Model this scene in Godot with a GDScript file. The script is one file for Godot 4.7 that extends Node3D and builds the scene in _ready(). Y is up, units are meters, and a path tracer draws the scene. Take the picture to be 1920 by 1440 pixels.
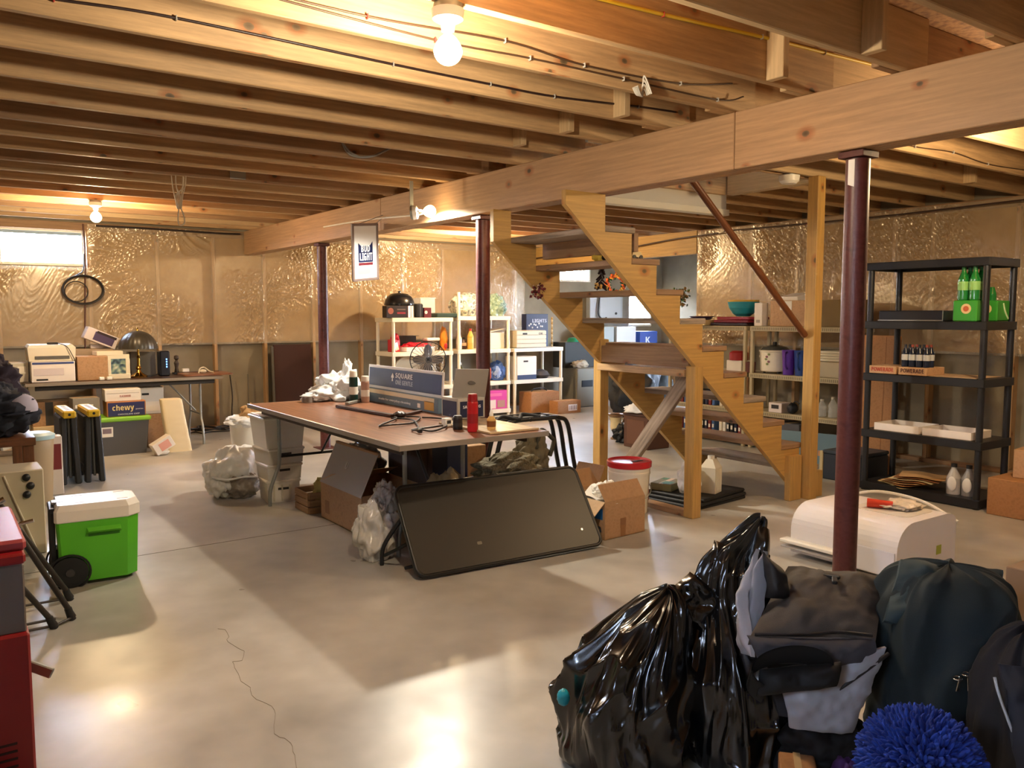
extends Node3D
# Unfinished basement used for storage. x runs along the joists, -z along the girder, y is up, metres.

class MB:
	var v := PackedVector3Array()
	var n := PackedVector3Array()
	var u := PackedVector2Array()
	var ix := PackedInt32Array()
	var T := Transform3D.IDENTITY
	var uo := Vector2.ZERO
	func q4(a: Vector3, b: Vector3, c: Vector3, d: Vector3, h: Vector3, ua := Vector2.ZERO, ub := Vector2.ZERO, uc := Vector2.ZERO, ud := Vector2.ZERO) -> void:
		var nn := (c - a).cross(d - b)
		if nn.dot(h) < 0.0:
			var t := b
			b = d
			d = t
			var tu := ub
			ub = ud
			ud = tu
			nn = -nn
		nn = (T.basis * nn.normalized()).normalized()
		var s := v.size()
		v.append_array(PackedVector3Array([T * a, T * b, T * c, T * d]))
		n.append_array(PackedVector3Array([nn, nn, nn, nn]))
		u.append_array(PackedVector2Array([ua + uo, ub + uo, uc + uo, ud + uo]))
		ix.append_array(PackedInt32Array([s, s + 2, s + 1, s, s + 3, s + 2]))
	func t3(a: Vector3, b: Vector3, c: Vector3, h: Vector3) -> void:
		var nn := (b - a).cross(c - a)
		if nn.dot(h) < 0.0:
			var t := b
			b = c
			c = t
			nn = -nn
		nn = (T.basis * nn.normalized()).normalized()
		var s := v.size()
		v.append_array(PackedVector3Array([T * a, T * b, T * c]))
		n.append_array(PackedVector3Array([nn, nn, nn]))
		u.append_array(PackedVector2Array([Vector2(a.x, a.y) + uo, Vector2(b.x, b.y) + uo, Vector2(c.x, c.y) + uo]))
		ix.append_array(PackedInt32Array([s, s + 2, s + 1]))
	func box(c: Vector3, s: Vector3, bv := 0.003, b := Basis.IDENTITY) -> MB:
		var old := T
		T = T * Transform3D(b, c)
		var h := s * 0.5
		bv = minf(bv, minf(h.x, minf(h.y, h.z)) * 0.6)
		for a in 3:
			var p := (a + 1) % 3
			var q := (a + 2) % 3
			if s[p] < s[q]:
				var t := p
				p = q
				q = t
			for sg in [-1.0, 1.0]:
				var pts: Array[Vector3] = []
				var uv: Array[Vector2] = []
				for k in [[-1, -1], [1, -1], [1, 1], [-1, 1]]:
					var w := Vector3.ZERO
					w[a] = h[a] * sg
					w[p] = (h[p] - bv) * k[0]
					w[q] = (h[q] - bv) * k[1]
					pts.append(w)
					uv.append(Vector2(w[p], w[q] + a * 0.37))
				var o := Vector3.ZERO
				o[a] = sg
				q4(pts[0], pts[1], pts[2], pts[3], o, uv[0], uv[1], uv[2], uv[3])
		if bv > 0.0:
			for a in 3:
				var p := (a + 1) % 3
				var q := (a + 2) % 3
				for i in [-1.0, 1.0]:
					for j in [-1.0, 1.0]:
						var e: Array[Vector3] = []
						for k in [-1.0, 1.0]:
							var w := Vector3.ZERO
							w[a] = (h[a] - bv) * k
							w[p] = h[p] * i
							w[q] = (h[q] - bv) * j
							e.append(w)
						for k in [1.0, -1.0]:
							var w := Vector3.ZERO
							w[a] = (h[a] - bv) * k
							w[p] = (h[p] - bv) * i
							w[q] = h[q] * j
							e.append(w)
						var o := Vector3.ZERO
						o[p] = i
						o[q] = j
						q4(e[0], e[1], e[2], e[3], o, Vector2(e[0][a], 0.1), Vector2(e[1][a], 0.1), Vector2(e[2][a], 0.1), Vector2(e[3][a], 0.1))
			for i in [-1.0, 1.0]:
				for j in [-1.0, 1.0]:
					for k in [-1.0, 1.0]:
						var g := Vector3(i, j, k)
						var x := (h - Vector3.ONE * bv) * g
						t3(x + Vector3(bv * i, 0, 0), x + Vector3(0, bv * j, 0), x + Vector3(0, 0, bv * k), g)
		T = old
		return self
	# a board from a to b: w across (towards side), t thick
	func bar(a: Vector3, b: Vector3, w: float, t: float, side := Vector3.UP, bv := 0.003) -> MB:
		var x := (b - a).normalized()
		var z := x.cross(side).normalized()
		var y := z.cross(x)
		return box((a + b) * 0.5, Vector3((b - a).length(), w, t), bv, Basis(x, y, z))
	# eight corners: four round the bottom, four above them
	func hexa(p: Array, bv_ := 0.0) -> MB:
		var m := Vector3.ZERO
		for k in p:
			m += k / 8.0
		for f in [[0, 1, 2, 3], [4, 5, 6, 7], [0, 1, 5, 4], [1, 2, 6, 5], [2, 3, 7, 6], [3, 0, 4, 7]]:
			var c: Vector3 = (p[f[0]] + p[f[1]] + p[f[2]] + p[f[3]]) * 0.25
			var e: float = (p[f[1]] - p[f[0]]).length()
			var g: float = (p[f[3]] - p[f[0]]).length()
			q4(p[f[0]], p[f[1]], p[f[2]], p[f[3]], c - m, Vector2(0, 0), Vector2(e, 0), Vector2(e, g), Vector2(0, g))
		return self
	func grid(nu: int, nv: int, f: Callable, flip := false, us := 1.0, vs := 1.0, wrap := false) -> MB:
		var p := PackedVector3Array()
		for j in nv + 1:
			for i in nu + 1:
				p.append(f.call(float(i) / nu, float(j) / nv))
		var s := v.size()
		var w := nu + 1
		for j in nv + 1:
			for i in w:
				var i0 := maxi(i - 1, 0)
				var i1 := mini(i + 1, nu)
				if wrap and (i == 0 or i == nu):
					i0 = nu - 1
					i1 = 1
				var du := p[j * w + i1] - p[j * w + i0]
				var dv := p[mini(j + 1, nv) * w + i] - p[maxi(j - 1, 0) * w + i]
				var nn := du.cross(dv)
				if nn.length_squared() < 1e-16:
					var jj := 1 if j == 0 else (nv - 1 if j == nv else j)
					du = p[jj * w + i1] - p[jj * w + i0]
					nn = du.cross(dv)
				nn = nn.normalized()
				n.append((T.basis * (-nn if flip else nn)).normalized())
				v.append(T * p[j * w + i])
				u.append(Vector2(us * i / nu, vs * j / nv) + uo)
		for j in nv:
			for i in nu:
				var a := s + j * w + i
				if flip:
					ix.append_array(PackedInt32Array([a, a + 1, a + w + 1, a, a + w + 1, a + w]))
				else:
					ix.append_array(PackedInt32Array([a, a + w + 1, a + 1, a, a + w, a + w + 1]))
		return self
	# turned shape: profile of (radius, height), every step with its own edge unless soft
	func lathe(prof: Array, o := Vector3.ZERO, seg := 24, soft := false) -> MB:
		if soft:
			var m := prof.size() - 1
			return grid(seg, m, func(a, b):
				var k := clampi(roundi(b * m), 0, m)
				return o + Vector3(cos(a * TAU) * prof[k].x, prof[k].y, -sin(a * TAU) * prof[k].x), false, 1.0, 1.0, true)
		for k in prof.size() - 1:
			grid(seg, 1, func(a, b):
				var r: Vector2 = prof[k].lerp(prof[k + 1], b)
				return o + Vector3(cos(a * TAU) * r.x, r.y, -sin(a * TAU) * r.x), false, 1.0, 0.2, true)
		return self
	func cyl(a: Vector3, b: Vector3, r0: float, r1 := -1.0, seg := 16) -> MB:
		if r1 < 0.0:
			r1 = r0
		var old := T
		var y := (b - a).normalized()
		var x := y.cross(Vector3(0.31, 0.2, 0.93)).normalized()
		T = T * Transform3D(Basis(x, y, x.cross(y)), a)
		var l := (b - a).length()
		lathe([Vector2(0, 0), Vector2(r0, 0), Vector2(r1, l), Vector2(0, l)], Vector3.ZERO, seg)
		T = old
		return self
	func tube(p: Array, r: float, seg := 8, closed := false) -> MB:
		var m := p.size()
		var fr: Array[Basis] = []
		var up := Vector3(0.12, 0.9, 0.41)
		for k in m:
			var t: Vector3
			if closed:
				t = (p[(k + 1) % m] - p[(k + m - 1) % m]).normalized()
			else:
				t = (p[mini(k + 1, m - 1)] - p[maxi(k - 1, 0)]).normalized()
			var x := up.cross(t).normalized()
			up = t.cross(x).normalized()
			fr.append(Basis(x, up, t))
		var last := m if closed else m - 1
		grid(seg, last, func(a, b):
			var k := roundi(b * last) % m
			return p[k] + fr[k].x * cos(a * TAU) * r + fr[k].y * sin(a * TAU) * r, false, 1.0, 1.0, true)
		if not closed:
			for k in [0, m - 1]:
				var c: Vector3 = p[k]
				var o: Vector3 = fr[k].z * (-1.0 if k == 0 else 1.0)
				for i in seg:
					var a0 := TAU * i / seg
					var a1 := TAU * (i + 1) / seg
					t3(c, c + fr[k].x * cos(a0) * r + fr[k].y * sin(a0) * r, c + fr[k].x * cos(a1) * r + fr[k].y * sin(a1) * r, o)
		return self
	# outline in the xy plane, from z0 to z1
	func prism(poly: PackedVector2Array, z0: float, z1: float) -> MB:
		var t := Geometry2D.triangulate_polygon(poly)
		for k in range(0, t.size(), 3):
			for z in [z0, z1]:
				t3(Vector3(poly[t[k]].x, poly[t[k]].y, z), Vector3(poly[t[k + 1]].x, poly[t[k + 1]].y, z), Vector3(poly[t[k + 2]].x, poly[t[k + 2]].y, z), Vector3(0, 0, 1.0 if (z == z1) == (z1 > z0) else -1.0))
		var cw := Geometry2D.is_polygon_clockwise(poly)
		for k in poly.size():
			var a := poly[k]
			var b := poly[(k + 1) % poly.size()]
			var o := Vector3(b.y - a.y, a.x - b.x, 0) * (-1.0 if cw else 1.0)
			q4(Vector3(a.x, a.y, z0), Vector3(b.x, b.y, z0), Vector3(b.x, b.y, z1), Vector3(a.x, a.y, z1), o, Vector2(0, z0), Vector2((b - a).length(), z0), Vector2((b - a).length(), z1), Vector2(0, z1))
		return self
	# a stretched ball bent by f(direction) -> factor
	func blob(c: Vector3, r: Vector3, f: Callable, nu := 32, nv := 20, square := 1.0) -> MB:
		return grid(nu, nv, func(a, b):
			var th: float = a * TAU
			var ph: float = (b - 0.5) * PI
			var d := Vector3(cos(ph) * cos(th), sin(ph), -cos(ph) * sin(th))
			var e := d
			if square != 1.0:
				e = Vector3(signf(d.x) * pow(absf(d.x), square), signf(d.y) * pow(absf(d.y), square), signf(d.z) * pow(absf(d.z), square))
			return c + e * r * f.call(d), false, 1.0, 1.0, true)
	# cloth: f(a, b) -> point, given thickness by its own underside
	func cloth(nu: int, nv: int, f: Callable, off: Vector3) -> MB:
		grid(nu, nv, f)
		grid(nu, nv, func(a, b): return f.call(a, b) + off, true)
		for e in 4:
			var m: int = nu if e < 2 else nv
			for k in m:
				var s0 := float(k) / m
				var s1 := float(k + 1) / m
				var p0: Vector3 = f.call(s0, e) if e < 2 else f.call(e - 2.0, s0)
				var p1: Vector3 = f.call(s1, e) if e < 2 else f.call(e - 2.0, s1)
				q4(p0, p1, p1 + off, p0 + off, Vector3(0.01, 0.02, 0.03))
		return self
	func mesh() -> ArrayMesh:
		var a := []
		a.resize(Mesh.ARRAY_MAX)
		a[Mesh.ARRAY_VERTEX] = v
		a[Mesh.ARRAY_NORMAL] = n
		a[Mesh.ARRAY_TEX_UV] = u
		a[Mesh.ARRAY_INDEX] = ix
		var m := ArrayMesh.new()
		m.add_surface_from_arrays(Mesh.PRIMITIVE_TRIANGLES, a)
		return m

var rng := RandomNumberGenerator.new()
var nz := FastNoiseLite.new()
var nz1 := FastNoiseLite.new()
var M := {}
var TX := {}

func V(x: float, y: float, z: float) -> Vector3:
	return Vector3(x, y, z)

func noise(p: Vector3, f: float) -> float:
	return nz.get_noise_3dv(p * f)

func mat(key: String, col: String, rough := 0.7, o := {}) -> StandardMaterial3D:
	if M.has(key):
		return M[key]
	var m := StandardMaterial3D.new()
	m.resource_name = key
	m.albedo_color = Color(col)
	m.roughness = rough
	for k in o:
		m.set(k, o[k])
	M[key] = m
	return m

# a plain coloured paint, cardboard, plastic ... named after its colour
func pl(col: String, rough := 0.6) -> StandardMaterial3D:
	return mat("plain_%s_%.2f" % [col, rough], col, rough)

func part(parent: Node, called: String, mb, m: Material, label := "") -> MeshInstance3D:
	var o := MeshInstance3D.new()
	o.name = called
	o.mesh = mb.mesh() if mb is MB else mb
	o.material_override = m
	parent.add_child(o, true)
	if label:
		o.set_meta("label", label)
	return o

func numbered(called: String) -> String:
	if not has_node(NodePath(called)):
		return called
	var k := 1
	while has_node(NodePath("%s_%03d" % [called, k])):
		k += 1
	return "%s_%03d" % [called, k]

func tag(o: Node, label: String, cat: String, group := "") -> void:
	o.set_meta("label", label)
	o.set_meta("category", cat)
	if group:
		o.set_meta("group", group)

func thing(called: String, label: String, cat: String, at := Vector3.ZERO, turn := 0.0, group := "") -> Node3D:
	var o := Node3D.new()
	o.name = numbered(called)
	add_child(o)
	o.position = at
	o.rotation.y = deg_to_rad(turn)
	tag(o, label, cat, group)
	return o

func solo(called: String, mb, m: Material, label: String, cat: String, at := Vector3.ZERO, turn := 0.0, group := "") -> MeshInstance3D:
	var o := part(self, numbered(called), mb, m)
	o.position = at
	o.rotation.y = deg_to_rad(turn)
	tag(o, label, cat, group)
	return o

func struct(called: String) -> Node3D:
	var o := Node3D.new()
	o.name = called
	add_child(o)
	o.set_meta("kind", "structure")
	return o

func again(o: Node3D, label: String, at: Vector3, turn := 0.0) -> Node3D:
	var c := o.duplicate()
	c.name = numbered(String(o.name).rstrip("0123456789").trim_suffix("_"))
	add_child(c)
	c.position = at
	c.rotation.y = deg_to_rad(turn)
	c.set_meta("label", label)
	return c

# raised print: lettering w wide and h high, centred at p, reading along x, facing z
func letters(parent: Node, text: String, p: Vector3, w: float, h: float, m: Material, b := Basis.IDENTITY, bold := 700) -> MeshInstance3D:
	var t := TextMesh.new()
	var f := SystemFont.new()
	f.font_names = PackedStringArray(["Droid Sans"])
	f.font_weight = bold
	t.font = f
	t.text = text
	t.font_size = 48
	t.pixel_size = 0.01
	t.depth = 0.02
	t.curve_step = 2.0
	var box := t.get_aabb()
	var o := MeshInstance3D.new()
	o.name = "lettering"
	o.mesh = t
	o.material_override = m
	parent.add_child(o, true)
	var sx := w / maxf(box.size.x, 0.001)
	var sy := h / maxf(box.size.y, 0.001)
	var bb := b * Basis(V(sx, 0, 0), V(0, sy, 0), V(0, 0, 0.1))
	o.transform = Transform3D(bb, p - bb * (box.position + box.size * 0.5))
	return o

func rr(w: float, h: float, r: float, k := 5) -> PackedVector2Array:
	var p := PackedVector2Array()
	for c in 4:
		var o := Vector2((w * 0.5 - r) * [1, -1, -1, 1][c], (h * 0.5 - r) * [1, 1, -1, -1][c])
		for i in k + 1:
			p.append(o + Vector2.from_angle((c + float(i) / k) * PI / 2) * r)
	return p

func curve(p: Array, per := 8, closed := false) -> Array:
	var c: Array = []
	var m := p.size()
	for k in (m if closed else m - 1):
		for i in per:
			var a: Vector3 = p[(k - 1 + m) % m] if closed else p[maxi(k - 1, 0)]
			var d: Vector3 = p[(k + 2) % m] if closed else p[mini(k + 2, m - 1)]
			c.append(p[k].cubic_interpolate(p[(k + 1) % m], a, d, float(i) / per))
	if not closed:
		c.append(p[m - 1])
	return c

# --- textures ---
func noise_tex(key: String, f: float, oct: int, ramp: Array, size := 512, normal := 0.0, kind := FastNoiseLite.TYPE_SIMPLEX_SMOOTH) -> Texture2D:
	if TX.has(key):
		return TX[key]
	var t := NoiseTexture2D.new()
	var q := FastNoiseLite.new()
	q.seed = key.hash() % 1000
	q.noise_type = kind
	q.frequency = f
	q.fractal_octaves = oct
	t.noise = q
	t.width = size
	t.height = size
	t.seamless = true
	if normal > 0.0:
		t.as_normal_map = true
		t.bump_strength = normal
	else:
		var g := Gradient.new()
		g.offsets = PackedFloat32Array()
		g.colors = PackedColorArray()
		var offs := PackedFloat32Array()
		var cols := PackedColorArray()
		for k in ramp.size():
			offs.append(float(k) / (ramp.size() - 1))
			cols.append(Color(ramp[k]))
		g.offsets = offs
		g.colors = cols
		t.color_ramp = g
	TX[key] = t
	return t

# long grain with knots: 1024 x 256 covers 2.4 m by 0.6 m
func wood_tex(key: String, knots: int, seed_: int, contrast: float) -> Texture2D:
	if TX.has(key):
		return TX[key]
	var im := Image.create(1024, 256, false, Image.FORMAT_RGB8)
	var g := FastNoiseLite.new()
	g.seed = seed_
	g.frequency = 1.0
	g.fractal_octaves = 3
	var r := RandomNumberGenerator.new()
	r.seed = seed_
	var kn := []
	for k in knots:
		kn.append([r.randf() * 1024, r.randf() * 256, r.randf_range(3, 6.5), r.randf_range(0.3, 0.6)])
	for y in 256:
		for x in 1024:
			# blend the ends so that the grain runs on
			var w := clampf((x - 824) / 200.0, 0, 1)
			var gr := g.get_noise_2d(x * 0.004, y * 0.09) * (1 - w) + g.get_noise_2d((x - 1024) * 0.004, y * 0.09) * w
			var fine := g.get_noise_2d(x * 0.03, y * 0.6 + 400)
			var c := 0.9 + contrast * (gr * 0.35 + fine * 0.12)
			var red := 0.0
			for k in kn:
				var dx: float = absf(x - k[0])
				if dx < 60:
					var dy: float = absf(y - k[1])
					if dy < 40:
						var d: float = sqrt(dx * dx * 0.5 + dy * dy) / k[2]
						if d < 1.0:
							c *= 1.0 - k[3] * (1.0 - d * d * 0.4)
						elif d < 3.0:
							red = maxf(red, (3.0 - d) * 0.09)
							c *= 1.0 - 0.1 * (3.0 - d) / 2.0
			im.set_pixel(x, y, Color(clampf(c, 0, 1), clampf(c * (1 - red), 0, 1), clampf(c * (1 - red * 1.5), 0, 1)))
	TX[key] = ImageTexture.create_from_image(im)
	return TX[key]

func wood(key: String, col: String, rough := 0.65, tex := "a") -> StandardMaterial3D:
	if M.has(key):
		return M[key]
	var t := wood_tex("wood_" + tex, {"a": 14, "b": 7, "c": 0}[tex], {"a": 3, "b": 8, "c": 21}[tex], {"a": 0.36, "b": 0.26, "c": 0.7}[tex])
	return mat(key, col, rough, {"albedo_texture": t, "uv1_scale": V(1 / 2.4, 1 / 0.6, 1)})

func rough_tri(key: String, col: String, rough: float, tex: Texture2D, scale: float, o := {}) -> StandardMaterial3D:
	if M.has(key):
		return M[key]
	var m := mat(key, col, rough, {"uv1_triplanar": true, "uv1_world_triplanar": true, "uv1_scale": Vector3.ONE * scale})
	if tex:
		m.albedo_texture = tex
	for k in o:
		m.set(k, o[k])
	return m

func _ready() -> void:
	rng.seed = 41
	nz.seed = 5
	nz.frequency = 1.0
	nz.fractal_octaves = 2
	nz1.seed = 9
	nz1.frequency = 1.0
	nz1.fractal_octaves = 1
	# camera
	var cam := Camera3D.new()
	cam.name = "camera"
	cam.fov = rad_to_deg(2 * atan(720.0 / 1553.0))
	cam.near = 0.05
	cam.far = 100
	add_child(cam)
	cam.position = V(0, 1.4, 0)
	cam.rotation = V(-atan(130.0 / 1553.0), -deg_to_rad(35.2), 0)
	cam.current = true
	# bright overcast sky behind the small basement windows
	var we := WorldEnvironment.new()
	we.name = "environment"
	var e := Environment.new()
	e.background_mode = Environment.BG_SKY
	var sky := Sky.new()
	var sm := ProceduralSkyMaterial.new()
	sm.sky_top_color = Color(0.80, 0.88, 1.0)
	sm.sky_horizon_color = Color(0.92, 0.95, 1.0)
	sm.ground_bottom_color = Color(0.6, 0.62, 0.62)
	sm.ground_horizon_color = Color(0.85, 0.88, 0.92)
	sm.sky_energy_multiplier = 7.0
	sm.ground_energy_multiplier = 4.0
	sky.sky_material = sm
	e.sky = sky
	e.tonemap_mode = Environment.TONE_MAPPER_LINEAR
	e.tonemap_exposure = 1.35
	e.sdfgi_enabled = true
	e.ssao_enabled = true
	e.ssil_enabled = true
	we.environment = e
	add_child(we)
	materials()
	floor_and_walls()
	ceiling()
	bulbs()
	girder_and_posts()
	stairs()
	wires()
	back_table()
	left_front()
	main_table()
	under_table()
	black_things()
	white_shelves()
	alcove_things()
	beige_shelves()
	black_shelf()
	right_floor()
	front_bags()

func materials() -> void:
	wood("pine", "cba679", 0.6, "a")
	wood("pine_pale", "d6b78c", 0.6, "b")
	wood("pine_brown", "a98562", 0.65, "a")
	wood("plywood", "d0a45c", 0.55, "b")
	wood("girder_wood", "cba27a", 0.6, "b")
	wood("dark_wood", "7a4a2a", 0.45, "c")
	wood("grey_wood", "a89684", 0.75, "c")
	wood("table_top", "9c6a50", 0.28, "c")
	wood("dark_top", "4a342c", 0.3, "c")
	rough_tri("subfloor", "c9a678", 0.85, noise_tex("osb", 0.05, 4, ["8a6a48", "c4a077", "e8cda2", "b08a5e"], 512), 0.9)
	rough_tri("concrete_wall", "c4bdae", 0.85, noise_tex("conc", 0.012, 5, ["aca89f", "bdb9b0", "ccc8be"], 512), 0.35)
	rough_tri("batt", "d2bc90", 0.9, noise_tex("fibre", 0.02, 5, ["b89a68", "c9ac7a", "dcc294"], 512), 0.5)
	mat("poly", "f0e2c6", 0.25, {"transparency": BaseMaterial3D.TRANSPARENCY_ALPHA, "metallic_specular": 0.7, "metallic": 0.2})
	M.poly.albedo_color.a = 0.16
	mat("glass", "f4faff", 0.02, {"transparency": BaseMaterial3D.TRANSPARENCY_ALPHA})
	M.glass.albedo_color.a = 0.04
	mat("clear_plastic", "eef2f4", 0.15, {"transparency": BaseMaterial3D.TRANSPARENCY_ALPHA})
	M.clear_plastic.albedo_color.a = 0.3
	rough_tri("maroon", "5c2e2b", 0.42, noise_tex("rust", 0.03, 4, ["b08080", "ffffff", "d8b0a8"], 256), 2.5)
	mat("steel", "a8aaa8", 0.35, {"metallic": 0.9})
	mat("galv", "9da09c", 0.5, {"metallic": 0.75})
	mat("chrome", "e6e6e6", 0.12, {"metallic": 1.0})
	mat("brass", "c99a45", 0.22, {"metallic": 1.0})
	mat("black_metal", "17181b", 0.4)
	mat("black_plastic", "1c1e22", 0.45)
	mat("black_gloss", "07080b", 0.22, {"metallic_specular": 0.75})
	mat("white_plastic", "efece2", 0.4)
	mat("cream_plastic", "ece5d0", 0.45)
	mat("white_bag", "eef0f2", 0.3, {"backlight_enabled": true, "backlight": Color(0.4, 0.4, 0.4)})
	rough_tri("kraft", "b48e68", 0.75, noise_tex("card", 0.04, 3, ["e4e0dc", "ffffff", "ebe4da"], 256), 2.0)
	rough_tri("kraft_pale", "c9a27a", 0.75, TX["card"], 2.0)
	rough_tri("kraft_orange", "ab7a4c", 0.7, TX["card"], 2.0)
	rough_tri("kraft_inside", "cfae86", 0.8, TX["card"], 2.0)
	mat("paper", "f2efe8", 0.7)
	mat("beige_plastic", "b5a888", 0.55)
	rough_tri("leather_grey", "4a4540", 0.8, noise_tex("weave", 0.2, 2, ["b0b0b0", "ffffff"], 256), 6.0)
	var tex := floor_tex()
	mat("floor_concrete", "ffffff", 1.0, {"albedo_texture": tex[0], "roughness_texture": tex[1], "roughness_texture_channel": BaseMaterial3D.TEXTURE_CHANNEL_RED, "metallic_specular": 0.5})

func floor_tex() -> Array:
	var s := 1100
	var im := Image.create(s, s, false, Image.FORMAT_RGB8)
	var ro := Image.create(s, s, false, Image.FORMAT_L8)
	var a := FastNoiseLite.new()
	a.seed = 11
	a.frequency = 0.006
	a.fractal_octaves = 5
	var ia := a.get_image(s, s)
	a.seed = 12
	a.frequency = 0.05
	a.fractal_octaves = 4
	var ib := a.get_image(s, s)
	a.seed = 14
	a.frequency = 0.02
	a.fractal_octaves = 3
	var ic := a.get_image(s, s)
	for y in s:
		for x in s:
			var p := ia.get_pixel(x, y).r
			var q := ib.get_pixel(x, y).r
			var w := ic.get_pixel(x, y).r
			var k := 0.84 + 0.24 * (p - 0.5) + 0.10 * (q - 0.5) + 0.08 * (w - 0.5)
			im.set_pixel(x, y, Color(0.82 * k, 0.805 * k, 0.77 * k))
			var g := 0.34 + 0.12 * (w - 0.5) + 0.08 * (q - 0.5)
			ro.set_pixel(x, y, Color(g, g, g))
	return [ImageTexture.create_from_image(im), ImageTexture.create_from_image(ro)]

const XL := -1.4
const XR := 7.7
const XE := 10.6
const ZB := -10.45
const ZF := 1.9

func floor_and_walls() -> void:
	var fl := struct("floor")
	var b := MB.new()
	b.grid(2, 2, func(p, q): return V(lerpf(-1.7, 11, p), 0, lerpf(ZF + 0.3, -10.8, q)))
	b.box(V(4.65, -0.06, -4.35), V(12.7, 0.1, 13.1), 0)
	part(fl, "slab", b, M.floor_concrete)
	# saw-cut control joint and hairline cracks, as narrow grooves' dark fill
	b = MB.new()
	b.box(V(1.2, 0.0006, -5.12), V(5.0, 0.001, 0.006), 0, Basis(Vector3.UP, 0.02))
	part(fl, "control_joint", b, pl("6e675a", 0.9))
	b = MB.new()
	for run in [[V(1.0, 0, -3.7), V(0.87, 0, -2.3)]]:
		var last: Vector3 = run[0]
		for k in range(1, 40):
			var t := k / 39.0
			var at: Vector3 = run[0].lerp(run[1], t) + V(noise(V(t * 7, 3, run[0].x), 1.0), 0, noise(V(9, t * 7, run[0].x), 1.0)) * 0.07
			b.bar(last + V(0, 0.0006, 0), at + V(0, 0.0006, 0), 0.001, 0.0014, Vector3.UP, 0)
			last = at
	part(fl, "hairline_crack", b, pl("877d6c", 0.9))
	# back wall: poured concrete, holes for the windows
	var bw := struct("wall_back")
	concrete_wall(bw, [[0.66, 1.5, 1.94, 2.34], [8.2, 8.95, 1.93, 2.32], [9.8, 10.35, 1.2, 1.75]], XL - 0.2, 11.0, func(x, y, t): return V(x, y, ZB - 0.2 * t))
	var xs := [0.05, 0.64, 1.52, 2.24, 2.88, 3.5, 4.14, 4.82, 5.46, 6.1, 6.75, 7.38]
	studded(bw, xs, [1], func(a, y, t): return V(a, y, ZB + t), 0.0, 7.55)
	window(1, 0.66, 1.5, 1.94, 2.34)
	window(2, 8.2, 8.95, 1.93, 2.32)
	window(3, 9.8, 10.35, 1.2, 1.75)
	# right wall up to the opening, then the framed header
	var rw := struct("wall_right")
	var b2 := MB.new()
	b2.box(V(XR + 0.2, 1.33, -2.55), V(0.2, 2.66, 8.9), 0)
	part(rw, "foundation", b2, M.concrete_wall)
	var zs := [7.0, 6.22, 5.6, 5.0, 4.5, 4.12, 3.38, 2.7, 2.0, 1.3, 0.6, -0.1, -0.9, -1.7]
	studded(rw, zs, [], func(a, y, t): return V(XR + 0.1 - t, y, -a), -1.75, 7.02)
	var b3 := MB.new()
	b3.box(V(XR + 0.045, 2.28, -8.72), V(0.09, 0.28, 3.4), 0.003)
	part(rw, "header", b3, M.plywood)
	# the walls that the photograph does not show, and the alcove
	var lw := struct("wall_left")
	concrete_wall(lw, [[-0.3, 0.3, 1.85, 2.25]], -2.1, 10.8, func(x, y, t): return V(XL - 0.2 * t, y, -x))
	var fw := struct("wall_front")
	concrete_wall(fw, [], XL - 0.2, 8.0, func(x, y, t): return V(x, y, ZF + 0.2 * t))
	var aw := struct("wall_alcove_side")
	concrete_wall(aw, [[6.8, 7.8, 1.0, 2.25]], 6.3, 10.7, func(x, y, t): return V(XE + 0.2 * t, y, -x))
	var af := struct("wall_alcove_front")
	part(af, "foundation", MB.new().box(V(9.2, 1.33, -6.45), V(2.8, 2.66, 0.2), 0), M.concrete_wall)

func concrete_wall(parent: Node3D, holes: Array, x0: float, x1: float, at: Callable) -> void:
	var b := MB.new()
	var put := func(xa, xb, ya, yb):
		if xb - xa > 0.001 and yb - ya > 0.001:
			b.hexa([at.call(xa, ya, 0.0), at.call(xb, ya, 0.0), at.call(xb, ya, 1.0), at.call(xa, ya, 1.0), at.call(xa, yb, 0.0), at.call(xb, yb, 0.0), at.call(xb, yb, 1.0), at.call(xa, yb, 1.0)])
	var x := x0
	for h in holes:
		put.call(x, h[0], 0.0, 2.66)
		put.call(h[0], h[1], 0.0, h[2])
		put.call(h[0], h[1], h[3], 2.66)
		x = h[1]
	put.call(x, x1, 0.0, 2.66)
	part(parent, "foundation", b, M.concrete_wall)

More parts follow.
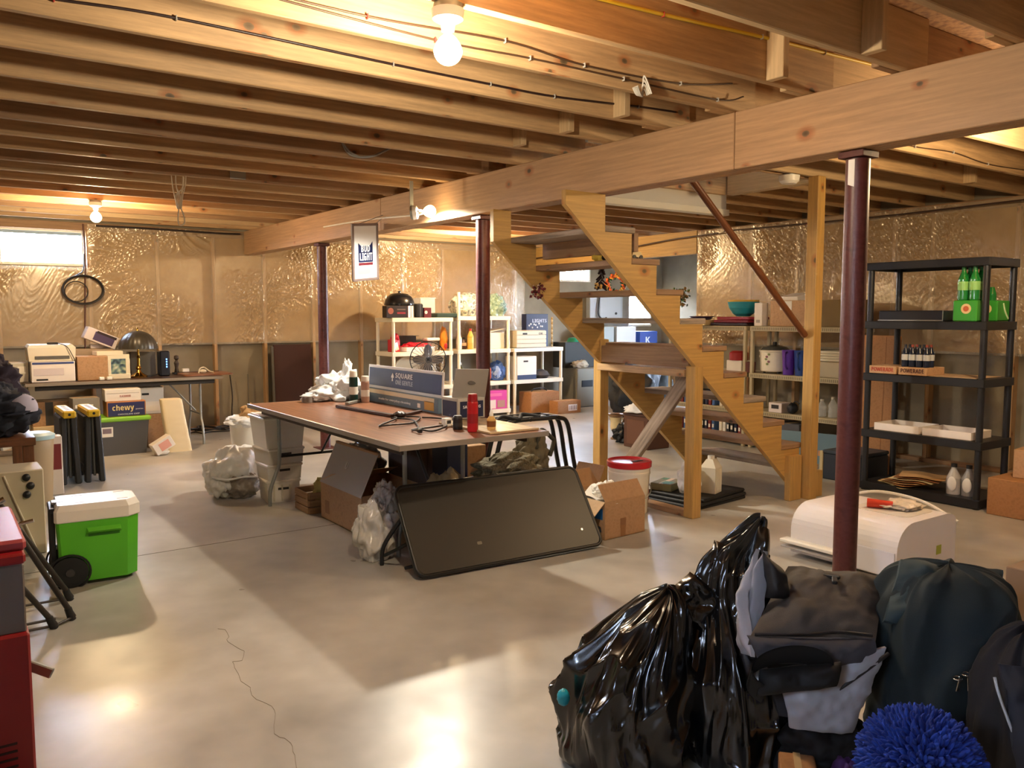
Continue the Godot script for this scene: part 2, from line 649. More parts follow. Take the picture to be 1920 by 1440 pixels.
# studs against the concrete, batts between them above the frost line, clear sheeting over all
func studded(parent: Node3D, xs: Array, over_window: Array, at: Callable, x0: float, x1: float) -> void:
	for k in xs.size():
		var b := MB.new()
		b.uo = Vector2(rng.randf() * 2, rng.randf())
		var x: float = xs[k]
		var lo: Vector3 = at.call(x - 0.019, 0.04, 0.0)
		var hi: Vector3 = at.call(x + 0.019, 2.33, 0.09)
		b.box((lo + hi) * 0.5, (hi - lo).abs(), 0.003)
		part(parent, "stud", b, M.pine)
	for y in [[0.0, 0.038, "sill_plate", M.pine_brown], [2.33, 2.419, "top_plate", M.pine_brown]]:
		var lo: Vector3 = at.call(x0, y[0], 0.0)
		var hi: Vector3 = at.call(x1, y[1], 0.09)
		part(parent, y[2], MB.new().box((lo + hi) * 0.5, (hi - lo).abs(), 0.003), y[3])
	for k in xs.size() - 1:
		var a: float = minf(xs[k], xs[k + 1]) + 0.02
		var c: float = maxf(xs[k], xs[k + 1]) - 0.02
		var top := 1.92 if k in over_window else 2.33
		var b := MB.new()
		b.grid(8, 24, func(p, q):
			var puff: float = 0.015 * (1 - pow(absf(2 * p - 1), 4)) + 0.008 * noise(at.call(a + p, q * 3, 0.0), 3.0)
			return at.call(lerpf(a, c, p), lerpf(1.06, top, q), 0.058 + puff), parent.name == "wall_right")
		var lo: Vector3 = at.call(a, 1.06, 0.01)
		var hi: Vector3 = at.call(c, top, 0.05)
		b.box((lo + hi) * 0.5, (hi - lo).abs(), 0)
		part(parent, "insulation_batt", b, M.batt)
	# sheeting: pulled into folds between its staples
	var pieces := [[x0 + 0.01, x1 - 0.01, 1.04, 2.405]]
	if over_window:
		pieces = [[x0 + 0.01, 0.655, 1.04, 2.405], [0.655, 1.515, 1.04, 1.925], [1.515, x1 - 0.01, 1.04, 2.405]]
	var tw := FastNoiseLite.new()
	tw.seed = 77
	tw.frequency = 1.0
	tw.fractal_octaves = 1
	for s in pieces:
		var w: float = s[1] - s[0]
		var b := MB.new()
		var nu := int(w / 0.0125)
		var nv := int((s[3] - s[2]) / 0.014)
		b.grid(nu, nv, func(p, q):
			var x: float = lerpf(s[0], s[1], p)
			var y: float = lerpf(s[2], s[3], q)
			var th := tw.get_noise_2d(x * 0.9 + 31, y * 0.8) * 2.6 + 0.3
			var big := tw.get_noise_2d(x * 0.8 + 7, y * 0.9 + 3)
			var f := 1.0 - absf(tw.get_noise_2d((x * cos(th) + y * sin(th)) * 7.0, (-x * sin(th) + y * cos(th)) * 0.8))
			var fine := tw.get_noise_2d((x * cos(th) + y * sin(th)) * 24.0 + 90, (-x * sin(th) + y * cos(th)) * 2.0)
			var gap := 1.0
			for k in xs:
				gap = minf(gap, absf(x - k) / 0.09)
			var amp: float = clampf(0.4 + big * 1.5, 0.06, 1.0) * (0.25 + 0.75 * clampf(gap, 0, 1))
			return at.call(x, y, 0.094 + amp * (0.036 * f * f * f + 0.003 * fine)), parent.name == "wall_right", 1, 1)
		part(parent, "vapor_barrier", b, M.poly)

func window(k: int, x0: float, x1: float, y0: float, y1: float) -> void:
	var w := struct("window_%d" % k)
	var b := MB.new()
	var z := ZB - 0.04
	for p in [[x0, x0 + 0.03, y0, y1], [x1 - 0.03, x1, y0, y1], [x0 + 0.03, x1 - 0.03, y0, y0 + 0.03], [x0 + 0.03, x1 - 0.03, y1 - 0.03, y1]]:
		b.box(V((p[0] + p[1]) / 2, (p[2] + p[3]) / 2, z), V(p[1] - p[0], p[3] - p[2], 0.08), 0.003)
	part(w, "window_frame", b, M.white_plastic)
	if k == 1:
		part(w, "sash_bar", MB.new().box(V((x0 + x1) / 2, y1 - 0.045, z + 0.01), V(x1 - x0 - 0.06, 0.03, 0.03), 0.003), pl("8fa6b8", 0.5))
	part(w, "pane", MB.new().box(V((x0 + x1) / 2, (y0 + y1) / 2, z - 0.01), V(x1 - x0 - 0.06, y1 - y0 - 0.06, 0.005), 0), M.glass)

func ceiling() -> void:
	var c := struct("ceiling")
	var b := MB.new()
	var hx := [3.56, 5.66]
	var hz := [-3.93, -4.83]
	for r in [[-1.6, 11.0, hz[0], ZF + 0.2], [-1.6, 11.0, -10.8, hz[1]], [-1.6, hx[0], hz[1], hz[0]], [hx[1], 11.0, hz[1], hz[0]]]:
		b.box(V((r[0] + r[1]) / 2, 2.668, (r[2] + r[3]) / 2), V(r[1] - r[0], 0.024, r[3] - r[2]), 0)
	part(c, "subfloor", b, M.subfloor)
	# joists: each a board on edge, the two spans lapping over the girder
	var woods := [M.pine, M.pine_pale, M.pine, M.pine_brown, M.pine]
	var meshes := {}
	var z := -3.312 + 0.452 * 11
	var k := 0
	var opening := false
	while z > -10.3:
		for side in 2:
			var x0 := XL if side == 0 else 3.26
			var x1 := 3.56 if side == 0 else (7.88 if z > -6.4 else XE)
			var zz := z - 0.019 - (0.04 if side == 1 else 0.0)
			var segs := [[x0, x1]]
			if side == 1 and zz < hz[0] - 0.02 and zz > hz[1] + 0.02:
				segs = [[hx[1] + 0.08, x1]]
			for s in segs:
				var key := "%.2f_%d" % [s[1] - s[0], k % 4]
				if not meshes.has(key):
					var m := MB.new()
					m.uo = Vector2(rng.randf() * 2.4, rng.randf() * 0.6)
					m.box(Vector3.ZERO, V(s[1] - s[0], 0.235, 0.038), 0.004)
					meshes[key] = m.mesh()
				var o := part(c, "joist", meshes[key], woods[(k * 3 + side * 2 + k / 4) % 5])
				o.position = V((s[0] + s[1]) / 2, 2.5385, zz)
		z -= 0.452
		k += 1
	# trimmers round the stair opening
	b = MB.new()
	b.box(V(4.6, 2.5385, hz[0] + 0.02), V(2.1, 0.235, 0.038))
	b.box(V(4.6, 2.5385, hz[1] - 0.02), V(2.1, 0.235, 0.038))
	part(c, "trimmer_joist", b, M.pine)
	for dx in [0.02, 0.06]:
		part(c, "header_joist", MB.new().box(V(hx[1] + dx, 2.5385, -4.38), V(0.038, 0.235, 0.9)), M.pine_pale)
	# solid blocking near the girder
	for p in [[3.08, -1.911], [3.08, -2.363], [3.0, -3.267], [3.0, -3.719], [3.0, -4.171], [6.7, -1.951], [6.7, -2.403], [6.7, -3.307]]:
		part(c, "blocking", MB.new().box(V(p[0], 2.5385, p[1]), V(0.04, 0.233, 0.09)), M.pine_pale)
	# rim boards on the foundation
	b = MB.new()
	b.box(V(4.7, 2.5385, ZB - 0.08), V(12.4, 0.235, 0.04))
	b.box(V(7.92, 2.5385, -2.3), V(0.04, 0.235, 8.3))
	part(c, "rim_board", b, M.pine_brown)
	# upstairs stair well: painted plasterboard
	var sw := struct("wall_stairwell")
	b = MB.new()
	b.box(V(4.95, 3.36, hz[1] - 0.06), V(1.5, 2.2, 0.05))
	b.box(V(3.5, 3.6, -4.38), V(0.05, 1.95, 0.98))
	b.box(V(5.78, 3.6, -4.38), V(0.05, 1.95, 0.98))
	b.box(V(4.65, 3.6, hz[0] + 0.06), V(2.3, 1.95, 0.05))
	b.box(V(3.8, 3.6, hz[1] - 0.06), V(0.8, 1.95, 0.05))
	b.box(V(4.6, 4.55, -4.38), V(2.4, 0.05, 1.1))
	part(sw, "plasterboard", b, pl("d8d2c4", 0.8))
	part(sw, "corner_trim", MB.new().box(V(4.95, 2.275, hz[1] - 0.045), V(1.5, 0.05, 0.09)), pl("f0ead8", 0.6))

func bulb(called_at: Vector3, energy: float, label: String, axis := Vector3.UP, hue := Color(1.0, 0.865, 0.67)) -> void:
	var t := thing("light_bulb", label, "light", called_at)
	var q := Basis(Quaternion(Vector3.UP, axis))
	var glow := mat("bulb_glow", "fff3dc", 0.4, {"emission_enabled": true, "emission": Color(1.0, 0.86, 0.62), "emission_energy_multiplier": 14.0})
	var b := MB.new()
	b.T.basis = q
	var prof := []
	for k in 17:
		var a := PI * k / 16.0
		prof.append(Vector2(sin(a) * (0.048 if k < 9 else lerpf(0.048, 0.030, (k - 8) / 8.0)), -cos(a) * (0.048 if k < 9 else 0.056)))
	prof[16].x = 0.013
	b.lathe(prof, Vector3.ZERO, 24, true)
	part(t, "bulb", b, glow)
	b = MB.new()
	b.T.basis = q
	b.lathe([Vector2(0, 0.05), Vector2(0.014, 0.05), Vector2(0.014, 0.06), Vector2(0.021, 0.062), Vector2(0.024, 0.085), Vector2(0.05, 0.1), Vector2(0.055, 0.13), Vector2(0, 0.13)], Vector3.ZERO, 20)
	part(t, "lamp_holder", b, M.white_plastic)
	b = MB.new()
	b.T.basis = q
	b.lathe([Vector2(0, 0.13), Vector2(0.05, 0.13), Vector2(0.05, 0.149), Vector2(0, 0.149)], Vector3.ZERO, 8)
	part(t, "junction_box", b, M.galv)
	if axis != Vector3.UP:
		var e := axis * 0.14
		part(t, "hanger_strap", MB.new().box(V(e.x, (2.42 - called_at.y + e.y) / 2, e.z), V(0.03, 2.42 - called_at.y - e.y, 0.004), 0.001), M.galv)
	var l: Light3D = OmniLight3D.new() if axis == Vector3.UP else SpotLight3D.new()
	l.name = "bulb_lamp"
	l.light_color = hue
	l.light_energy = energy
	l.light_size = 0.045
	if l is OmniLight3D:
		l.omni_range = 20
		l.omni_attenuation = 2
	else:
		# the reflector bulb throws its light downwards
		l.spot_range = 20
		l.spot_attenuation = 2
		l.spot_angle = 84
		l.spot_angle_attenuation = 0.25
		l.rotation.x = -PI / 2
	l.shadow_enabled = true
	t.add_child(l)

func bulbs() -> void:
	bulb(V(1.455, 2.271, -2.43), 1.7, "bare glowing bulb on the joists nearest to the viewer, above the open floor", Vector3.UP, Color(1.0, 0.92, 0.79))
	bulb(V(1.29, 2.271, -8.30), 2.0, "bare glowing bulb near the back wall, right of the bright basement window")
	bulb(V(3.2, 2.19, -5.63), 4.5, "bare glowing bulb in a sideways holder before the girder, beside the beer sign", V(-0.8, -0.08, -0.58).normalized(), Color(1.0, 0.95, 0.86))
	bulb(V(5.0, 2.271, -1.995), 1.7, "bare bulb on the joists behind the girder's near end")
	bulb(V(5.75, 2.271, -8.80), 2.8, "bare bulb on the joists above the white plastic shelves behind the middle steel column")

func girder_and_posts() -> void:
	var g := thing("girder", "thick built-up wooden girder carrying the joists across the basement", "beam", V(3.47, 0, 1.5), 1.1)
	for k in 4:
		for s in [[0.0, 4.35], [4.352, 8.2], [8.202, 11.82]]:
			if k in [1, 2]:
				s = [s[0] + (0.9 if s[0] > 0 else 0.0), minf(s[1] + 0.9, 11.82)] 
			var b := MB.new()
			b.uo = Vector2(rng.randf() * 2.4, rng.randf() * 0.6)
			b.box(V(0.019 + k * 0.0385, 2.2778, -(s[0] + s[1]) / 2), V(0.038, 0.284, s[1] - s[0] - 0.002), 0.004)
			part(g, "ply_board", b, M.girder_wood)
	var cols := [[V(3.485, 0, -2.22), "maroon steel column in the right foreground with a torn white sticker near its top", true], [V(3.43, 0, -5.24), "maroon steel column rising behind the work table's near end", false], [V(3.38, 0, -8.2), "maroon steel column farthest back, left of the hanging beer sign", false]]
	for c in cols:
		var t := thing("steel_column", c[1], "column", c[0], 0, "maroon steel columns under the girder")
		part(t, "pipe", MB.new().lathe([Vector2(0.053, 0.008), Vector2(0.053, 2.1)], Vector3.ZERO, 32), M.maroon)
		part(t, "base_plate", MB.new().box(V(0, 0.004, 0), V(0.2, 0.008, 0.2), 0.002), M.maroon)
		part(t, "cap_plate", MB.new().box(V(0, 2.118, 0), V(0.125, 0.028, 0.125), 0.002), M.maroon)
		if c[2]:
			var b := MB.new()
			b.grid(6, 2, func(p, q):
				var a: float = lerpf(2.85, 3.45, p) 
				return V(cos(a) * 0.0538, lerpf(1.985, 2.095, q) - 0.012 * p * (1 - q), -sin(a) * 0.0538))
			part(t, "sticker", b, M.paper)

func stairs() -> void:
	var t := thing("staircase", "open wooden staircase with sawtooth stringers, plank treads, posts and a dark round handrail", "staircase")
	var poly := PackedVector2Array([Vector2(3.11, 2.134), Vector2(3.11, 2.05), Vector2(5.44, 0.0), Vector2(5.64, 0.0)])
	for k in range(9, -1, -1):
		poly.append(Vector2(3.642 + 0.2215 * k, 1.905 - 0.19 * k))
		poly.append(Vector2(3.42 + 0.2215 * k, 1.905 - 0.19 * k))
	poly.append(Vector2(3.42, 2.13))
	for z in [-3.88, -4.88]:
		var b := MB.new()
		var cut := poly.duplicate()
		if z < -4.0:
			cut[0] = Vector2(3.27, 2.134)
			cut[1] = Vector2(3.27, 1.91)
		b.prism(cut, z - 0.02, z + 0.02)
		part(t, "stringer", b, M.plywood)
	for k in 10:
		var b := MB.new()
		b.uo = Vector2(rng.randf(), rng.randf())
		b.box(V(3.545 + 0.2215 * k, 1.926 - 0.19 * k, -4.38), V(0.25, 0.038, 1.05), 0.005)
		part(t, "tread", b, M.pine_brown if k % 3 else M.grey_wood)
	for p in [[4.275, -3.895, 1.05, 0.085], [4.3, -4.885, 1.21, 0.085], [5.45, -3.8, 2.42, 0.09]]:
		var b := MB.new()
		b.uo = Vector2(rng.randf(), rng.randf())
		b.box(V(p[0], p[2] / 2, p[1]), V(p[3], p[2], p[3]), 0.004)
		part(t, "post", b, M.plywood)
	part(t, "post_block", MB.new().box(V(5.31, 0.17, -3.835), V(0.14, 0.34, 0.05), 0.004), M.plywood)
	part(t, "post_block", MB.new().box(V(5.57, 0.1, -3.82), V(0.1, 0.2, 0.06), 0.004), M.plywood)
	part(t, "cross_brace", MB.new().bar(V(4.33, 1.0, -3.98), V(4.33, 0.12, -4.72), 0.1, 0.04, Vector3.UP), M.grey_wood)
	part(t, "cross_rail", MB.new().box(V(4.28, 1.1, -4.39), V(0.04, 0.13, 0.9)), M.pine_brown)
	part(t, "cross_rail", MB.new().box(V(4.26, 1.0, -4.39), V(0.085, 0.05, 0.9)), M.pine)
	part(t, "bottom_plate", MB.new().box(V(4.28, 0.019, -4.39), V(0.088, 0.038, 0.9)), M.pine_brown)
	part(t, "top_ledger", MB.new().box(V(3.72, 1.86, -4.38), V(0.04, 0.12, 0.96)), M.pine_brown)
	part(t, "handrail", MB.new().cyl(V(4.03, 2.375, -3.83), V(5.40, 1.245, -3.83), 0.024, 0.024, 16), mat("rail", "6e3f1f", 0.4), "dark brown round handrail")
	# odds and ends left on the treads
	var y := func(k): return 1.946 - 0.19 * k
	var w := thing("straw_ornament", "yellow straw ornament with black spots on an upper stair tread", "ornament", V(3.76, y.call(1) + 0.002, -4.3))
	var b := MB.new()
	b.blob(V(0, 0.05, 0), V(0.06, 0.05, 0.05), func(d): return 1.0 + 0.25 * noise(d, 4.0), 16, 10)
	part(w, "straw_body", b, pl("d8b84a", 0.9))
	part(w, "black_knob", MB.new().blob(V(0.0, 0.03, 0.05), V(0.02, 0.025, 0.02), func(_d): return 1.0, 10, 8), M.black_plastic)
	part(w, "red_ribbon", MB.new().bar(V(0.08, 0.0, 0.02), V(0.06, 0.1, 0.02), 0.03, 0.02), pl("8a2a30"))
	w = thing("feather_tree", "small dark purple feather tree standing on a stair tread", "ornament", V(4.0, y.call(2), -4.55))
	b = MB.new()
	for k in 60:
		var a := rng.randf() * TAU
		var h := rng.randf()
		b.bar(V(0, 0.03 + h * 0.22, 0), V(cos(a) * 0.055 * (1.1 - h), 0.0 + h * 0.2, sin(a) * 0.055 * (1.1 - h)), 0.012, 0.004)
	part(w, "branches", b, pl("2c1a20", 0.8))
	b = MB.new()
	for k in 14:
		var a := rng.randf() * TAU
		b.blob(V(cos(a) * 0.04, 0.02 + rng.randf() * 0.05, sin(a) * 0.04), V(0.01, 0.01, 0.01), func(_d): return 1.0, 8, 6)
	part(w, "berries", b, pl("c99a4a")).set_meta("kind", "stuff")
	leafy("floral_wreath", "green wreath with orange flowers hanging from the alcove header", "wreath", V(7.6, 1.8, -8.35), 0.13, ["2f6a3a", "d2642e", "e8b64a"], 90)
	leafy("berry_spray", "dark red berry spray hanging by the back stringer over the white shelves", "flowers", V(3.64, 1.57, -4.85), 0.06, ["5a1f2a", "7a3036", "e0c8a8"], 60)
	leafy("leaf_garland", "green and brown leaf garland in the header opening at the end stud", "garland", V(7.62, 1.62, -7.22), 0.13, ["3a4a2c", "8a6a34", "5c7a3a"], 80)
	leafy("dark_sprig", "dark green sprig on the upper stair tread next to the gold toy", "flowers", V(3.70, y.call(1) + 0.075, -4.0), 0.05, ["1f3a2a", "284a34", "1a2a24"], 40)
	w = thing("gold_toy", "small cream and gold toy car on the upper stair tread", "toy", V(3.78, y.call(1) + 0.001, -3.97))
	b = MB.new()
	b.hexa([V(-0.05, 0.015, -0.02), V(0.05, 0.015, -0.02), V(0.05, 0.015, 0.02), V(-0.05, 0.015, 0.02), V(-0.035, 0.05, -0.018), V(0.03, 0.05, -0.018), V(0.03, 0.05, 0.018), V(-0.035, 0.05, 0.018)])
	part(w, "toy_body", b, pl("e6cf94", 0.4))
	for k in 4:
		part(w, "wheel", MB.new().cyl(V([-0.03, 0.03][k % 2], 0.014, [-0.025, 0.018][k / 2]), V([-0.03, 0.03][k % 2], 0.014, [-0.018, 0.025][k / 2]), 0.014), M.black_plastic)

# a ball or ring of small leaves, in three colours
func leafy(called: String, label: String, cat: String, at: Vector3, r: float, cols: Array, count: int) -> void:
	var t := thing(called, label, cat, at)
	var ring := cat == "wreath"
	for c in 3:
		var b := MB.new()
		for k in (count if c == 0 else count / 3):
			var a := rng.randf() * TAU
			var p := V(cos(a), sin(a), 0) * r * rng.randf_range(0.7, 1.05) if ring else V(rng.randf_range(-1, 1), rng.randf_range(-1, 1), rng.randf_range(-0.6, 0.6)) * r * 0.8
			p.z += rng.randf_range(-0.2, 0.2) * r
			if c == 0:
				var d := V(rng.randf_range(-1, 1), rng.randf_range(-1, 1), rng.randf_range(-1, 1)).normalized() * r * 0.38
				var s := d.cross(V(0.3, 0.5, 0.8)).normalized() * r * 0.11
				b.q4(p, p + d * 0.5 + s, p + d, p + d * 0.5 - s, Vector3.BACK)
				b.q4(p, p + d * 0.5 - s, p + d, p + d * 0.5 + s, Vector3.FORWARD)
			else:
				b.blob(p + V(0, 0, r * 0.1), Vector3.ONE * r * (0.16 if c == 1 else 0.09), func(d): return 1.0 + 0.3 * sin(d.x * 9) * sin(d.y * 9), 8, 6)
		part(t, ["leaves", "flowers", "small_berries"][c], b, pl(cols[c], 0.8)).set_meta("kind", "stuff")
	if ring:
		t.rotation.y = -0.9
		part(t, "ribbon", MB.new().box(V(0, r + 0.11, 0), V(0.02, 0.24, 0.004), 0), pl(cols[1], 0.7))
		part(t, "hoop", MB.new().tube(curve([V(r, 0, 0), V(0, r, 0), V(-r, 0, 0), V(0, -r, 0)], 6, true), r * 0.1, 6, true), pl("3a2c1c"))

func cable(called: String, label: String, pts: Array, r: float, m: Material, staples := true) -> void:
	var t := thing(called, label, "cable")
	part(t, "cable", MB.new().tube(curve(pts, 8), r, 8), m)
	if staples:
		for k in range(1, pts.size() - 1):
			part(t, "staple", MB.new().box(pts[k], V(0.006, 0.02, 0.016), 0.002), pl("b8403a" if k == 1 else "a8a49c"))

func wires() -> void:
	var zj := -3.305
	cable("black_cable", "black cable stapled in a long line along the joist left of the near bulb", [V(0.105, 2.473, zj), V(0.410, 2.478, zj), V(0.810, 2.494, zj), V(1.703, 2.478, zj), V(2.208, 2.473, zj), V(2.587, 2.473, zj), V(3.155, 2.504, zj), V(3.438, 2.515, zj)], 0.0055, pl("2a1a18", 0.4))
	var z2 := -2.852
	cable("brown_cable", "thin brown cable running behind the near bulb along its joist, upper one", [V(0.736, 2.494, z2), V(1.367, 2.483, z2), V(1.977, 2.509, z2), V(2.397, 2.483, z2), V(2.997, 2.499, z2), V(3.365, 2.557, z2)], 0.004, pl("4a3626", 0.5))
	cable("brown_cable", "thin brown cable running behind the near bulb along its joist, lower one", [V(0.946, 2.478, z2), V(1.651, 2.452, z2), V(2.103, 2.462, z2), V(2.629, 2.462, z2), V(3.260, 2.462, z2), V(3.417, 2.494, z2 + 0.03)], 0.004, pl("4a3626", 0.5))
	cable("yellow_cable", "yellow flat cable along the top joist at the upper right of the ceiling", [V(1.893, 2.557, -2.400), V(2.418, 2.572, -2.400), V(3.018, 2.599, -2.400), V(3.470, 2.612, -2.400), V(3.9, 2.625, -2.400)], 0.007, pl("d8b52c", 0.5))
	cable("brown_cable", "thin brown cable sagging along a joist right of the near steel column", [V(4.101, 2.504, -2.893), V(4.564, 2.462, -2.893), V(5.152, 2.457, -2.893), V(5.626, 2.473, -2.893), V(6.099, 2.446, -2.893), V(6.730, 2.462, -2.893), V(7.781, 2.494, -2.893)], 0.004, pl("4a3626", 0.5))
	cable("black_cable", "black cable stapled along the wooden header over the alcove opening", [V(7.6, 2.25, -10.3), V(7.64, 2.27, -9.6), V(7.646, 2.29, -8.9), V(7.64, 2.28, -8.2), V(7.64, 2.33, -7.4), V(7.6, 2.35, -6.6)], 0.009, pl("3a2418", 0.4))
	cable("black_cable", "black cable along the top of the sheeted right wall above the black shelf", [V(7.58, 2.36, -6.5), V(7.58, 2.35, -5.4), V(7.58, 2.345, -4.4), V(7.58, 2.36, -3.3), V(7.58, 2.36, -2.2)], 0.008, pl("3a2418", 0.4))
	cable("black_cable", "dark cable along the top of the back wall right of the glowing bulb", [V(1.6, 2.39, -10.33), V(2.2, 2.39, -10.33), V(2.9, 2.38, -10.33), V(3.2, 2.385, -10.33)], 0.012, pl("2c201c", 0.5))
	cable("white_cable", "white cable stapled along the girder up to the sideways bulb", [V(3.281, 2.27, -7.9), V(3.294, 2.26, -7.2), V(3.306, 2.24, -6.6), V(3.31, 2.21, -6.05), V(3.2, 2.19, -5.7), V(3.08, 2.18, -5.6)], 0.008, pl("efe9dc", 0.5))
	cable("brown_cable", "pair of brown wires dropping down the back wall beside the window and lamp", [V(1.47, 2.4, -10.31), V(1.475, 2.0, -10.31), V(1.46, 1.6, -10.31), V(1.44, 1.1, -10.31), V(1.43, 0.78, -10.31)], 0.009, pl("5a3424", 0.5))
	# coil on the wall
	var t := thing("cable_coil", "black cable coiled into a ring and hung on the sheeted back wall", "cable", V(1.44, 1.675, -10.3))
	var b := MB.new()
	for k in 3:
		var p := []
		for i in 16:
			var a := TAU * i / 16
			p.append(V(cos(a) * (0.195 + k * 0.006), sin(a) * (0.15 + k * 0.005), 0.012 * k))
		b.tube(curve(p, 3, true), 0.008, 6, true)
	var p2 := []
	for i in 12:
		p2.append(V(-0.07 + cos(TAU * i / 12) * 0.115, -0.02 + sin(TAU * i / 12) * 0.11, 0.03))
	b.tube(curve(p2, 3, true), 0.006, 6, true)
	part(t, "coil", b, pl("1c1a1a", 0.45))
	part(t, "lead", MB.new().tube(curve([V(-0.16, 0.1, 0.0), V(-0.06, 0.16, 0.01), V(0.01, 0.22, 0.0), V(0.025, 0.4, 0.0)]), 0.006, 6), pl("1c1a1a", 0.45))
	# junction box and loose wires on the joists
	t = thing("junction_plate", "square grey metal cover plate on the side of a joist in mid ceiling", "junction box", V(2.0, 2.49, -6.468))
	part(t, "cover", MB.new().box(V(0, 0, 0), V(0.12, 0.115, 0.012), 0.003), M.galv)
	for k in 2:
		part(t, "knockout", MB.new().cyl(V(-0.02 + k * 0.03, 0.02, 0.005), V(-0.02 + k * 0.03, 0.02, 0.008), 0.006), pl("3a3a38"))
	b = MB.new()
	for k in 7:
		var e := V(rng.randf_range(-0.06, 0.06), 0.27, rng.randf_range(-0.03, 0.03))
		b.tube(curve([e, V(e.x * 0.8, 0.18, e.z), V(0.01 * k - 0.03, 0.12, 0), V(0.004 * k - 0.012, 0.02, 0.003 * k)], 6), 0.0035, 6)
	b.tube(curve([V(0, 0.03, 0), V(-0.01, -0.06, 0), V(0.0, -0.1, 0.01), V(0.035, -0.08, 0.0), V(0.03, -0.02, 0), V(0.0, 0.05, 0)], 6), 0.005, 6)
	solo("loose_wires", b, pl("d8cdb8", 0.5), "bundle of loose pale wires dangling from the joists in mid ceiling", "wires", V(1.57, 2.16, -6.5))
	b = MB.new().tube(curve([V(0, 0.1, 0), V(0.06, 0.01, 0), V(0.2, 0.01, 0.02), V(0.36, 0.09, 0.02)], 8), 0.008, 8)
	b.tube(curve([V(-0.01, 0.1, 0.01), V(0.05, 0.03, 0.01), V(0.12, 0.0, 0.01)], 8), 0.006, 8)
	solo("grey_cable", b, pl("8d8a86", 0.5), "grey cable loop sagging between two joists left of the girder", "cable", V(2.25, 2.43, -5.106))
	b = MB.new()
	for k in 4:
		b.tube(curve([V(0, 0, 0.01 * k), V(0.03 + 0.01 * k, -0.03, 0), V(0.06, 0.0 + 0.02 * k, 0.01), V(0.09, -0.02, 0.01 * k)], 6), 0.004, 6)
	solo("wire_tuft", b, pl("c8c4bc", 0.4), "tuft of twisted wires sticking out of the joist left of the upper blocking", "wires", V(2.68, 2.43, -2.845))
	# a hanging tin lamp base behind the girder
	t = thing("lamp_base", "empty round white lamp holder under the joists between handrail and right column", "light fixture", V(5.2, 2.35, -3.86))
	part(t, "holder", MB.new().lathe([Vector2(0, 0), Vector2(0.05, 0.002), Vector2(0.07, 0.02), Vector2(0.075, 0.06), Vector2(0, 0.06)], Vector3.ZERO, 24), M.white_plastic)
	part(t, "stem", MB.new().cyl(V(0, 0.05, 0), V(0, 0.07, 0), 0.045), M.galv)

# a cardboard box standing on at; closed with tape, or open with the flaps bent by the angles (+x, -x, +z, -z) in degrees, 0 = upright, 999 = none
func carton(called: String, label: String, at: Vector3, s: Vector3, turn: float, m: Material, open := [], cat := "box", group := "") -> Node3D:
	var t := thing(called, label, cat, at, turn, group)
	var b := MB.new()
	if open.is_empty():
		b.box(V(0, s.y / 2, 0), s, 0.004)
		part(t, "carton_body", b, m)
		var w := minf(0.05, s.z * 0.2)
		part(t, "tape", MB.new().box(V(0, s.y + 0.0005, 0), V(s.x + 0.002, 0.001, w), 0), pl("c9a878", 0.3))
	else:
		var k := 0.005
		b.box(V(0, k / 2 + 0.001, 0), V(s.x, k, s.z), 0)
		for sg in [-1, 1]:
			b.box(V(sg * (s.x / 2 - k / 2), s.y / 2, 0), V(k, s.y, s.z), 0.001)
			b.box(V(0, s.y / 2, sg * (s.z / 2 - k / 2)), V(s.x - 2 * k, s.y, k), 0.001)
		part(t, "carton_body", b, m)
		for f in 4:
			if f < open.size() and open[f] < 900:
				var n := [V(1, 0, 0), V(-1, 0, 0), V(0, 0, 1), V(0, 0, -1)][f] as Vector3
				var wide := s.z if f < 2 else s.x
				var deep := (s.x if f < 2 else s.z) * 0.5
				if open.size() > 4:
					deep = open[4]
				var a := deg_to_rad(open[f])
				var up := Vector3.UP * cos(a) + n * sin(a)
				var e := n * ((s.x if f < 2 else s.z) / 2 - k / 2) + V(0, s.y, 0)
				var x := Vector3.UP.cross(n)
				part(t, "flap", MB.new().box(e + up * deep / 2, V(wide - 0.004, deep, 0.004), 0.001, Basis(x, up, x.cross(up))), M.kraft_inside if f % 2 else m)
	return t

# a thin printed card on a face of something
func card(t: Node, called: String, c: Vector3, s: Vector3, m: Material, b := Basis.IDENTITY) -> MeshInstance3D:
	return part(t, called, MB.new().box(c, s, 0.0004, b), m)

func folding_legs(t: Node3D, x: float, w: float, h: float, m: Material, dir: float) -> void:
	# a pair of tube legs joined by a rail, with a brace up to the table's middle
	for z in [-w / 2, w / 2]:
		var zz: float = z * 0.72
		part(t, "leg", MB.new().tube(curve([V(x, h, zz), V(x, h * 0.45, zz), V(x, h * 0.3, z * 0.9), V(x, h * 0.12, z), V(x, 0.0, z)], 5), 0.0125, 10), m)
	part(t, "leg_rail", MB.new().tube([V(x, h * 0.45, -w * 0.36), V(x, h * 0.45, w * 0.36)], 0.009, 8), m)
	if dir < 0:
		part(t, "leg_brace", MB.new().tube([V(x, h * 0.48, 0), V(x + dir * 0.16, h * 0.74, 0), V(x + dir * 0.32, h - 0.01, 0)], 0.009, 8), m)

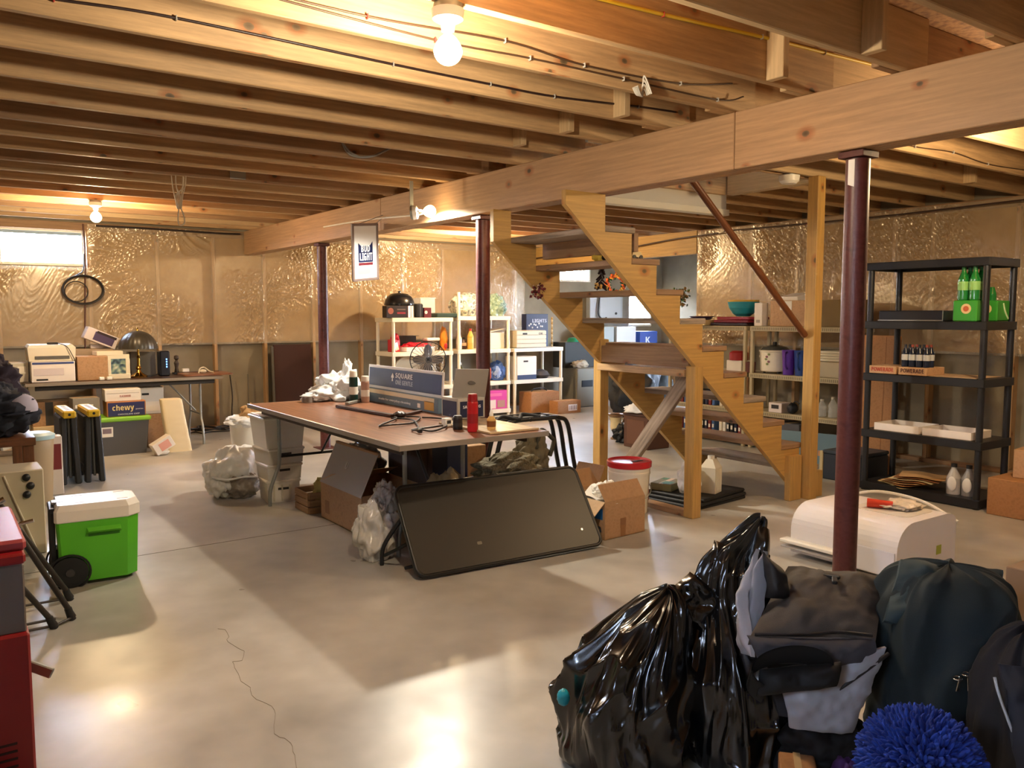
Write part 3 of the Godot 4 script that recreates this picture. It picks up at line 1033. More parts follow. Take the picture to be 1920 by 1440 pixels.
func back_table() -> void:
	# long table under the window wall: top y 0.74, running along x
	var t := thing("folding_table", "long dark-topped folding table against the back wall under the window", "table", V(1.68, 0, -9.5))
	part(t, "table_top", MB.new().box(V(0, 0.727, 0), V(1.86, 0.026, 0.72), 0.004), M.dark_top)
	part(t, "edge_band", MB.new().box(V(0, 0.722, 0.363), V(1.87, 0.03, 0.008), 0.002), pl("8d8478", 0.4))
	part(t, "apron", MB.new().box(V(0, 0.685, 0.3), V(1.7, 0.05, 0.02)), pl("2a241f"))
	folding_legs(t, 0.72, 0.6, 0.71, M.galv, -1)
	folding_legs(t, -0.91, 0.6, 0.71, M.galv, 1)
	t = thing("lap_tray", "low brown board lying flat on the right end of the back wall table", "board", V(2.5, 0.741, -9.45), 0)
	part(t, "board", MB.new().prism(rr(0.52, 0.4, 0.06), 0, 0.016), M.table_top).rotation.x = -PI / 2
	part(t, "rim", MB.new().box(V(0, 0.02, -0.17), V(0.4, 0.012, 0.01)), pl("5c4a3c"))
	# things on it
	t = thing("printer", "off-white inkjet printer with a dark handle, standing on a white carton", "printer", V(1.0, 0.945, -9.42))
	var b := MB.new()
	b.hexa([V(-0.2, 0, 0.15), V(0.2, 0, 0.15), V(0.2, 0, -0.15), V(-0.2, 0, -0.15), V(-0.21, 0.13, 0.13), V(0.21, 0.13, 0.13), V(0.21, 0.14, -0.15), V(-0.21, 0.14, -0.15)])
	b.hexa([V(-0.21, 0.13, 0.13), V(0.21, 0.13, 0.13), V(0.21, 0.14, -0.15), V(-0.21, 0.14, -0.15), V(-0.19, 0.155, 0.1), V(0.19, 0.155, 0.1), V(0.19, 0.165, -0.13), V(-0.19, 0.165, -0.13)])
	part(t, "casing", b, pl("d8d2c0", 0.45))
	part(t, "paper_slot", MB.new().box(V(0, 0.035, 0.146), V(0.3, 0.03, 0.02), 0.002), pl("5b5a58"))
	part(t, "handle", MB.new().box(V(0.02, 0.17, 0.02), V(0.1, 0.02, 0.03), 0.005), M.black_plastic)
	part(t, "cord", MB.new().tube(curve([V(0.07, 0.17, 0.02), V(0.13, 0.14, 0.14), V(0.17, 0.06, 0.17), V(0.2, -0.02, 0.18)]), 0.004, 6), M.black_plastic)
	t = carton("printed_carton", "white printed carton under the printer on the back table", V(1.0, 0.741, -9.38), V(0.38, 0.2, 0.3), 0, pl("ece6e0"))
	card(t, "blue_band", V(0, 0.185, 0.151), V(0.36, 0.02, 0.002), pl("3a4a86"))
	card(t, "printed_text", V(-0.04, 0.1, 0.151), V(0.26, 0.07, 0.002), pl("d6cdd0"))
	card(t, "barcode", V(-0.1, 0.025, 0.1515), V(0.1, 0.015, 0.002), pl("18181a"))
	t = carton("letter_box", "low pale grey file box at the far left end of the back table", V(0.72, 0.741, -9.5), V(0.14, 0.19, 0.3), 0, pl("c9c7bd"))
	card(t, "note", V(0.02, 0.12, 0.151), V(0.07, 0.07, 0.002), M.paper)
	t = carton("carton", "plain tan carton between the printer and the picture frame on the back table", V(1.35, 0.741, -9.38), V(0.28, 0.24, 0.3), 0, M.kraft)
	carton("carton", "grey-brown carton standing behind the plain tan carton on the back table", V(1.38, 0.741, -9.69), V(0.44, 0.3, 0.24), 0, pl("a08f7c", 0.8))
	t = carton("white_carton", "flat cream carton lying on the boxes left of the brass lamp", V(1.52, 0.982, -9.42), V(0.25, 0.045, 0.2), 4, pl("e8dcc0"))
	for p in [[1.42, "white adapter plug leaning on the tan carton, left one of two"], [1.49, "white adapter plug lying by the tan carton, right one of two"]]:
		t = thing("power_adapter", p[1], "adapter", V(p[0], 0.741, -9.19), 12)
		part(t, "adapter_body", MB.new().box(V(0, 0.017, 0), V(0.05, 0.034, 0.035), 0.006), M.white_plastic)
		part(t, "prong", MB.new().box(V(0.032, 0.017, 0), V(0.016, 0.006, 0.012), 0.001), M.steel)
	t = thing("picture_frame", "cream picture frame with a dark photo, leaning on the boxes left of the brass lamp", "frame", V(1.6, 0.741, -9.3))
	b = MB.new()
	for f in [[0, 0.025, 0.22, 0.05], [0, 0.225, 0.22, 0.05], [-0.09, 0.125, 0.04, 0.16], [0.09, 0.125, 0.04, 0.16]]:
		b.box(V(f[0], f[1], -f[1] * 0.15), V(f[2], f[3], 0.018), 0.003)
	part(t, "frame_border", b, pl("e0d8bc", 0.5))
	part(t, "photo", MB.new().box(V(0, 0.125, -0.022), V(0.15, 0.16, 0.004), 0), rough_tri("photo_print", "ffffff", 0.3, noise_tex("photo", 0.02, 2, ["1c2a33", "4f6a78", "8aa08a", "d8d4c4"], 128), 5.0))
	part(t, "easel_back", MB.new().box(V(0, 0.12, -0.06), V(0.06, 0.2, 0.004), 0, Basis(Vector3.RIGHT, 0.3)), M.black_plastic)
	t = thing("shoe_box", "white and purple printed box tilted on top of the back table cartons", "box", V(1.5, 1.045, -9.7), 0)
	b = MB.new()
	b.box(V(0, 0.11, 0), V(0.32, 0.13, 0.2), 0.004, Basis(Vector3.BACK, -0.42))
	part(t, "box_body", b, pl("d8d0d4"))
	part(t, "printed_panel", MB.new().box(V(0.02, 0.1, 0.101), V(0.2, 0.09, 0.002), 0, Basis(Vector3.BACK, -0.42)), pl("4a3c66"))
	part(t, "dark_stripe", MB.new().box(V(0.05, 0.135, 0.1015), V(0.2, 0.025, 0.002), 0, Basis(Vector3.BACK, -0.42)), pl("2a1a22"))
	part(t, "prop_block", MB.new().box(V(0.0, 0.02, -0.02), V(0.2, 0.04, 0.1), 0.003), pl("c8c0c4"))
	# brass lamp with a pleated dome shade
	t = thing("table_lamp", "brass table lamp with a dark ribbed dome shade and glass fringe", "lamp", V(1.82, 0.741, -9.45))
	b = MB.new()
	b.lathe([Vector2(0, 0), Vector2(0.085, 0), Vector2(0.088, 0.012), Vector2(0.06, 0.03), Vector2(0.03, 0.05), Vector2(0.018, 0.075), Vector2(0.028, 0.095), Vector2(0.016, 0.12), Vector2(0.014, 0.2), Vector2(0.02, 0.21), Vector2(0.012, 0.23), Vector2(0.012, 0.3), Vector2(0.022, 0.31), Vector2(0.008, 0.34), Vector2(0, 0.34)], Vector3.ZERO, 24)
	part(t, "stem", b, M.brass)
	b = MB.new()
	var dome := func(r): return func(p, q):
		var a: float = p * TAU
		var h: float = q * PI / 2
		var rib: float = 1.0 + 0.025 * absf(sin(a * 9))
		return V(cos(a) * cos(h) * r * rib, 0.3 + sin(h) * r * 1.0, -sin(a) * cos(h) * r * rib)
	b.grid(90, 12, dome.call(0.19), false, 1, 1, true)
	b.grid(90, 12, dome.call(0.186), true, 1, 1, true)
	part(t, "shade", b, mat("lamp_shade", "38342c", 0.35, {"backlight_enabled": true, "backlight": Color(0.25, 0.2, 0.12)}))
	b = MB.new()
	for k in 36:
		var a := TAU * k / 36
		b.bar(V(cos(a) * 0.188, 0.305, sin(a) * 0.188), V(cos(a) * 0.188, 0.255 + 0.012 * (k % 2), sin(a) * 0.188), 0.008, 0.004)
	part(t, "fringe", b, pl("8a8272", 0.2))
	part(t, "finial", MB.new().lathe([Vector2(0, 0.485), Vector2(0.012, 0.49), Vector2(0.006, 0.505), Vector2(0.011, 0.515), Vector2(0, 0.53)], Vector3.ZERO, 12), M.brass)
	t = carton("carton", "grey carton behind the brass lamp on the back table", V(1.9, 0.741, -9.72), V(0.26, 0.26, 0.2), 0, pl("7e776c", 0.8))
	t = thing("router", "black upright router with blue lights on the back table", "router", V(2.08, 0.741, -9.5))
	part(t, "casing", MB.new().box(V(0, 0.135, 0), V(0.1, 0.27, 0.16), 0.012), mat("router_black", "141824", 0.3))
	for k in 4:
		part(t, "led", MB.new().box(V(0.015, 0.1 + k * 0.027, 0.081), V(0.014, 0.016, 0.003), 0.001), mat("blue_led", "9fc4ff", 0.4, {"emission_enabled": true, "emission": Color(0.35, 0.6, 1.0), "emission_energy_multiplier": 2.5}))
	part(t, "cord", MB.new().tube(curve([V(-0.05, 0.03, 0.03), V(-0.14, 0.01, 0.1), V(-0.2, 0.008, 0.16)]), 0.005, 6), M.black_plastic)
	t = thing("desk_figure", "small dark figurine beside the router on the back table", "figurine", V(2.27, 0.741, -9.74))
	part(t, "stand", MB.new().box(V(0.06, 0.008, 0), V(0.2, 0.016, 0.1), 0.003), M.black_plastic)
	part(t, "figure", MB.new().lathe([Vector2(0, 0.016), Vector2(0.025, 0.018), Vector2(0.018, 0.07), Vector2(0.028, 0.12), Vector2(0.012, 0.15), Vector2(0.026, 0.17), Vector2(0.024, 0.2), Vector2(0, 0.21)], Vector3.ZERO, 14), pl("3a2e26"))
	part(t, "white_block", MB.new().box(V(0.09, 0.035, 0.02), V(0.07, 0.04, 0.05), 0.004), M.white_plastic)
	b = MB.new().tube(curve([V(0, 0, 0.02), V(0.02, 0.05, 0), V(0.07, 0.06, -0.02), V(0.12, 0.02, 0), V(0.16, 0.006, 0.02)]), 0.007, 8)
	b.blob(V(0.05, 0.02, 0), V(0.04, 0.022, 0.03), func(_d): return 1.0, 14, 8)
	solo("computer_mouse", b, pl("d8d0bc", 0.4), "pale mouse with a looped cord on the brown board at the table's right end", "mouse", V(2.42, 0.758, -9.42))
	# under the table
	t = carton("carton", "brown carton with a dark tape band under the left end of the back table", V(0.975, 0.302, -9.45), V(0.34, 0.24, 0.3), 0, M.kraft)
	card(t, "dark_band", V(-0.02, 0.12, 0.151), V(0.07, 0.23, 0.002), pl("3c3a36"))
	t = carton("low_carton", "cream carton at the bottom under the left end of the back table", V(0.985, 0.001, -9.42), V(0.36, 0.3, 0.32), 0, pl("d6c096"))
	t = carton("book_stack_box", "grey and white printed box of drinks on the grey tote's left side", V(1.24, 0.386, -9.1), V(0.24, 0.2, 0.2), 3, pl("8c8678"))
	card(t, "white_print", V(-0.02, 0.12, 0.101), V(0.16, 0.03, 0.002), pl("eceadf"))
	card(t, "dark_print", V(-0.02, 0.07, 0.101), V(0.18, 0.05, 0.002), pl("2a3230"))
	t = thing("storage_tote", "grey plastic storage tote with a lime green lid under the back table", "tote", V(1.55, 0, -9.12))
	b = MB.new()
	b.hexa([V(-0.22, 0, 0.15), V(0.22, 0, 0.15), V(0.22, 0, -0.17), V(-0.22, 0, -0.17), V(-0.25, 0.34, 0.18), V(0.25, 0.34, 0.18), V(0.25, 0.34, -0.2), V(-0.25, 0.34, -0.2)])
	part(t, "tote_body", b, pl("55565a", 0.5))
	part(t, "lid", MB.new().box(V(0, 0.362, -0.01), V(0.54, 0.045, 0.42), 0.012), pl("86c43a", 0.45), "lime green lid")
	var tb := Basis(Vector3.RIGHT, 0.09)
	card(t, "sticker", V(-0.14, 0.24, 0.174), V(0.11, 0.1, 0.002), M.paper, tb)
	card(t, "sticker_print", V(-0.14, 0.25, 0.1757), V(0.08, 0.05, 0.002), pl("8a7a84"), tb)
	t = carton("snack_carton", "dark blue snack carton with large yellow lettering on the green tote lid", V(1.6, 0.386, -9.08), V(0.36, 0.15, 0.22), 0, pl("b87a48"))
	card(t, "front_panel", V(0, 0.072, 0.1112), V(0.34, 0.135, 0.002), pl("272b5c", 0.5))
	letters(t, "chewy", V(-0.03, 0.08, 0.1125), 0.2, 0.075, pl("e6d08a", 0.5))
	letters(t, "granola bars", V(0.12, 0.068, 0.1125), 0.07, 0.014, pl("d8d4e0", 0.5))
	letters(t, "CHOCOLATE CHIP", V(0.02, 0.022, 0.1125), 0.2, 0.013, pl("d8d4e0", 0.5))
	t = carton("paper_ream", "white paper pack with small red lettering on top of the blue snack carton", V(1.58, 0.5375, -9.1), V(0.33, 0.12, 0.22), -2, pl("efeae0"))
	letters(t, "BLACKWOOD", V(0.02, 0.05, 0.1115), 0.1, 0.02, pl("b0605a", 0.6))
	card(t, "printed_rule", V(0, 0.08, 0.111), V(0.3, 0.004, 0.001), pl("a8a098"))
	t = carton("file_box", "white file box with a black hand hole under the back table", V(1.86, 0.36, -9.42), V(0.32, 0.28, 0.3), 0, pl("dcdad4"))
	card(t, "hand_hole", V(-0.02, 0.21, 0.1505), V(0.07, 0.022, 0.002), pl("101010"))
	card(t, "printed_label", V(0.05, 0.08, 0.151), V(0.14, 0.1, 0.002), pl("efe6d8"))
	carton("carton", "tall brown carton under the white file box right of the grey tote", V(1.94, 0.001, -9.42), V(0.18, 0.355, 0.3), 0, M.kraft)
	# foam block and paper box on the floor
	t = thing("foam_block", "tall cream foam block leaning upright beside the back table leg", "foam block", V(2.05, 0.0, -8.92), -4)
	b = MB.new()
	b.grid(24, 40, func(p, q):
		var a: float = p * TAU
		var c := V(signf(cos(a)) * pow(absf(cos(a)), 0.3) * 0.115, q * 0.53, -signf(sin(a)) * pow(absf(sin(a)), 0.3) * 0.085)
		var k: float = 1.0 + 0.02 * noise(c, 14.0) + 0.03 * noise(c, 4.0)
		return V(c.x * k * (1.0 - 0.1 * q) - 0.06 * q + 0.03, c.y, c.z * k - 0.08 * q), false, 1, 1, true)
	b.blob(V(-0.03, 0.525, -0.08), V(0.1, 0.012, 0.08), func(d): return 1.0 + 0.05 * noise(d, 5.0), 24, 6, 0.4)
	part(t, "block", b, pl("e2d2ae", 0.9))
	t = thing("paper_box", "small white box with a pink print tilted against the cream foam block", "box", V(1.87, 0.0, -8.72), 8)
	b = MB.new().box(V(0, 0.105, 0), V(0.2, 0.12, 0.1), 0.003, Basis(Vector3.BACK, 0.5))
	part(t, "box_body", b, pl("e8ded0"))
	part(t, "pink_print", MB.new().box(V(0.01, 0.105, 0.051), V(0.11, 0.08, 0.002), 0, Basis(Vector3.BACK, 0.5)), pl("e0a08c"))
	part(t, "crumpled_base", MB.new().blob(V(0, 0.03, 0), V(0.07, 0.03, 0.05), func(d): return 1.0 + 0.2 * noise(d, 5.0), 16, 8), pl("d8ccb8"))
	# cables on the floor by the wall
	b = MB.new()
	for k in 6:
		var p := []
		for i in 9:
			p.append(V(2.5 + 0.08 * i + rng.randf_range(-0.08, 0.08), 0.012 + 0.012 * k, -10.1 + rng.randf_range(-0.12, 0.12)))
		b.tube(curve(p, 5), 0.008, 6)
	solo("cord_tangle", b, pl("2a2624", 0.5), "tangle of dark cords on the floor along the back wall behind the foam block", "cords")
	t = thing("power_strip", "dark power cords hanging down the concrete below the back table's right end", "cords", V(3.05, 0, -10.33))
	part(t, "cord", MB.new().tube(curve([V(-0.02, 0.66, 0), V(0.0, 0.4, 0.01), V(-0.01, 0.15, 0.02), V(0.05, 0.02, 0.06)]), 0.008, 6), pl("2e2a26"))
	part(t, "cord", MB.new().tube(curve([V(0.2, 0.66, 0), V(0.2, 0.4, 0.01), V(0.19, 0.2, 0.02), V(0.12, 0.03, 0.08)]), 0.007, 6), pl("6a645a"))
	part(t, "plug_block", MB.new().blob(V(0.12, 0.05, 0.09), V(0.09, 0.05, 0.06), func(d): return 1.0 + 0.35 * noise(d, 5.0), 18, 10), pl("4a3226"))
	# brown panel leaning on the back wall
	t = thing("brown_board", "dark brown panel leaning on the back wall left of the far steel column", "panel", V(3.82, 0, -10.28))
	part(t, "board", MB.new().box(V(0, 0.51, 0), V(0.5, 1.02, 0.03), 0.004, Basis(Vector3.RIGHT, -0.05)), rough_tri("dark_panel_wood", "3a1c14", 0.35, null, 1.0))
	part(t, "edge_strip", MB.new().box(V(-0.265, 0.5, 0.0), V(0.03, 1.0, 0.035), 0.003, Basis(Vector3.RIGHT, -0.05)), pl("5a5750", 0.5))

func left_front() -> void:
	# rolling cooler
	var t := thing("cooler", "lime green rolling cooler with a white lid, black wheels and pull handle", "cooler", V(0.70, 0.0, -4.84), -4)
	t.scale = V(1.14, 1.06, 1.1)
	var b := MB.new()
	var o := PackedVector2Array([Vector2(-0.165, 0.13), Vector2(0.115, 0.13), Vector2(0.165, 0.08), Vector2(0.165, -0.08), Vector2(0.115, -0.13), Vector2(-0.165, -0.13), Vector2(-0.175, -0.12), Vector2(-0.175, 0.12)])
	var ring := func(k, y, out): return V(o[k].x * out, y, o[k].y * out)
	for s in [[0.02, 0.93, 0.31, 1.0], [0.31, 1.0, 0.32, 1.0]]:
		for k in 8:
			var a0: Vector3 = ring.call(k, s[0], s[1])
			var a1: Vector3 = ring.call((k + 1) % 8, s[0], s[1])
			b.q4(a0, a1, ring.call((k + 1) % 8, s[2], s[3]), ring.call(k, s[2], s[3]), a0 + a1)
	b.T = Transform3D(Basis(V(1, 0, 0), V(0, 0, -1), V(0, 1, 0)), Vector3.ZERO)
	b.T = Transform3D.IDENTITY
	b.box(V(-0.03, 0.03, 0), V(0.24, 0.02, 0.2), 0.002)
	part(t, "cooler_body", b, pl("5cc32a", 0.35))
	b = MB.new()
	for s in [[0.32, 1.03, 0.325, 1.05], [0.325, 1.05, 0.375, 1.05], [0.375, 1.05, 0.405, 0.96]]:
		for k in 8:
			var a0: Vector3 = ring.call(k, s[0], s[1])
			var a1: Vector3 = ring.call((k + 1) % 8, s[0], s[1])
			b.q4(a0, a1, ring.call((k + 1) % 8, s[2], s[3]), ring.call(k, s[2], s[3]), a0 + a1)
	for k in range(1, 7):
		b.t3(ring.call(0, 0.405, 0.96), ring.call(k, 0.405, 0.96), ring.call(k + 1, 0.405, 0.96), Vector3.UP)
		b.t3(ring.call(0, 0.32, 1.03), ring.call(k, 0.32, 1.03), ring.call(k + 1, 0.32, 1.03), Vector3.DOWN)
	part(t, "lid", b, pl("f4efe8", 0.4), "white lid")
	for p in [V(-0.08, 0.4055, 0.085), V(0.1, 0.4055, 0.085), V(-0.08, 0.4055, -0.085), V(0.1, 0.4055, -0.085)]:
		part(t, "lid_recess", MB.new().box(p, V(0.045, 0.001, 0.012), 0), pl("b8b2aa", 0.5))
	b = MB.new()
	b.hexa([V(-0.06, 0.255, 0.128), V(0.09, 0.255, 0.128), V(0.09, 0.262, 0.128), V(-0.06, 0.262, 0.128), V(-0.05, 0.272, 0.162), V(0.08, 0.272, 0.162), V(0.085, 0.285, 0.128), V(-0.055, 0.285, 0.128)])
	part(t, "side_grip", b, pl("6fd03a", 0.35))
	part(t, "grip_recess", MB.new().box(V(0.015, 0.247, 0.1285), V(0.13, 0.012, 0.004), 0), pl("3a8a1a", 0.5))
	for z in [0.118, -0.118]:
		var w := part(t, "wheel", MB.new().cyl(V(-0.13, 0.075, z - 0.025), V(-0.13, 0.075, z + 0.025), 0.075, 0.075, 28), M.black_plastic)
		part(w, "hub", MB.new().cyl(V(-0.13, 0.075, z + 0.02), V(-0.13, 0.075, z + 0.031), 0.022, 0.018, 16), pl("3c3c40", 0.35))
		part(t, "wheel_arch", MB.new().lathe([Vector2(0.08, -0.006), Vector2(0.088, -0.006), Vector2(0.088, 0.006), Vector2(0.08, 0.006)], Vector3.ZERO, 28), M.black_plastic).transform = Transform3D(Basis(Vector3.RIGHT, PI / 2), V(-0.13, 0.075, z * 1.1))
	b = MB.new()
	for z in [-0.09, 0.09]:
		b.box(V(-0.19, 0.2, z), V(0.022, 0.34, 0.022), 0.004)
	b.box(V(-0.19, 0.375, 0), V(0.026, 0.026, 0.2), 0.005)
	part(t, "pull_handle", b, M.black_plastic)
	part(t, "latch", MB.new().box(V(-0.165, 0.4, 0), V(0.05, 0.012, 0.07), 0.003), pl("6a6a6c", 0.4))
	# two folded sawhorses
	for k in 2:
		t = thing("sawhorse", ["folded black sawhorse with a yellow cap, left one of the pair behind the cooler", "folded black sawhorse with a yellow cap, right one of the pair beside the grey tote"][k], "sawhorse", V(0.92 + k * 0.18, 0.0, -7.85), 0, "folded sawhorses")
		b = MB.new()
		for s in [-1, 1]:
			for z in [-0.2, 0.2]:
				b.bar(V(s * 0.035, 0.56, z * 0.9), V(s * 0.055, 0.0, z), 0.08, 0.045, Vector3.BACK, 0.008)
			b.box(V(s * 0.04, 0.31, 0), V(0.05, 0.5, 0.4), 0.01)
			b.box(V(s * 0.05, 0.1, 0), V(0.04, 0.08, 0.42), 0.006)
		part(t, "folded_frame", b, pl("26282a", 0.5))
		part(t, "groove", MB.new().box(V(0.0, 0.3, 0.19), V(0.02, 0.5, 0.02), 0.004), pl("4a4c4a", 0.4))
		part(t, "top_cap", MB.new().box(V(0, 0.585, 0), V(0.1, 0.06, 0.56), 0.012), pl("d8b41e", 0.45), "yellow top cap")
		card(t, "cap_label", V(0, 0.6155, 0.02), V(0.075, 0.002, 0.46), pl("e8e6e0"))
		for j in 7:
			card(t, "label_print", V(0.0, 0.617, -0.16 + j * 0.06), V(0.03, 0.001, 0.025), pl("3a3c3e"))
		part(t, "cap_hole", MB.new().cyl(V(0, 0.585, 0.278), V(0, 0.585, 0.2815), 0.011), pl("141414"))
	# red tool cabinet at the picture's left edge
	t = thing("tool_cabinet", "red metal tool cabinet with a grey drawer panel at the left edge of the view", "tool cabinet", V(-0.155, 0, -2.66))
	b = MB.new()
	b.box(V(0, 0.302, 0), V(0.67, 0.564, 0.5), 0.006)
	part(t, "cabinet_body", b, mat("tool_red", "8a1218", 0.35))
	b = MB.new().box(V(0, 0.777, 0), V(0.67, 0.028, 0.48), 0.006)
	part(t, "top_chest", b, M.tool_red)
	part(t, "lid", MB.new().box(V(0, 0.805, -0.02), V(0.68, 0.03, 0.46), 0.008), mat("tool_red_lid", "a8454a", 0.4))
	part(t, "grey_panel", MB.new().box(V(0.0, 0.672, 0), V(0.66, 0.18, 0.47), 0.004), pl("6a625c", 0.5))
	for k in 8:
		part(t, "vent_slot", MB.new().box(V(0.25, 0.16 + 0.02 * k, 0.251), V(0.09, 0.006, 0.002), 0), pl("300608"))
	for k in 2:
		part(t, "lid_latch", MB.new().box(V(0.27, 0.822, -0.1 + 0.05 * k), V(0.05, 0.004, 0.016), 0.001), M.black_metal)
	part(t, "side_handle", MB.new().bar(V(0.335, 0.42, 0.02), V(0.40, 0.385, 0.05), 0.03, 0.012), M.galv)
	for p in [V(-0.28, 0, 0.2), V(0.28, 0, 0.2), V(-0.28, 0, -0.2), V(0.28, 0, -0.2)]:
		part(t, "caster", MB.new().cyl(p + V(-0.015, 0.02, 0), p + V(0.015, 0.02, 0), 0.02, 0.02, 14), M.black_plastic)
	# folded camping chair: tubes leaning out behind the cabinet
	t = thing("camp_chair", "folded camping chair with dark tubes and pale blue fabric leaning beside the red cabinet", "folding chair", V(0.3, 0, -4.2))
	var ends := [V(0.11, 0.012, 0.07), V(0.19, 0.012, 0.0), V(0.22, 0.012, -0.3)]
	var tops := [V(-0.14, 0.42, 0.12), V(-0.03, 0.47, -0.02), V(-0.06, 0.52, -0.28)]
	for k in 3:
		var l := part(t, "leg", MB.new().tube([ends[k], tops[k]], 0.013, 10), pl("2b2624", 0.4))
		part(l, "foot_cap", MB.new().cyl(ends[k] - V(0.006, 0.012, 0), ends[k] + (tops[k] - ends[k]).normalized() * 0.05, 0.018, 0.016, 12), M.black_plastic)
		part(l, "joint", MB.new().cyl(tops[k] - V(0.02, 0.0, 0), tops[k] + V(0.02, 0.02, 0), 0.016, 0.016, 10), M.chrome)
	for p in [[ends[0], V(-0.3, 0.02, 0.11)], [ends[1], ends[0]], [ends[2], V(-0.2, 0.03, -0.24)], [ends[0] + V(0, 0.03, 0), V(-0.3, 0.05, 0.11)]]:
		part(t, "stretcher", MB.new().tube([p[0], p[1]], 0.006, 8), pl("3a3430", 0.4))
	b = MB.new().cloth(16, 10, func(p, q): return tops[0].lerp(tops[1], p) + V(0.03, -0.16 * q - 0.03 * sin(p * 9), 0.02 * sin(p * 14 + q * 3)), V(-0.006, 0, 0.004))
	part(t, "fabric", b, pl("8fa4bc", 0.8))
	part(t, "hinge_bolt", MB.new().cyl(V(-0.02, 0.47, -0.02), V(0.05, 0.485, -0.0), 0.008), M.chrome)
	# clutter beyond: work bench with clothes, white panels, red hose drum
	t = thing("work_bench", "brown wooden bench heaped with clothes at the left edge beyond the red cabinet", "bench", V(0.22, 0, -6.3))
	part(t, "bench_top", MB.new().box(V(0, 0.62, 0), V(0.6, 0.05, 0.9)), M.dark_wood)
	for p in [V(-0.26, 0, 0.4), V(0.26, 0, 0.4), V(-0.26, 0, -0.4), V(0.26, 0, -0.4)]:
		part(t, "leg", MB.new().box(p + V(0, 0.3, 0), V(0.06, 0.6, 0.06)), M.dark_wood)
	for c in [["jacket_pile", "dark navy jacket heaped on the front of the left bench", V(0.3, 0.645, -6.05), V(0.24, 0.17, 0.24), "1d2130"], ["clothes_pile", "dark plum clothes heaped at the back of the left bench", V(0.3, 0.645, -6.5), V(0.22, 0.26, 0.2), "2c2230"]]:
		b = MB.new().blob(V(0, c[3].y * 0.9, 0), c[3], func(d): return 1.0 + 0.3 * noise(d, 2.2) + 0.12 * noise(d, 6.0), 48, 32)
		for k in b.v.size():
			b.v[k].y = maxf(b.v[k].y, 0.002)
		solo(c[0], b, pl(c[4], 0.9), c[1], "clothes", c[2])
	t = thing("baseball_cap", "pale lilac cap with a dark navy brim on the clothes of the left bench", "cap", V(0.46, 0.80, -5.96), -30)
	b = MB.new().blob(V(0, 0.02, 0), V(0.09, 0.09, 0.1), func(_d): return 1.0, 24, 14)
	for k in b.v.size():
		b.v[k].y = maxf(b.v[k].y, 0.0)
	part(t, "crown", b, pl("b4aec4", 0.85))
	part(t, "brim", MB.new().prism(PackedVector2Array([Vector2(-0.09, 0), Vector2(0.09, 0), Vector2(0.08, 0.07), Vector2(0, 0.1), Vector2(-0.08, 0.07)]), 0, 0.006), pl("23283c", 0.85)).transform = Transform3D(Basis(Vector3.RIGHT, PI / 2 + 0.15), V(0, 0.012, 0.08))
	t = thing("lidded_bin", "tall cream bin with a pale blue lid behind the cooler, left of the sawhorses", "bin", V(0.62, 0, -6.95))
	b = MB.new()
	b.lathe([Vector2(0, 0.0), Vector2(0.09, 0.0), Vector2(0.115, 0.5), Vector2(0, 0.5)], Vector3.ZERO, 28)
	part(t, "bin_body", b, pl("b8a890", 0.6))
	part(t, "lid", MB.new().lathe([Vector2(0.122, 0.49), Vector2(0.125, 0.52), Vector2(0.09, 0.54), Vector2(0, 0.545)], Vector3.ZERO, 28), pl("b4d8e6", 0.4), "pale blue lid")
	t = thing("white_cabinet", "white panelled cabinet side with dark knobs standing behind the red cabinet", "cabinet", V(0.27, 0, -5.55))
	part(t, "side_panel", MB.new().box(V(0, 0.25, -0.1), V(0.5, 0.5, 0.3), 0.006), pl("cfc4ae", 0.6))
	part(t, "raised_edge", MB.new().bar(V(0.05, 0.48, 0.058), V(0.2, 0.02, 0.07), 0.02, 0.01, Vector3.BACK), pl("e0d8c4", 0.5))
	for k in 3:
		part(t, "knob", MB.new().blob(V(0.16 + 0.02 * (k % 2), 0.36 + 0.05 * k, 0.06), V(0.022, 0.022, 0.02), func(_d): return 1.0, 12, 8), M.black_plastic)
	t = thing("hose_reel", "dark red round hose reel standing on the floor behind the red cabinet", "hose reel", V(0.16, 0.2, -5.2))
	b = MB.new()
	for k in 4:
		var p := []
		for i in 20:
			p.append(V(cos(TAU * i / 20) * (0.2 - 0.03 * k), sin(TAU * i / 20) * (0.2 - 0.03 * k), 0.015 * (k % 2)))
		b.tube(curve(p, 2, true), 0.017, 8, true)
	part(t, "hose", b, pl("5a1a20", 0.45))
	part(t, "drum", MB.new().cyl(V(0, 0, -0.08), V(0, 0, -0.01), 0.19, 0.19, 32), pl("43161a", 0.5))
	t = carton("print_box", "yellow and white box corner resting on the red hose reel at the left edge", V(0.1, 0.432, -5.1), V(0.2, 0.07, 0.16), 20, pl("e8e2d8"))
	card(t, "yellow_print", V(0.02, 0.03, 0.081), V(0.12, 0.05, 0.002), pl("e0b83a"))
	t = carton("tall_book", "white and maroon printed box standing between cream bin and sawhorses", V(0.76, 0, -7.3), V(0.12, 0.46, 0.12), 0, pl("e4dcd8"))
	card(t, "maroon_print", V(0, 0.3, 0.061), V(0.1, 0.2, 0.002), pl("7a2a30"))
	t = thing("black_bag", "black cloth bag slumped against the front of the red tool cabinet", "bag", V(0.09, 0.0, -2.3))
	b = MB.new().blob(V(0, 0.1, 0), V(0.09, 0.12, 0.08), func(d): return 1.0 + 0.2 * noise(d, 3.0), 24, 16)
	for k in b.v.size():
		b.v[k].y = maxf(b.v[k].y, 0.001)
	part(t, "bag_body", b, pl("15161a", 0.9))
	part(t, "strap", MB.new().tube(curve([V(-0.05, 0.18, 0.03), V(0.0, 0.26, 0.04), V(0.04, 0.19, 0.03)]), 0.008, 6), pl("101114", 0.8))
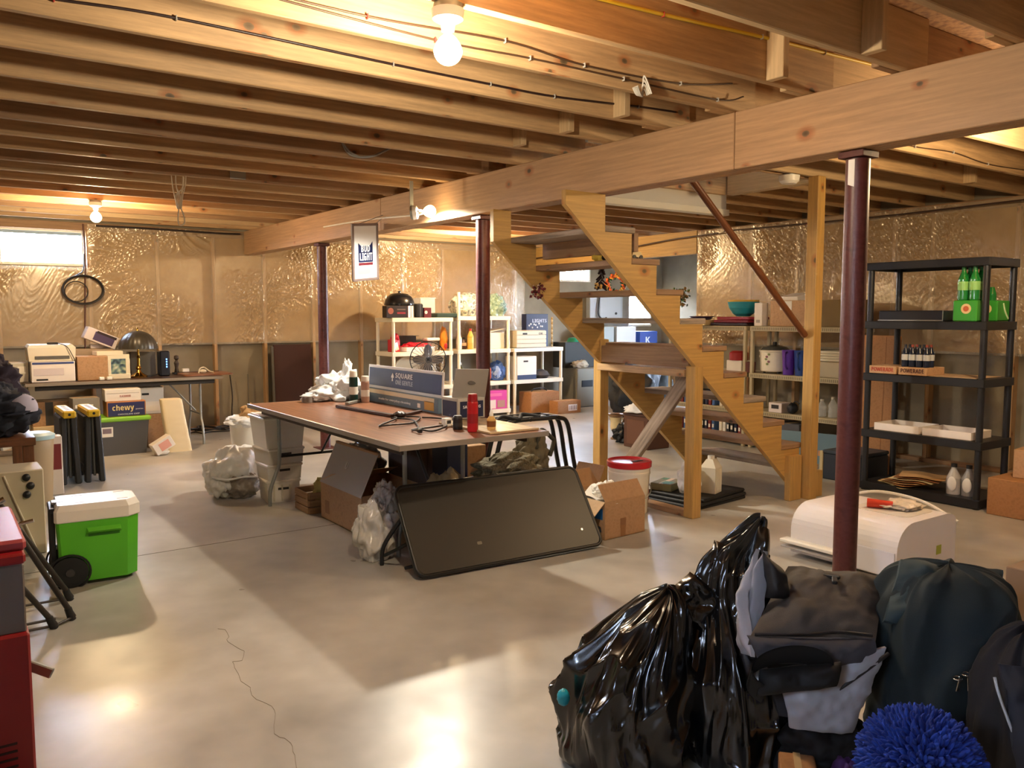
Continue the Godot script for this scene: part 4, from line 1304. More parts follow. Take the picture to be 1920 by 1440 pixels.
	t = thing("framed_picture", "grey-blue framed picture leaning at the left end of the back table", "picture", V(0.53, 0.302, -8.0), 60)
	part(t, "picture_frame", MB.new().box(V(0, 0.18, 0), V(0.4, 0.4, 0.02), 0.003, Basis(Vector3.RIGHT, -0.15)), pl("cfd2d0", 0.5))
	part(t, "print", MB.new().box(V(0, 0.18, 0.011), V(0.32, 0.32, 0.004), 0, Basis(Vector3.RIGHT, -0.15)), pl("5d7a8a", 0.4))
	t = thing("side_stand", "grey wooden stand under the leaning picture at the left end of the back table", "stand", V(0.5, 0, -8.05))
	part(t, "stand_top", MB.new().box(V(0, 0.28, 0), V(0.36, 0.04, 0.5)), M.grey_wood)
	part(t, "stand_side", MB.new().box(V(0.16, 0.13, 0), V(0.03, 0.26, 0.48)), M.grey_wood)
	part(t, "stand_side", MB.new().box(V(-0.16, 0.13, 0), V(0.03, 0.26, 0.48)), M.grey_wood)

# crumpled thin plastic: a lump with creases; flat where it rests on y = floor_y
func crumple(c: Vector3, r: Vector3, seed_: float, amp := 0.3, nu := 64, nv := 40, floor_y := 0.0, crease := 0.08) -> MB:
	var b := MB.new()
	var o := V(seed_ * 3.1, seed_ * 1.7, seed_)
	b.grid(nu, nv, func(p, q):
		var th: float = p * TAU
		var ph: float = (q - 0.5) * PI
		var d := V(cos(ph) * cos(th), sin(ph), -cos(ph) * sin(th))
		var k := 1.0 + amp * noise(d + o, 1.6)
		var f := 1.0 - absf(nz1.get_noise_3dv(d * V(1.6, 0.9, 1.6) + o * 2.0))
		var g := 1.0 - absf(nz1.get_noise_3dv(d * V(3.4, 1.3, 3.4) + o))
		k += crease * (f * f * f - 0.5) + crease * 0.4 * (g * g - 0.5)
		var w := c + d * r * k
		w.y = maxf(w.y, floor_y + 0.002)
		return w, false, 1, 1, true)
	return b

func spray_can(called: String, label: String, at: Vector3, h: float, r: float, col: String, cap: String, cat := "can") -> Node3D:
	var t := thing(called, label, cat, at)
	var n := h * 0.76
	part(t, "can_body", MB.new().lathe([Vector2(0, 0), Vector2(r * 0.95, 0), Vector2(r, 0.006), Vector2(r, n), Vector2(r * 0.93, n + 0.008), Vector2(0, n + 0.01)], Vector3.ZERO, 24), pl(col, 0.35))
	part(t, "cap", MB.new().lathe([Vector2(r * 0.9, n + 0.004), Vector2(r * 0.94, n + 0.01), Vector2(r * 0.86, h - 0.006), Vector2(r * 0.78, h), Vector2(0, h)], Vector3.ZERO, 24), pl(cap, 0.4))
	part(t, "print_band", MB.new().lathe([Vector2(r * 1.005, n * 0.3), Vector2(r * 1.012, n * 0.31), Vector2(r * 1.012, n * 0.62), Vector2(r * 1.005, n * 0.63)], Vector3.ZERO, 24), pl(cap, 0.5))
	return t

func main_table() -> void:
	var t := thing("work_table", "long brown-topped folding work table covered with boxes, cans and cables in the middle", "table", V(2.40, 0, -4.93))
	part(t, "table_top", MB.new().box(V(0, 0.727, 0), V(0.94, 0.024, 2.42), 0.004), M.table_top)
	var b := MB.new()
	b.box(V(-0.473, 0.724, 0), V(0.008, 0.03, 2.44), 0.002)
	b.box(V(0.473, 0.724, 0), V(0.008, 0.03, 2.44), 0.002)
	b.box(V(0, 0.724, 1.213), V(0.95, 0.03, 0.008), 0.002)
	b.box(V(0, 0.724, -1.213), V(0.95, 0.03, 0.008), 0.002)
	part(t, "edge_band", b, pl("8a7e72", 0.4))
	part(t, "apron", MB.new().box(V(-0.4, 0.69, 0), V(0.02, 0.045, 2.2)), pl("3c2c24"))
	part(t, "apron", MB.new().box(V(0.4, 0.69, 0), V(0.02, 0.045, 2.2)), pl("3c2c24"))
	for s in [-1.0, 0.72]:
		for x in ([-0.36, 0.36] if s < 0 else [-0.2, 0.24]):
			var z: float = s * 0.98
			part(t, "leg", MB.new().tube(curve([V(x * 0.9, 0.71, z), V(x * 0.9, 0.34, z), V(x * 0.98, 0.24, z), V(x * 1.1, 0.12, z), V(x * 1.12, 0.0, z)], 5), 0.0135, 10), M.galv)
		part(t, "leg_rail", MB.new().tube([V(-0.33 if s < 0 else -0.18, 0.36, s * 0.98), V(0.33 if s < 0 else 0.21, 0.36, s * 0.98)], 0.01, 8), M.black_metal)
		part(t, "leg_brace", MB.new().tube([V(0, 0.36, s * 0.98), V(0, 0.52, s * 0.8), V(0, 0.7, s * 0.6)], 0.009, 8), M.black_metal)
	solo("pale_board", MB.new().box(V(0, 0.006, 0), V(0.34, 0.012, 0.56), 0.002), wood("pale_board", "d9c09a", 0.35, "c"), "pale thin board lying on the right near end of the work table", "board", V(2.68, 0.7405, -4.05), 0)
	var y := 0.7405
	# tilted display header with a white border standing on a long printed tray
	t = thing("display_tray", "long blue-grey printed display tray on the work table's far side", "box", V(2.83, y, -5.33))
	b = MB.new()
	b.box(V(0, 0.05, 0), V(0.16, 0.1, 1.16), 0.003)
	part(t, "tray_body", b, pl("5d7486", 0.5))
	part(t, "cream_band", MB.new().box(V(-0.081, 0.085, -0.02), V(0.002, 0.03, 1.1), 0), pl("d8cfb4", 0.5))
	var bx := Basis(V(0, 0, 1), V(0, 1, 0), V(-1, 0, 0))
	card(t, "yellow_panel", V(-0.081, 0.045, 0.46), V(0.13, 0.06, 0.002), pl("c99a3a"), bx)
	letters(t, "made for everyday cleaning", V(-0.082, 0.035, -0.05), 0.5, 0.02, pl("d8e0e4", 0.5), bx)
	card(t, "white_emblem", V(-0.082, 0.035, 0.32), V(0.04, 0.03, 0.002), M.paper, bx)
	t = thing("display_sign", "blue display sign panel with white border and lettering standing on the printed tray", "sign", V(2.80, y + 0.101, -5.33))
	var tilt := Basis(V(0, 0, 1), V(0.06, 1, 0).normalized(), V(-1, 0.06, 0).normalized())
	card(t, "white_border", V(0, 0.088, 0), V(1.14, 0.175, 0.008), pl("e4e4e6", 0.5), tilt)
	card(t, "blue_field", V(-0.005, 0.088, 0), V(1.10, 0.135, 0.004), pl("33456f", 0.5), tilt)
	card(t, "pale_edge", V(-0.0055, 0.012, 0), V(1.12, 0.022, 0.004), pl("c4b89c", 0.5), tilt)
	letters(t, "SQUARE", V(-0.008, 0.112, 0.02), 0.26, 0.045, pl("dfe4ec", 0.5), tilt)
	letters(t, "ONE GENTLE", V(-0.0075, 0.066, 0.02), 0.26, 0.032, pl("b8c2d4", 0.5), tilt)
	b = MB.new()
	b.prism(PackedVector2Array([Vector2(0, 0.03), Vector2(-0.018, 0.008), Vector2(-0.02, -0.006), Vector2(-0.006, -0.004), Vector2(-0.01, -0.03), Vector2(0.01, -0.03), Vector2(0.006, -0.004), Vector2(0.02, -0.006), Vector2(0.018, 0.008)]), 0, 0.002)
	part(t, "spade_mark", b, pl("eef0f4", 0.5)).transform = Transform3D(tilt, V(-0.008, 0.1, -0.155))
	t = thing("navy_carton", "navy carton with a raised grey lid flap beside the display sign", "box", V(2.76, y + 0.012, -4.45))
	part(t, "carton_body", MB.new().box(V(0, 0.065, 0), V(0.2, 0.13, 0.2), 0.003), pl("b8b4aa", 0.6))
	card(t, "navy_face", V(0, 0.06, 0.101), V(0.17, 0.1, 0.002), pl("1f2748", 0.45))
	card(t, "navy_face", V(-0.101, 0.06, 0), V(0.17, 0.1, 0.002), pl("1f2748", 0.45), bx)
	letters(t, "SAMSUNG", V(0, 0.075, 0.1025), 0.13, 0.018, pl("e8ecf4", 0.5))
	part(t, "lid_flap", MB.new().box(V(0.03, 0.215, 0.04), V(0.23, 0.19, 0.006), 0.001, Basis(Vector3.RIGHT, 0.25) * Basis(Vector3.UP, -0.15)), pl("98938c", 0.7))
	part(t, "grey_mark", MB.new().blob(V(0.04, 0.22, 0.046), V(0.035, 0.014, 0.004), func(_d): return 1.0, 14, 6), pl("5c5854", 0.7))
	spray_can("spray_can", "dark green spray can with a white cap at the far end of the work table", V(2.64, y, -5.84), 0.235, 0.033, "14332c", "eeeae0")
	spray_can("spray_can", "tan spray can with a cream cap next to the dark green can", V(2.68, y, -5.72), 0.2, 0.032, "b08a76", "e8e0d4")
	spray_can("spray_can", "red spray can standing at the near end of the work table", V(2.5, y, -3.93), 0.215, 0.031, "b3141c", "8f1016")
	t = spray_can("tin", "small black tin standing left of the red spray can", V(2.48, y, -4.06), 0.08, 0.028, "17181a", "2a2a2c", "tin")
	t = thing("label_cube", "small white block with a black print beside the small black tin", "block", V(2.49, y, -4.2), 10)
	part(t, "block_body", MB.new().box(V(0, 0.025, 0), V(0.05, 0.05, 0.04), 0.003), M.paper)
	part(t, "printed_mark", MB.new().box(V(0, 0.028, 0.0205), V(0.03, 0.02, 0.002), 0), pl("2a2a2c"))
	t = thing("glue_bottle", "yellow glue bottle with a white nozzle at the corner of the work table", "bottle", V(2.58, y + 0.012, -3.86))
	part(t, "bottle_body", MB.new().lathe([Vector2(0, 0), Vector2(0.022, 0), Vector2(0.025, 0.008), Vector2(0.025, 0.06), Vector2(0.012, 0.078), Vector2(0, 0.08)], Vector3.ZERO, 20), pl("d9b06a", 0.3))
	part(t, "nozzle", MB.new().lathe([Vector2(0.012, 0.078), Vector2(0.012, 0.09), Vector2(0.004, 0.118), Vector2(0, 0.12)], Vector3.ZERO, 16), M.white_plastic)
	part(t, "brown_label", MB.new().lathe([Vector2(0.0252, 0.018), Vector2(0.0256, 0.019), Vector2(0.0256, 0.05), Vector2(0.0252, 0.051)], Vector3.ZERO, 20), pl("7a4a20", 0.5))
	t = thing("puck", "small grey felt block near the far left corner of the work table", "block", V(2.33, y, -5.98))
	part(t, "block", MB.new().cyl(V(0, 0, 0), V(0, 0.045, 0), 0.045, 0.045, 20), pl("7e7670", 0.8))
	# white plastic bags heaped at the far end
	b = crumple(V(0, 0.07, 0), V(0.2, 0.13, 0.17), 1.0, 0.5, 72, 44, 0.0, 0.16)
	t = thing("plastic_bag", "white crumpled plastic bag heaped at the far end of the work table", "bag", V(2.62, y, -6.06))
	part(t, "bag_heap", b, M.white_bag)
	part(t, "bag_handle", crumple(V(0.06, 0.17, 0.02), V(0.05, 0.12, 0.05), 2.0, 0.5, 36, 24, 0.0, 0.2), M.white_bag)
	part(t, "bag_tail", crumple(V(-0.2, 0.03, 0.05), V(0.12, 0.04, 0.08), 3.0, 0.4, 36, 20, 0.0, 0.2), M.white_bag)
	t = thing("hand_tool", "flat grey tool lying beside the two spray cans on the work table", "tool", V(2.56, y, -5.68), 40)
	part(t, "tool_bar", MB.new().bar(V(-0.1, 0.012, 0), V(0.1, 0.012, 0), 0.02, 0.03), M.galv)
	part(t, "tool_grip", MB.new().cyl(V(0.09, 0.014, 0), V(0.2, 0.014, 0.01), 0.013), M.black_plastic)
	t = thing("coil_strap", "dark brown folded strap lying across the work table top", "strap", V(2.4, y, -5.1))
	part(t, "strap_band", MB.new().bar(V(-0.03, 0.01, -0.42), V(0.03, 0.01, 0.32), 0.02, 0.034), pl("3c2018", 0.5))
	part(t, "buckle", MB.new().blob(V(0.06, 0.02, 0.36), V(0.04, 0.02, 0.04), func(d): return 1.0 + 0.3 * noise(d, 4.0), 16, 10), pl("2a1a16", 0.4))
	part(t, "strap_end", MB.new().bar(V(0.08, 0.01, 0.34), V(0.3, 0.01, 0.2), 0.016, 0.03), pl("3c2018", 0.5))
	b = MB.new()
	for q in [[V(2.43, 0, -4.75), V(2.36, 0, -4.6), V(2.16, 0, -4.42), V(2.2, 0, -4.36), V(2.38, 0, -4.42), V(2.52, 0, -4.58), V(2.5, 0, -4.72)], [V(2.38, 0, -4.7), V(2.42, 0, -4.5), V(2.34, 0, -4.28), V(2.26, 0, -4.12), V(2.3, 0, -4.04), V(2.42, 0, -4.1), V(2.5, 0, -4.22)], [V(2.56, 0, -4.62), V(2.6, 0, -4.42), V(2.5, 0, -4.25), V(2.38, 0, -4.14), V(2.24, 0, -4.16), V(2.22, 0, -4.06)], [V(2.5, 0, -4.24), V(2.58, 0, -4.2), V(2.64, 0, -4.3), V(2.7, 0, -4.2)]]:
		var p := []
		for k in q.size():
			p.append(q[k] + V(0, y + 0.006 + 0.008 * (k % 2), 0))
		b.tube(curve(p, 7), 0.0055, 7)
	t = thing("power_cable", "loosely coiled black power cable lying on the near end of the work table", "cable")
	part(t, "cable", b, pl("1d1514", 0.45))
	part(t, "plug", MB.new().box(V(2.5, y + 0.018, -4.24), V(0.035, 0.026, 0.03), 0.006), M.black_plastic)
	part(t, "plug", MB.new().box(V(2.22, y + 0.014, -4.04), V(0.025, 0.022, 0.035), 0.006), M.black_plastic)
	# beer sign hung on the girder
	t = thing("beer_sign", "tilted framed beer sign with BUD LIGHT lettering hanging from the girder", "sign", V(3.14, 1.94, -6.66), 17)
	var rz := Basis(Vector3.BACK, 0.1) * Basis(Vector3.RIGHT, 0.1)
	b = MB.new()
	for f in [[0, 0.235, 0.3, 0.022], [0, -0.235, 0.3, 0.022], [-0.14, 0, 0.022, 0.49], [0.14, 0, 0.022, 0.49]]:
		b.box(rz * V(f[0], f[1], 0), V(f[2], f[3], 0.025), 0.004, rz)
	part(t, "sign_frame", b, pl("7a6a66", 0.35))
	part(t, "mirror_panel", MB.new().box(rz * V(0, 0, 0), V(0.27, 0.46, 0.008), 0, rz), mat("sign_mirror", "eef1f5", 0.2, {"metallic": 0.15}))
	var sp := PackedVector2Array([Vector2(-0.082, 0.08), Vector2(-0.055, 0.055), Vector2(0.05, 0.055), Vector2(0.082, 0.09), Vector2(0.082, -0.085), Vector2(-0.082, -0.085)])
	part(t, "blue_shield", MB.new().prism(sp, 0.005, 0.007), pl("15204a", 0.4)).transform = Transform3D(rz, Vector3.ZERO)
	letters(t, "BUD", rz * V(-0.004, 0.032, 0.0095), 0.1, 0.058, pl("f4f6fa", 0.4), rz)
	letters(t, "LIGHT", rz * V(0.0, -0.038, 0.0095), 0.14, 0.064, pl("f4f6fa", 0.4), rz)
	part(t, "red_band", MB.new().box(rz * V(0.0, -0.1, 0.006), V(0.164, 0.022, 0.004), 0, rz), pl("6a2430", 0.45))
	part(t, "crest", MB.new().prism(rr(0.14, 0.05, 0.02), 0.005, 0.0065), pl("a8b0a4", 0.4)).transform = Transform3D(rz, rz * V(-0.02, -0.165, 0))
	part(t, "hanging_wire", MB.new().tube([rz * V(0.12, 0.23, -0.01), V(0.17, 0.31, 0.05)], 0.003, 6), M.steel)
	part(t, "hanging_wire", MB.new().tube([rz * V(-0.1, 0.23, -0.01), V(0.17, 0.33, 0.05)], 0.003, 6), M.steel)

func under_table() -> void:
	# big open carton with one flap raised, under the table's left side
	var t := carton("open_carton", "large open carton with a tall raised flap under the left side of the work table", V(2.43, 0, -5.06), V(0.5, 0.26, 0.66), 0, M.kraft, [999, 999, 999, -70, 0.2])
	t.set_meta("category", "box")
	part(t, "raised_flap", MB.new().bar(V(-0.245, 0.38, -0.33), V(-0.245, 0.38, 0.33), 0.3, 0.005, V(0.42, 0.9, 0)).mesh(), pl("b3aaa4", 0.6), "tall grey-white flap").position = V(0.055, 0.005, 0)
	part(t, "flap_edge", MB.new().box(V(-0.125, 0.51, 0), V(0.02, 0.03, 0.655), 0.002), M.kraft)
	card(t, "box_print", V(-0.251, 0.09, -0.22), V(0.07, 0.09, 0.001), pl("8f6644"), Basis(V(0, 0, 1), V(0, 1, 0), V(-1, 0, 0)))
	letters(t, "U", V(-0.19, 0.4, -0.02), 0.035, 0.05, pl("d8d4d0", 0.6), Basis(V(0, 0, 1), V(0.42, 0.9, 0).normalized(), V(-0.9, 0.42, 0).normalized()))
	# stack of white bins with a tub on top at the far left leg
	var at := V(2.14, 0, -6.11)
	for k in 3:
		t = thing("white_bin", ["white plastic bin at the bottom of the stack beside the table's far leg", "white plastic bin in the middle of the stack beside the table's far leg", "white plastic bin third from the floor under the white tub"][k], "bin", at + V(0, [0.0, 0.171, 0.292][k], 0), 5 * k - 5, "stacked white bins")
		var h := [0.17, 0.12, 0.12][k] as float
		var b := MB.new()
		var s := 0.115 + 0.008 * k
		b.hexa([V(-s, 0, s), V(s, 0, s), V(s, 0, -s), V(-s, 0, -s), V(-s - 0.008, h, s + 0.008), V(s + 0.008, h, s + 0.008), V(s + 0.008, h, -s - 0.008), V(-s - 0.008, h, -s - 0.008)])
		part(t, "bin_body", b, pl("d8d2c6", 0.5))
		b = MB.new().box(V(0, h - 0.012, 0), V(s * 2 + 0.03, 0.02, s * 2 + 0.03), 0.005)
		part(t, "rim", b, pl("e4ded2", 0.5))
		if k == 0:
			for j in 3:
				part(t, "rib", MB.new().box(V(-0.07 + 0.06 * j, 0.07, 0.119), V(0.012, 0.12, 0.01), 0.002), pl("c4bca8", 0.5))
		part(t, "grip_slot", MB.new().box(V(0, h * 0.6, s + 0.005), V(0.08, 0.018, 0.003), 0, Basis(Vector3.RIGHT, 0.05)), pl("2c2a28"))
	t = thing("white_tub", "large white plastic tub on top of the bin stack under the table corner", "tub", at + V(-0.005, 0.4135, 0.0))
	var b2 := MB.new()
	b2.hexa([V(-0.135, 0, 0.15), V(0.135, 0, 0.15), V(0.135, 0, -0.15), V(-0.135, 0, -0.15), V(-0.155, 0.22, 0.17), V(0.155, 0.22, 0.17), V(0.155, 0.22, -0.17), V(-0.155, 0.22, -0.17)])
	part(t, "tub_body", b2, pl("eae6dc", 0.4))
	part(t, "tub_rim", MB.new().box(V(0, 0.226, 0), V(0.335, 0.02, 0.365), 0.007), M.white_plastic)
	part(t, "lid_panel", MB.new().box(V(0, 0.24, 0), V(0.3, 0.01, 0.33), 0.003), M.white_plastic)
	# waste bin with paper bags
	t = thing("waste_bin", "white waste bin stuffed with brown paper bags behind the bin stack", "waste bin", V(2.2, 0, -7.0))
	b2 = MB.new()
	b2.lathe([Vector2(0, 0), Vector2(0.12, 0), Vector2(0.16, 0.5), Vector2(0.168, 0.5), Vector2(0.168, 0.52), Vector2(0.155, 0.52), Vector2(0.115, 0.02), Vector2(0, 0.02)], Vector3.ZERO, 28)
	part(t, "bin_body", b2, M.white_plastic)
	part(t, "liner", crumple(V(-0.02, 0.5, 0), V(0.17, 0.06, 0.17), 5.0, 0.3, 48, 24, -1.0, 0.1), M.white_bag)
	part(t, "paper_bag", crumple(V(0.03, 0.55, 0.03), V(0.11, 0.09, 0.1), 7.0, 0.4, 40, 24, -1.0, 0.25), pl("c49a68", 0.8))
	# clear white bag of stuff on the floor
	t = thing("stuffed_bag", "translucent white plastic bag stuffed with clothes on the floor left of the bins", "bag", V(1.90, 0, -6.44))
	part(t, "bag_skin", crumple(V(0, 0.17, 0), V(0.21, 0.21, 0.2), 9.0, 0.25, 80, 50, 0.0, 0.07), mat("milky_bag", "e6e6e4", 0.3, {"backlight_enabled": true, "backlight": Color(0.5, 0.5, 0.5)}))
	part(t, "bag_fold", crumple(V(-0.14, 0.15, 0.08), V(0.1, 0.13, 0.1), 11.0, 0.3, 48, 32, 0.0, 0.12), M.milky_bag)
	part(t, "dark_contents", crumple(V(0.02, 0.1, 0.13), V(0.13, 0.1, 0.1), 12.0, 0.25, 48, 32, 0.0, 0.08), pl("83796e", 0.35))
	part(t, "drawstring", MB.new().tube(curve([V(-0.21, 0.19, 0.16), V(-0.12, 0.17, 0.22), V(0.0, 0.18, 0.235), V(0.1, 0.17, 0.22)], 6), 0.008, 6), M.white_bag)
	# wooden crate
	t = thing("wooden_crate", "low brown slatted wooden crate on the floor between bins and open carton", "crate", V(2.3, 0, -5.62))
	for k in 3:
		part(t, "slat", MB.new().box(V(0, 0.025 + 0.052 * k, 0.13), V(0.34, 0.045, 0.012)), M.pine_brown)
		part(t, "slat", MB.new().box(V(0, 0.025 + 0.052 * k, -0.13), V(0.34, 0.045, 0.012)), M.pine_brown)
		part(t, "slat", MB.new().box(V(-0.17, 0.025 + 0.052 * k, 0), V(0.012, 0.045, 0.25)), M.pine_brown)
		part(t, "slat", MB.new().box(V(0.17, 0.025 + 0.052 * k, 0), V(0.012, 0.045, 0.25)), M.pine_brown)
	part(t, "crate_bottom", MB.new().box(V(0, 0.006, 0), V(0.33, 0.01, 0.25)), M.dark_wood)
	solo("corn_husk", crumple(V(0, 0.09, 0), V(0.06, 0.1, 0.06), 15.0, 0.4, 32, 20, 0.0, 0.2), pl("b8ac6a", 0.8), "yellow-green crumpled packing paper standing on the slatted crate", "paper", V(2.28, 0.03, -5.62))
	# dark bags further in
	solo("grey_bag", crumple(V(0, 0.22, 0), V(0.16, 0.22, 0.2), 21.0, 0.3, 64, 40, 0.0, 0.08), pl("5d6468", 0.35), "blue-grey plastic bag under the far half of the work table", "bag", V(2.62, 0, -5.68))
	solo("brown_sack", crumple(V(0, 0.16, 0), V(0.12, 0.17, 0.1), 23.0, 0.3, 48, 32, 0.0, 0.1), pl("54402f", 0.8), "dark brown sack beside the large open carton under the work table", "bag", V(2.62, 0, -4.55))
	carton("dark_carton", "dark brown carton under the right side of the work table", V(2.95, 0.001, -5.25), V(0.34, 0.5, 0.6), 0, pl("4a3526", 0.8))
	t = carton("blue_carton", "tall dark blue carton standing under the table's right edge before the column", V(2.82, 0.001, -4.72), V(0.16, 0.56, 0.2), 0, pl("232c50", 0.5))
	t = carton("kraft_carton", "tall tan carton beside the dark blue carton before the middle column", V(2.99, 0.001, -4.76), V(0.16, 0.52, 0.2), 0, M.kraft)
	# clear plastic bags near the leaning table
	t = thing("bubble_bag", "clear shiny plastic bag of bubble wrap leaning on the black folded table's leg", "bag", V(2.06, 0, -4.28))
	part(t, "bag_skin", crumple(V(0, 0.16, 0), V(0.125, 0.2, 0.12), 31.0, 0.3, 80, 50, 0.0, 0.13), mat("shiny_bag", "cfcbc2", 0.2, {"metallic_specular": 0.7}))
	part(t, "bag_neck", crumple(V(0.06, 0.34, 0.0), V(0.07, 0.1, 0.07), 33.0, 0.4, 48, 32, 0.0, 0.25), mat("grey_film", "b9b9b6", 0.22))
	solo("cream_bag", crumple(V(0, 0.1, 0), V(0.08, 0.11, 0.07), 35.0, 0.25, 40, 26, 0.0, 0.06), pl("d6cfb8", 0.5), "small cream bag on the floor behind the black folded table's left edge", "bag", V(2.24, 0, -4.02))
	t = thing("canvas_bag", "beige canvas bag heap behind the top edge of the black folded table", "bag", V(2.5, 0.0, -4.26))
	part(t, "bag_heap", crumple(V(0, 0.2, 0), V(0.17, 0.24, 0.1), 37.0, 0.35, 64, 40, 0.0, 0.12), pl("a8946e", 0.85))
	part(t, "bag_top", crumple(V(0.2, 0.24, 0), V(0.12, 0.15, 0.09), 38.0, 0.35, 48, 32, 0.0, 0.12), pl("b09c78", 0.85))

func black_things() -> void:
	# folded table leaning against the work table, underside away
	var t := thing("leaning_table", "black plastic folding table leaning on its long edge in front of the work table", "table", V(2.66, 0, -3.735), -3.4)
	var lean := Basis(Vector3.RIGHT, -0.62)
	part(t, "table_top", MB.new().prism(rr(1.22, 0.52, 0.05, 6), -0.02, 0.02), mat("table_black", "2e2d29", 0.42)).transform = Transform3D(lean, lean * V(0, 0.26, 0) + V(0, 0.014, 0))
	var rim := MB.new()
	var o := rr(1.22, 0.52, 0.05, 6)
	var pts := []
	for p in o:
		pts.append(V(p.x, p.y, 0.016))
	rim.tube(pts, 0.011, 8, true)
	part(t, "rim", rim, pl("1a1a19", 0.4)).transform = Transform3D(lean, lean * V(0, 0.26, 0) + V(0, 0.014, 0))
	part(t, "scuff", MB.new().prism(rr(0.03, 0.018, 0.006), 0.02, 0.0205), pl("7c786c", 0.6)).transform = Transform3D(lean, lean * V(-0.2, 0.13, 0) + V(0, 0.014, 0))
	part(t, "label_dot", MB.new().prism(rr(0.014, 0.014, 0.006), 0.02, 0.0208), mat("dot", "f4f4f4", 0.2)).transform = Transform3D(lean, lean * V(0.5, 0.11, 0) + V(0, 0.014, 0))
	part(t, "leg", MB.new().tube(curve([V(-0.52, 0.34, -0.26), V(-0.62, 0.2, -0.3), V(-0.66, 0.1, -0.34), V(-0.66, 0.0, -0.36)], 6), 0.012, 10), M.black_metal)
	part(t, "leg", MB.new().tube(curve([V(-0.5, 0.2, -0.16), V(-0.6, 0.13, -0.22), V(-0.65, 0.06, -0.34)], 6), 0.01, 10), M.black_metal)
	part(t, "leg_rail", MB.new().tube([V(-0.6, 0.02, -0.18), V(-0.5, 0.06, -0.1)], 0.01, 8), M.black_metal)
	# blue tote full of camouflage clothing
	t = thing("blue_tote", "dark blue plastic tote of clothing behind the black leaning table", "tote", V(3.1, 0, -4.32))
	var b := MB.new()
	b.hexa([V(-0.26, 0, 0.13), V(0.26, 0, 0.13), V(0.26, 0, -0.13), V(-0.26, 0, -0.13), V(-0.3, 0.34, 0.16), V(0.3, 0.34, 0.16), V(0.3, 0.34, -0.16), V(-0.3, 0.34, -0.16)])
	part(t, "tote_body", b, pl("1b2a4c", 0.4))
	part(t, "rim", MB.new().box(V(0, 0.345, 0), V(0.63, 0.02, 0.35), 0.006), pl("22335a", 0.35))
	var camo := rough_tri("camo", "ffffff", 0.9, noise_tex("camo", 0.03, 2, ["3b3a2e", "6a644e", "8a8068", "4e4c3c", "9a9072"], 256), 4.0)
	solo("camo_jacket", crumple(V(0, 0.05, 0), V(0.25, 0.10, 0.14), 41.0, 0.35, 72, 48, 0.0, 0.14), camo, "camouflage jacket heaped in the dark blue tote", "clothes", V(3.02, 0.356, -4.33))
	t = thing("field_bag", "olive green canvas bag with a stiff square handle on the dark blue tote", "bag", V(3.26, 0.356, -4.40))
	part(t, "bag_body", crumple(V(0, 0.1, 0), V(0.12, 0.15, 0.1), 43.0, 0.3, 64, 40, 0.0, 0.12), rough_tri("olive", "7d745f", 0.9, TX["weave"], 6.0))
	b = MB.new().tube(curve([V(0.0, 0.16, 0.06), V(0.03, 0.25, 0.05), V(0.06, 0.28, 0.045), V(0.14, 0.22, 0.04), V(0.16, 0.19, 0.04), V(0.12, 0.1, 0.05)], 5), 0.014, 8)
	part(t, "handle", b, pl("3a382e", 0.7))
	# black tube frame (folded bed rail) standing behind
	t = thing("tube_frame", "black bent-tube metal rack standing on the floor between column and stairs", "rack", V(3.5, 0, -4.62))
	for k in 3:
		var z := -0.06 - 0.1 * k
		part(t, "rail", MB.new().tube(curve([V(-0.42, 0.0, z), V(-0.36, 0.3, z), V(-0.28, 0.58, z), V(-0.2, 0.655, z), V(0.1, 0.66, z), V(0.22, 0.655, z), V(0.3, 0.6, z), V(0.36, 0.32, z), V(0.44, 0.0, z)], 6), 0.016, 10), M.black_metal)
	for p in [[-0.24, 0.63], [-0.05, 0.66], [0.2, 0.66]]:
		part(t, "cross_tube", MB.new().tube([V(p[0], p[1], -0.04), V(p[0], p[1], -0.28)], 0.013, 10), M.black_metal)
	part(t, "grey_plate", MB.new().box(V(0.02, 0.674, -0.12), V(0.2, 0.006, 0.07), 0.002), pl("8a8a88", 0.3))
	part(t, "web_strap", MB.new().tube(curve([V(-0.38, 0.66, -0.02), V(-0.25, 0.69, -0.1), V(-0.15, 0.67, -0.05), V(-0.05, 0.69, -0.14), V(0.05, 0.675, -0.06)], 6), 0.014, 8), pl("1d1e22", 0.7))
	# cartons in front of the stair post
	t = carton("parts_carton", "small open brown carton behind the black leaning table's right corner", V(3.69, 0.001, -4.5), V(0.3, 0.2, 0.26), 8, M.kraft, [30, 999, -40, 999, 0.14])
	part(t, "white_paper", crumple(V(0, 0.14, 0), V(0.12, 0.05, 0.1), 51.0, 0.4, 40, 24, -1.0, 0.3), M.paper)
	part(t, "brown_pad", MB.new().box(V(0.0, 0.24, -0.05), V(0.22, 0.08, 0.02), 0.004, Basis(Vector3.RIGHT, -0.4)), pl("6b4e30", 0.9))
	t = carton("parcel_carton", "open brown shipping carton with blue tape and a smile arrow, full of papers", V(3.55, 0.001, -3.98), V(0.36, 0.24, 0.36), 3, M.kraft, [999, 130, -35, 999, 0.12])
	for k in 5:
		part(t, "paper_sheet", MB.new().cloth(8, 6, func(p, q): return V(-0.15 + 0.28 * p, 0.17 + 0.018 * k + 0.02 * sin(p * 5 + k) + 0.025 * cos(q * 4 + k * 2), 0.14 - 0.26 * q), V(0, -0.002, 0)), M.paper).rotation.y = 0.2 * k - 0.4
	part(t, "crumpled_paper", crumple(V(0.03, 0.25, -0.04), V(0.1, 0.06, 0.08), 53.0, 0.4, 40, 24, -1.0, 0.35), M.paper)
	var bl := Basis(V(0, 0, 1), V(0, 1, 0), V(-1, 0, 0))
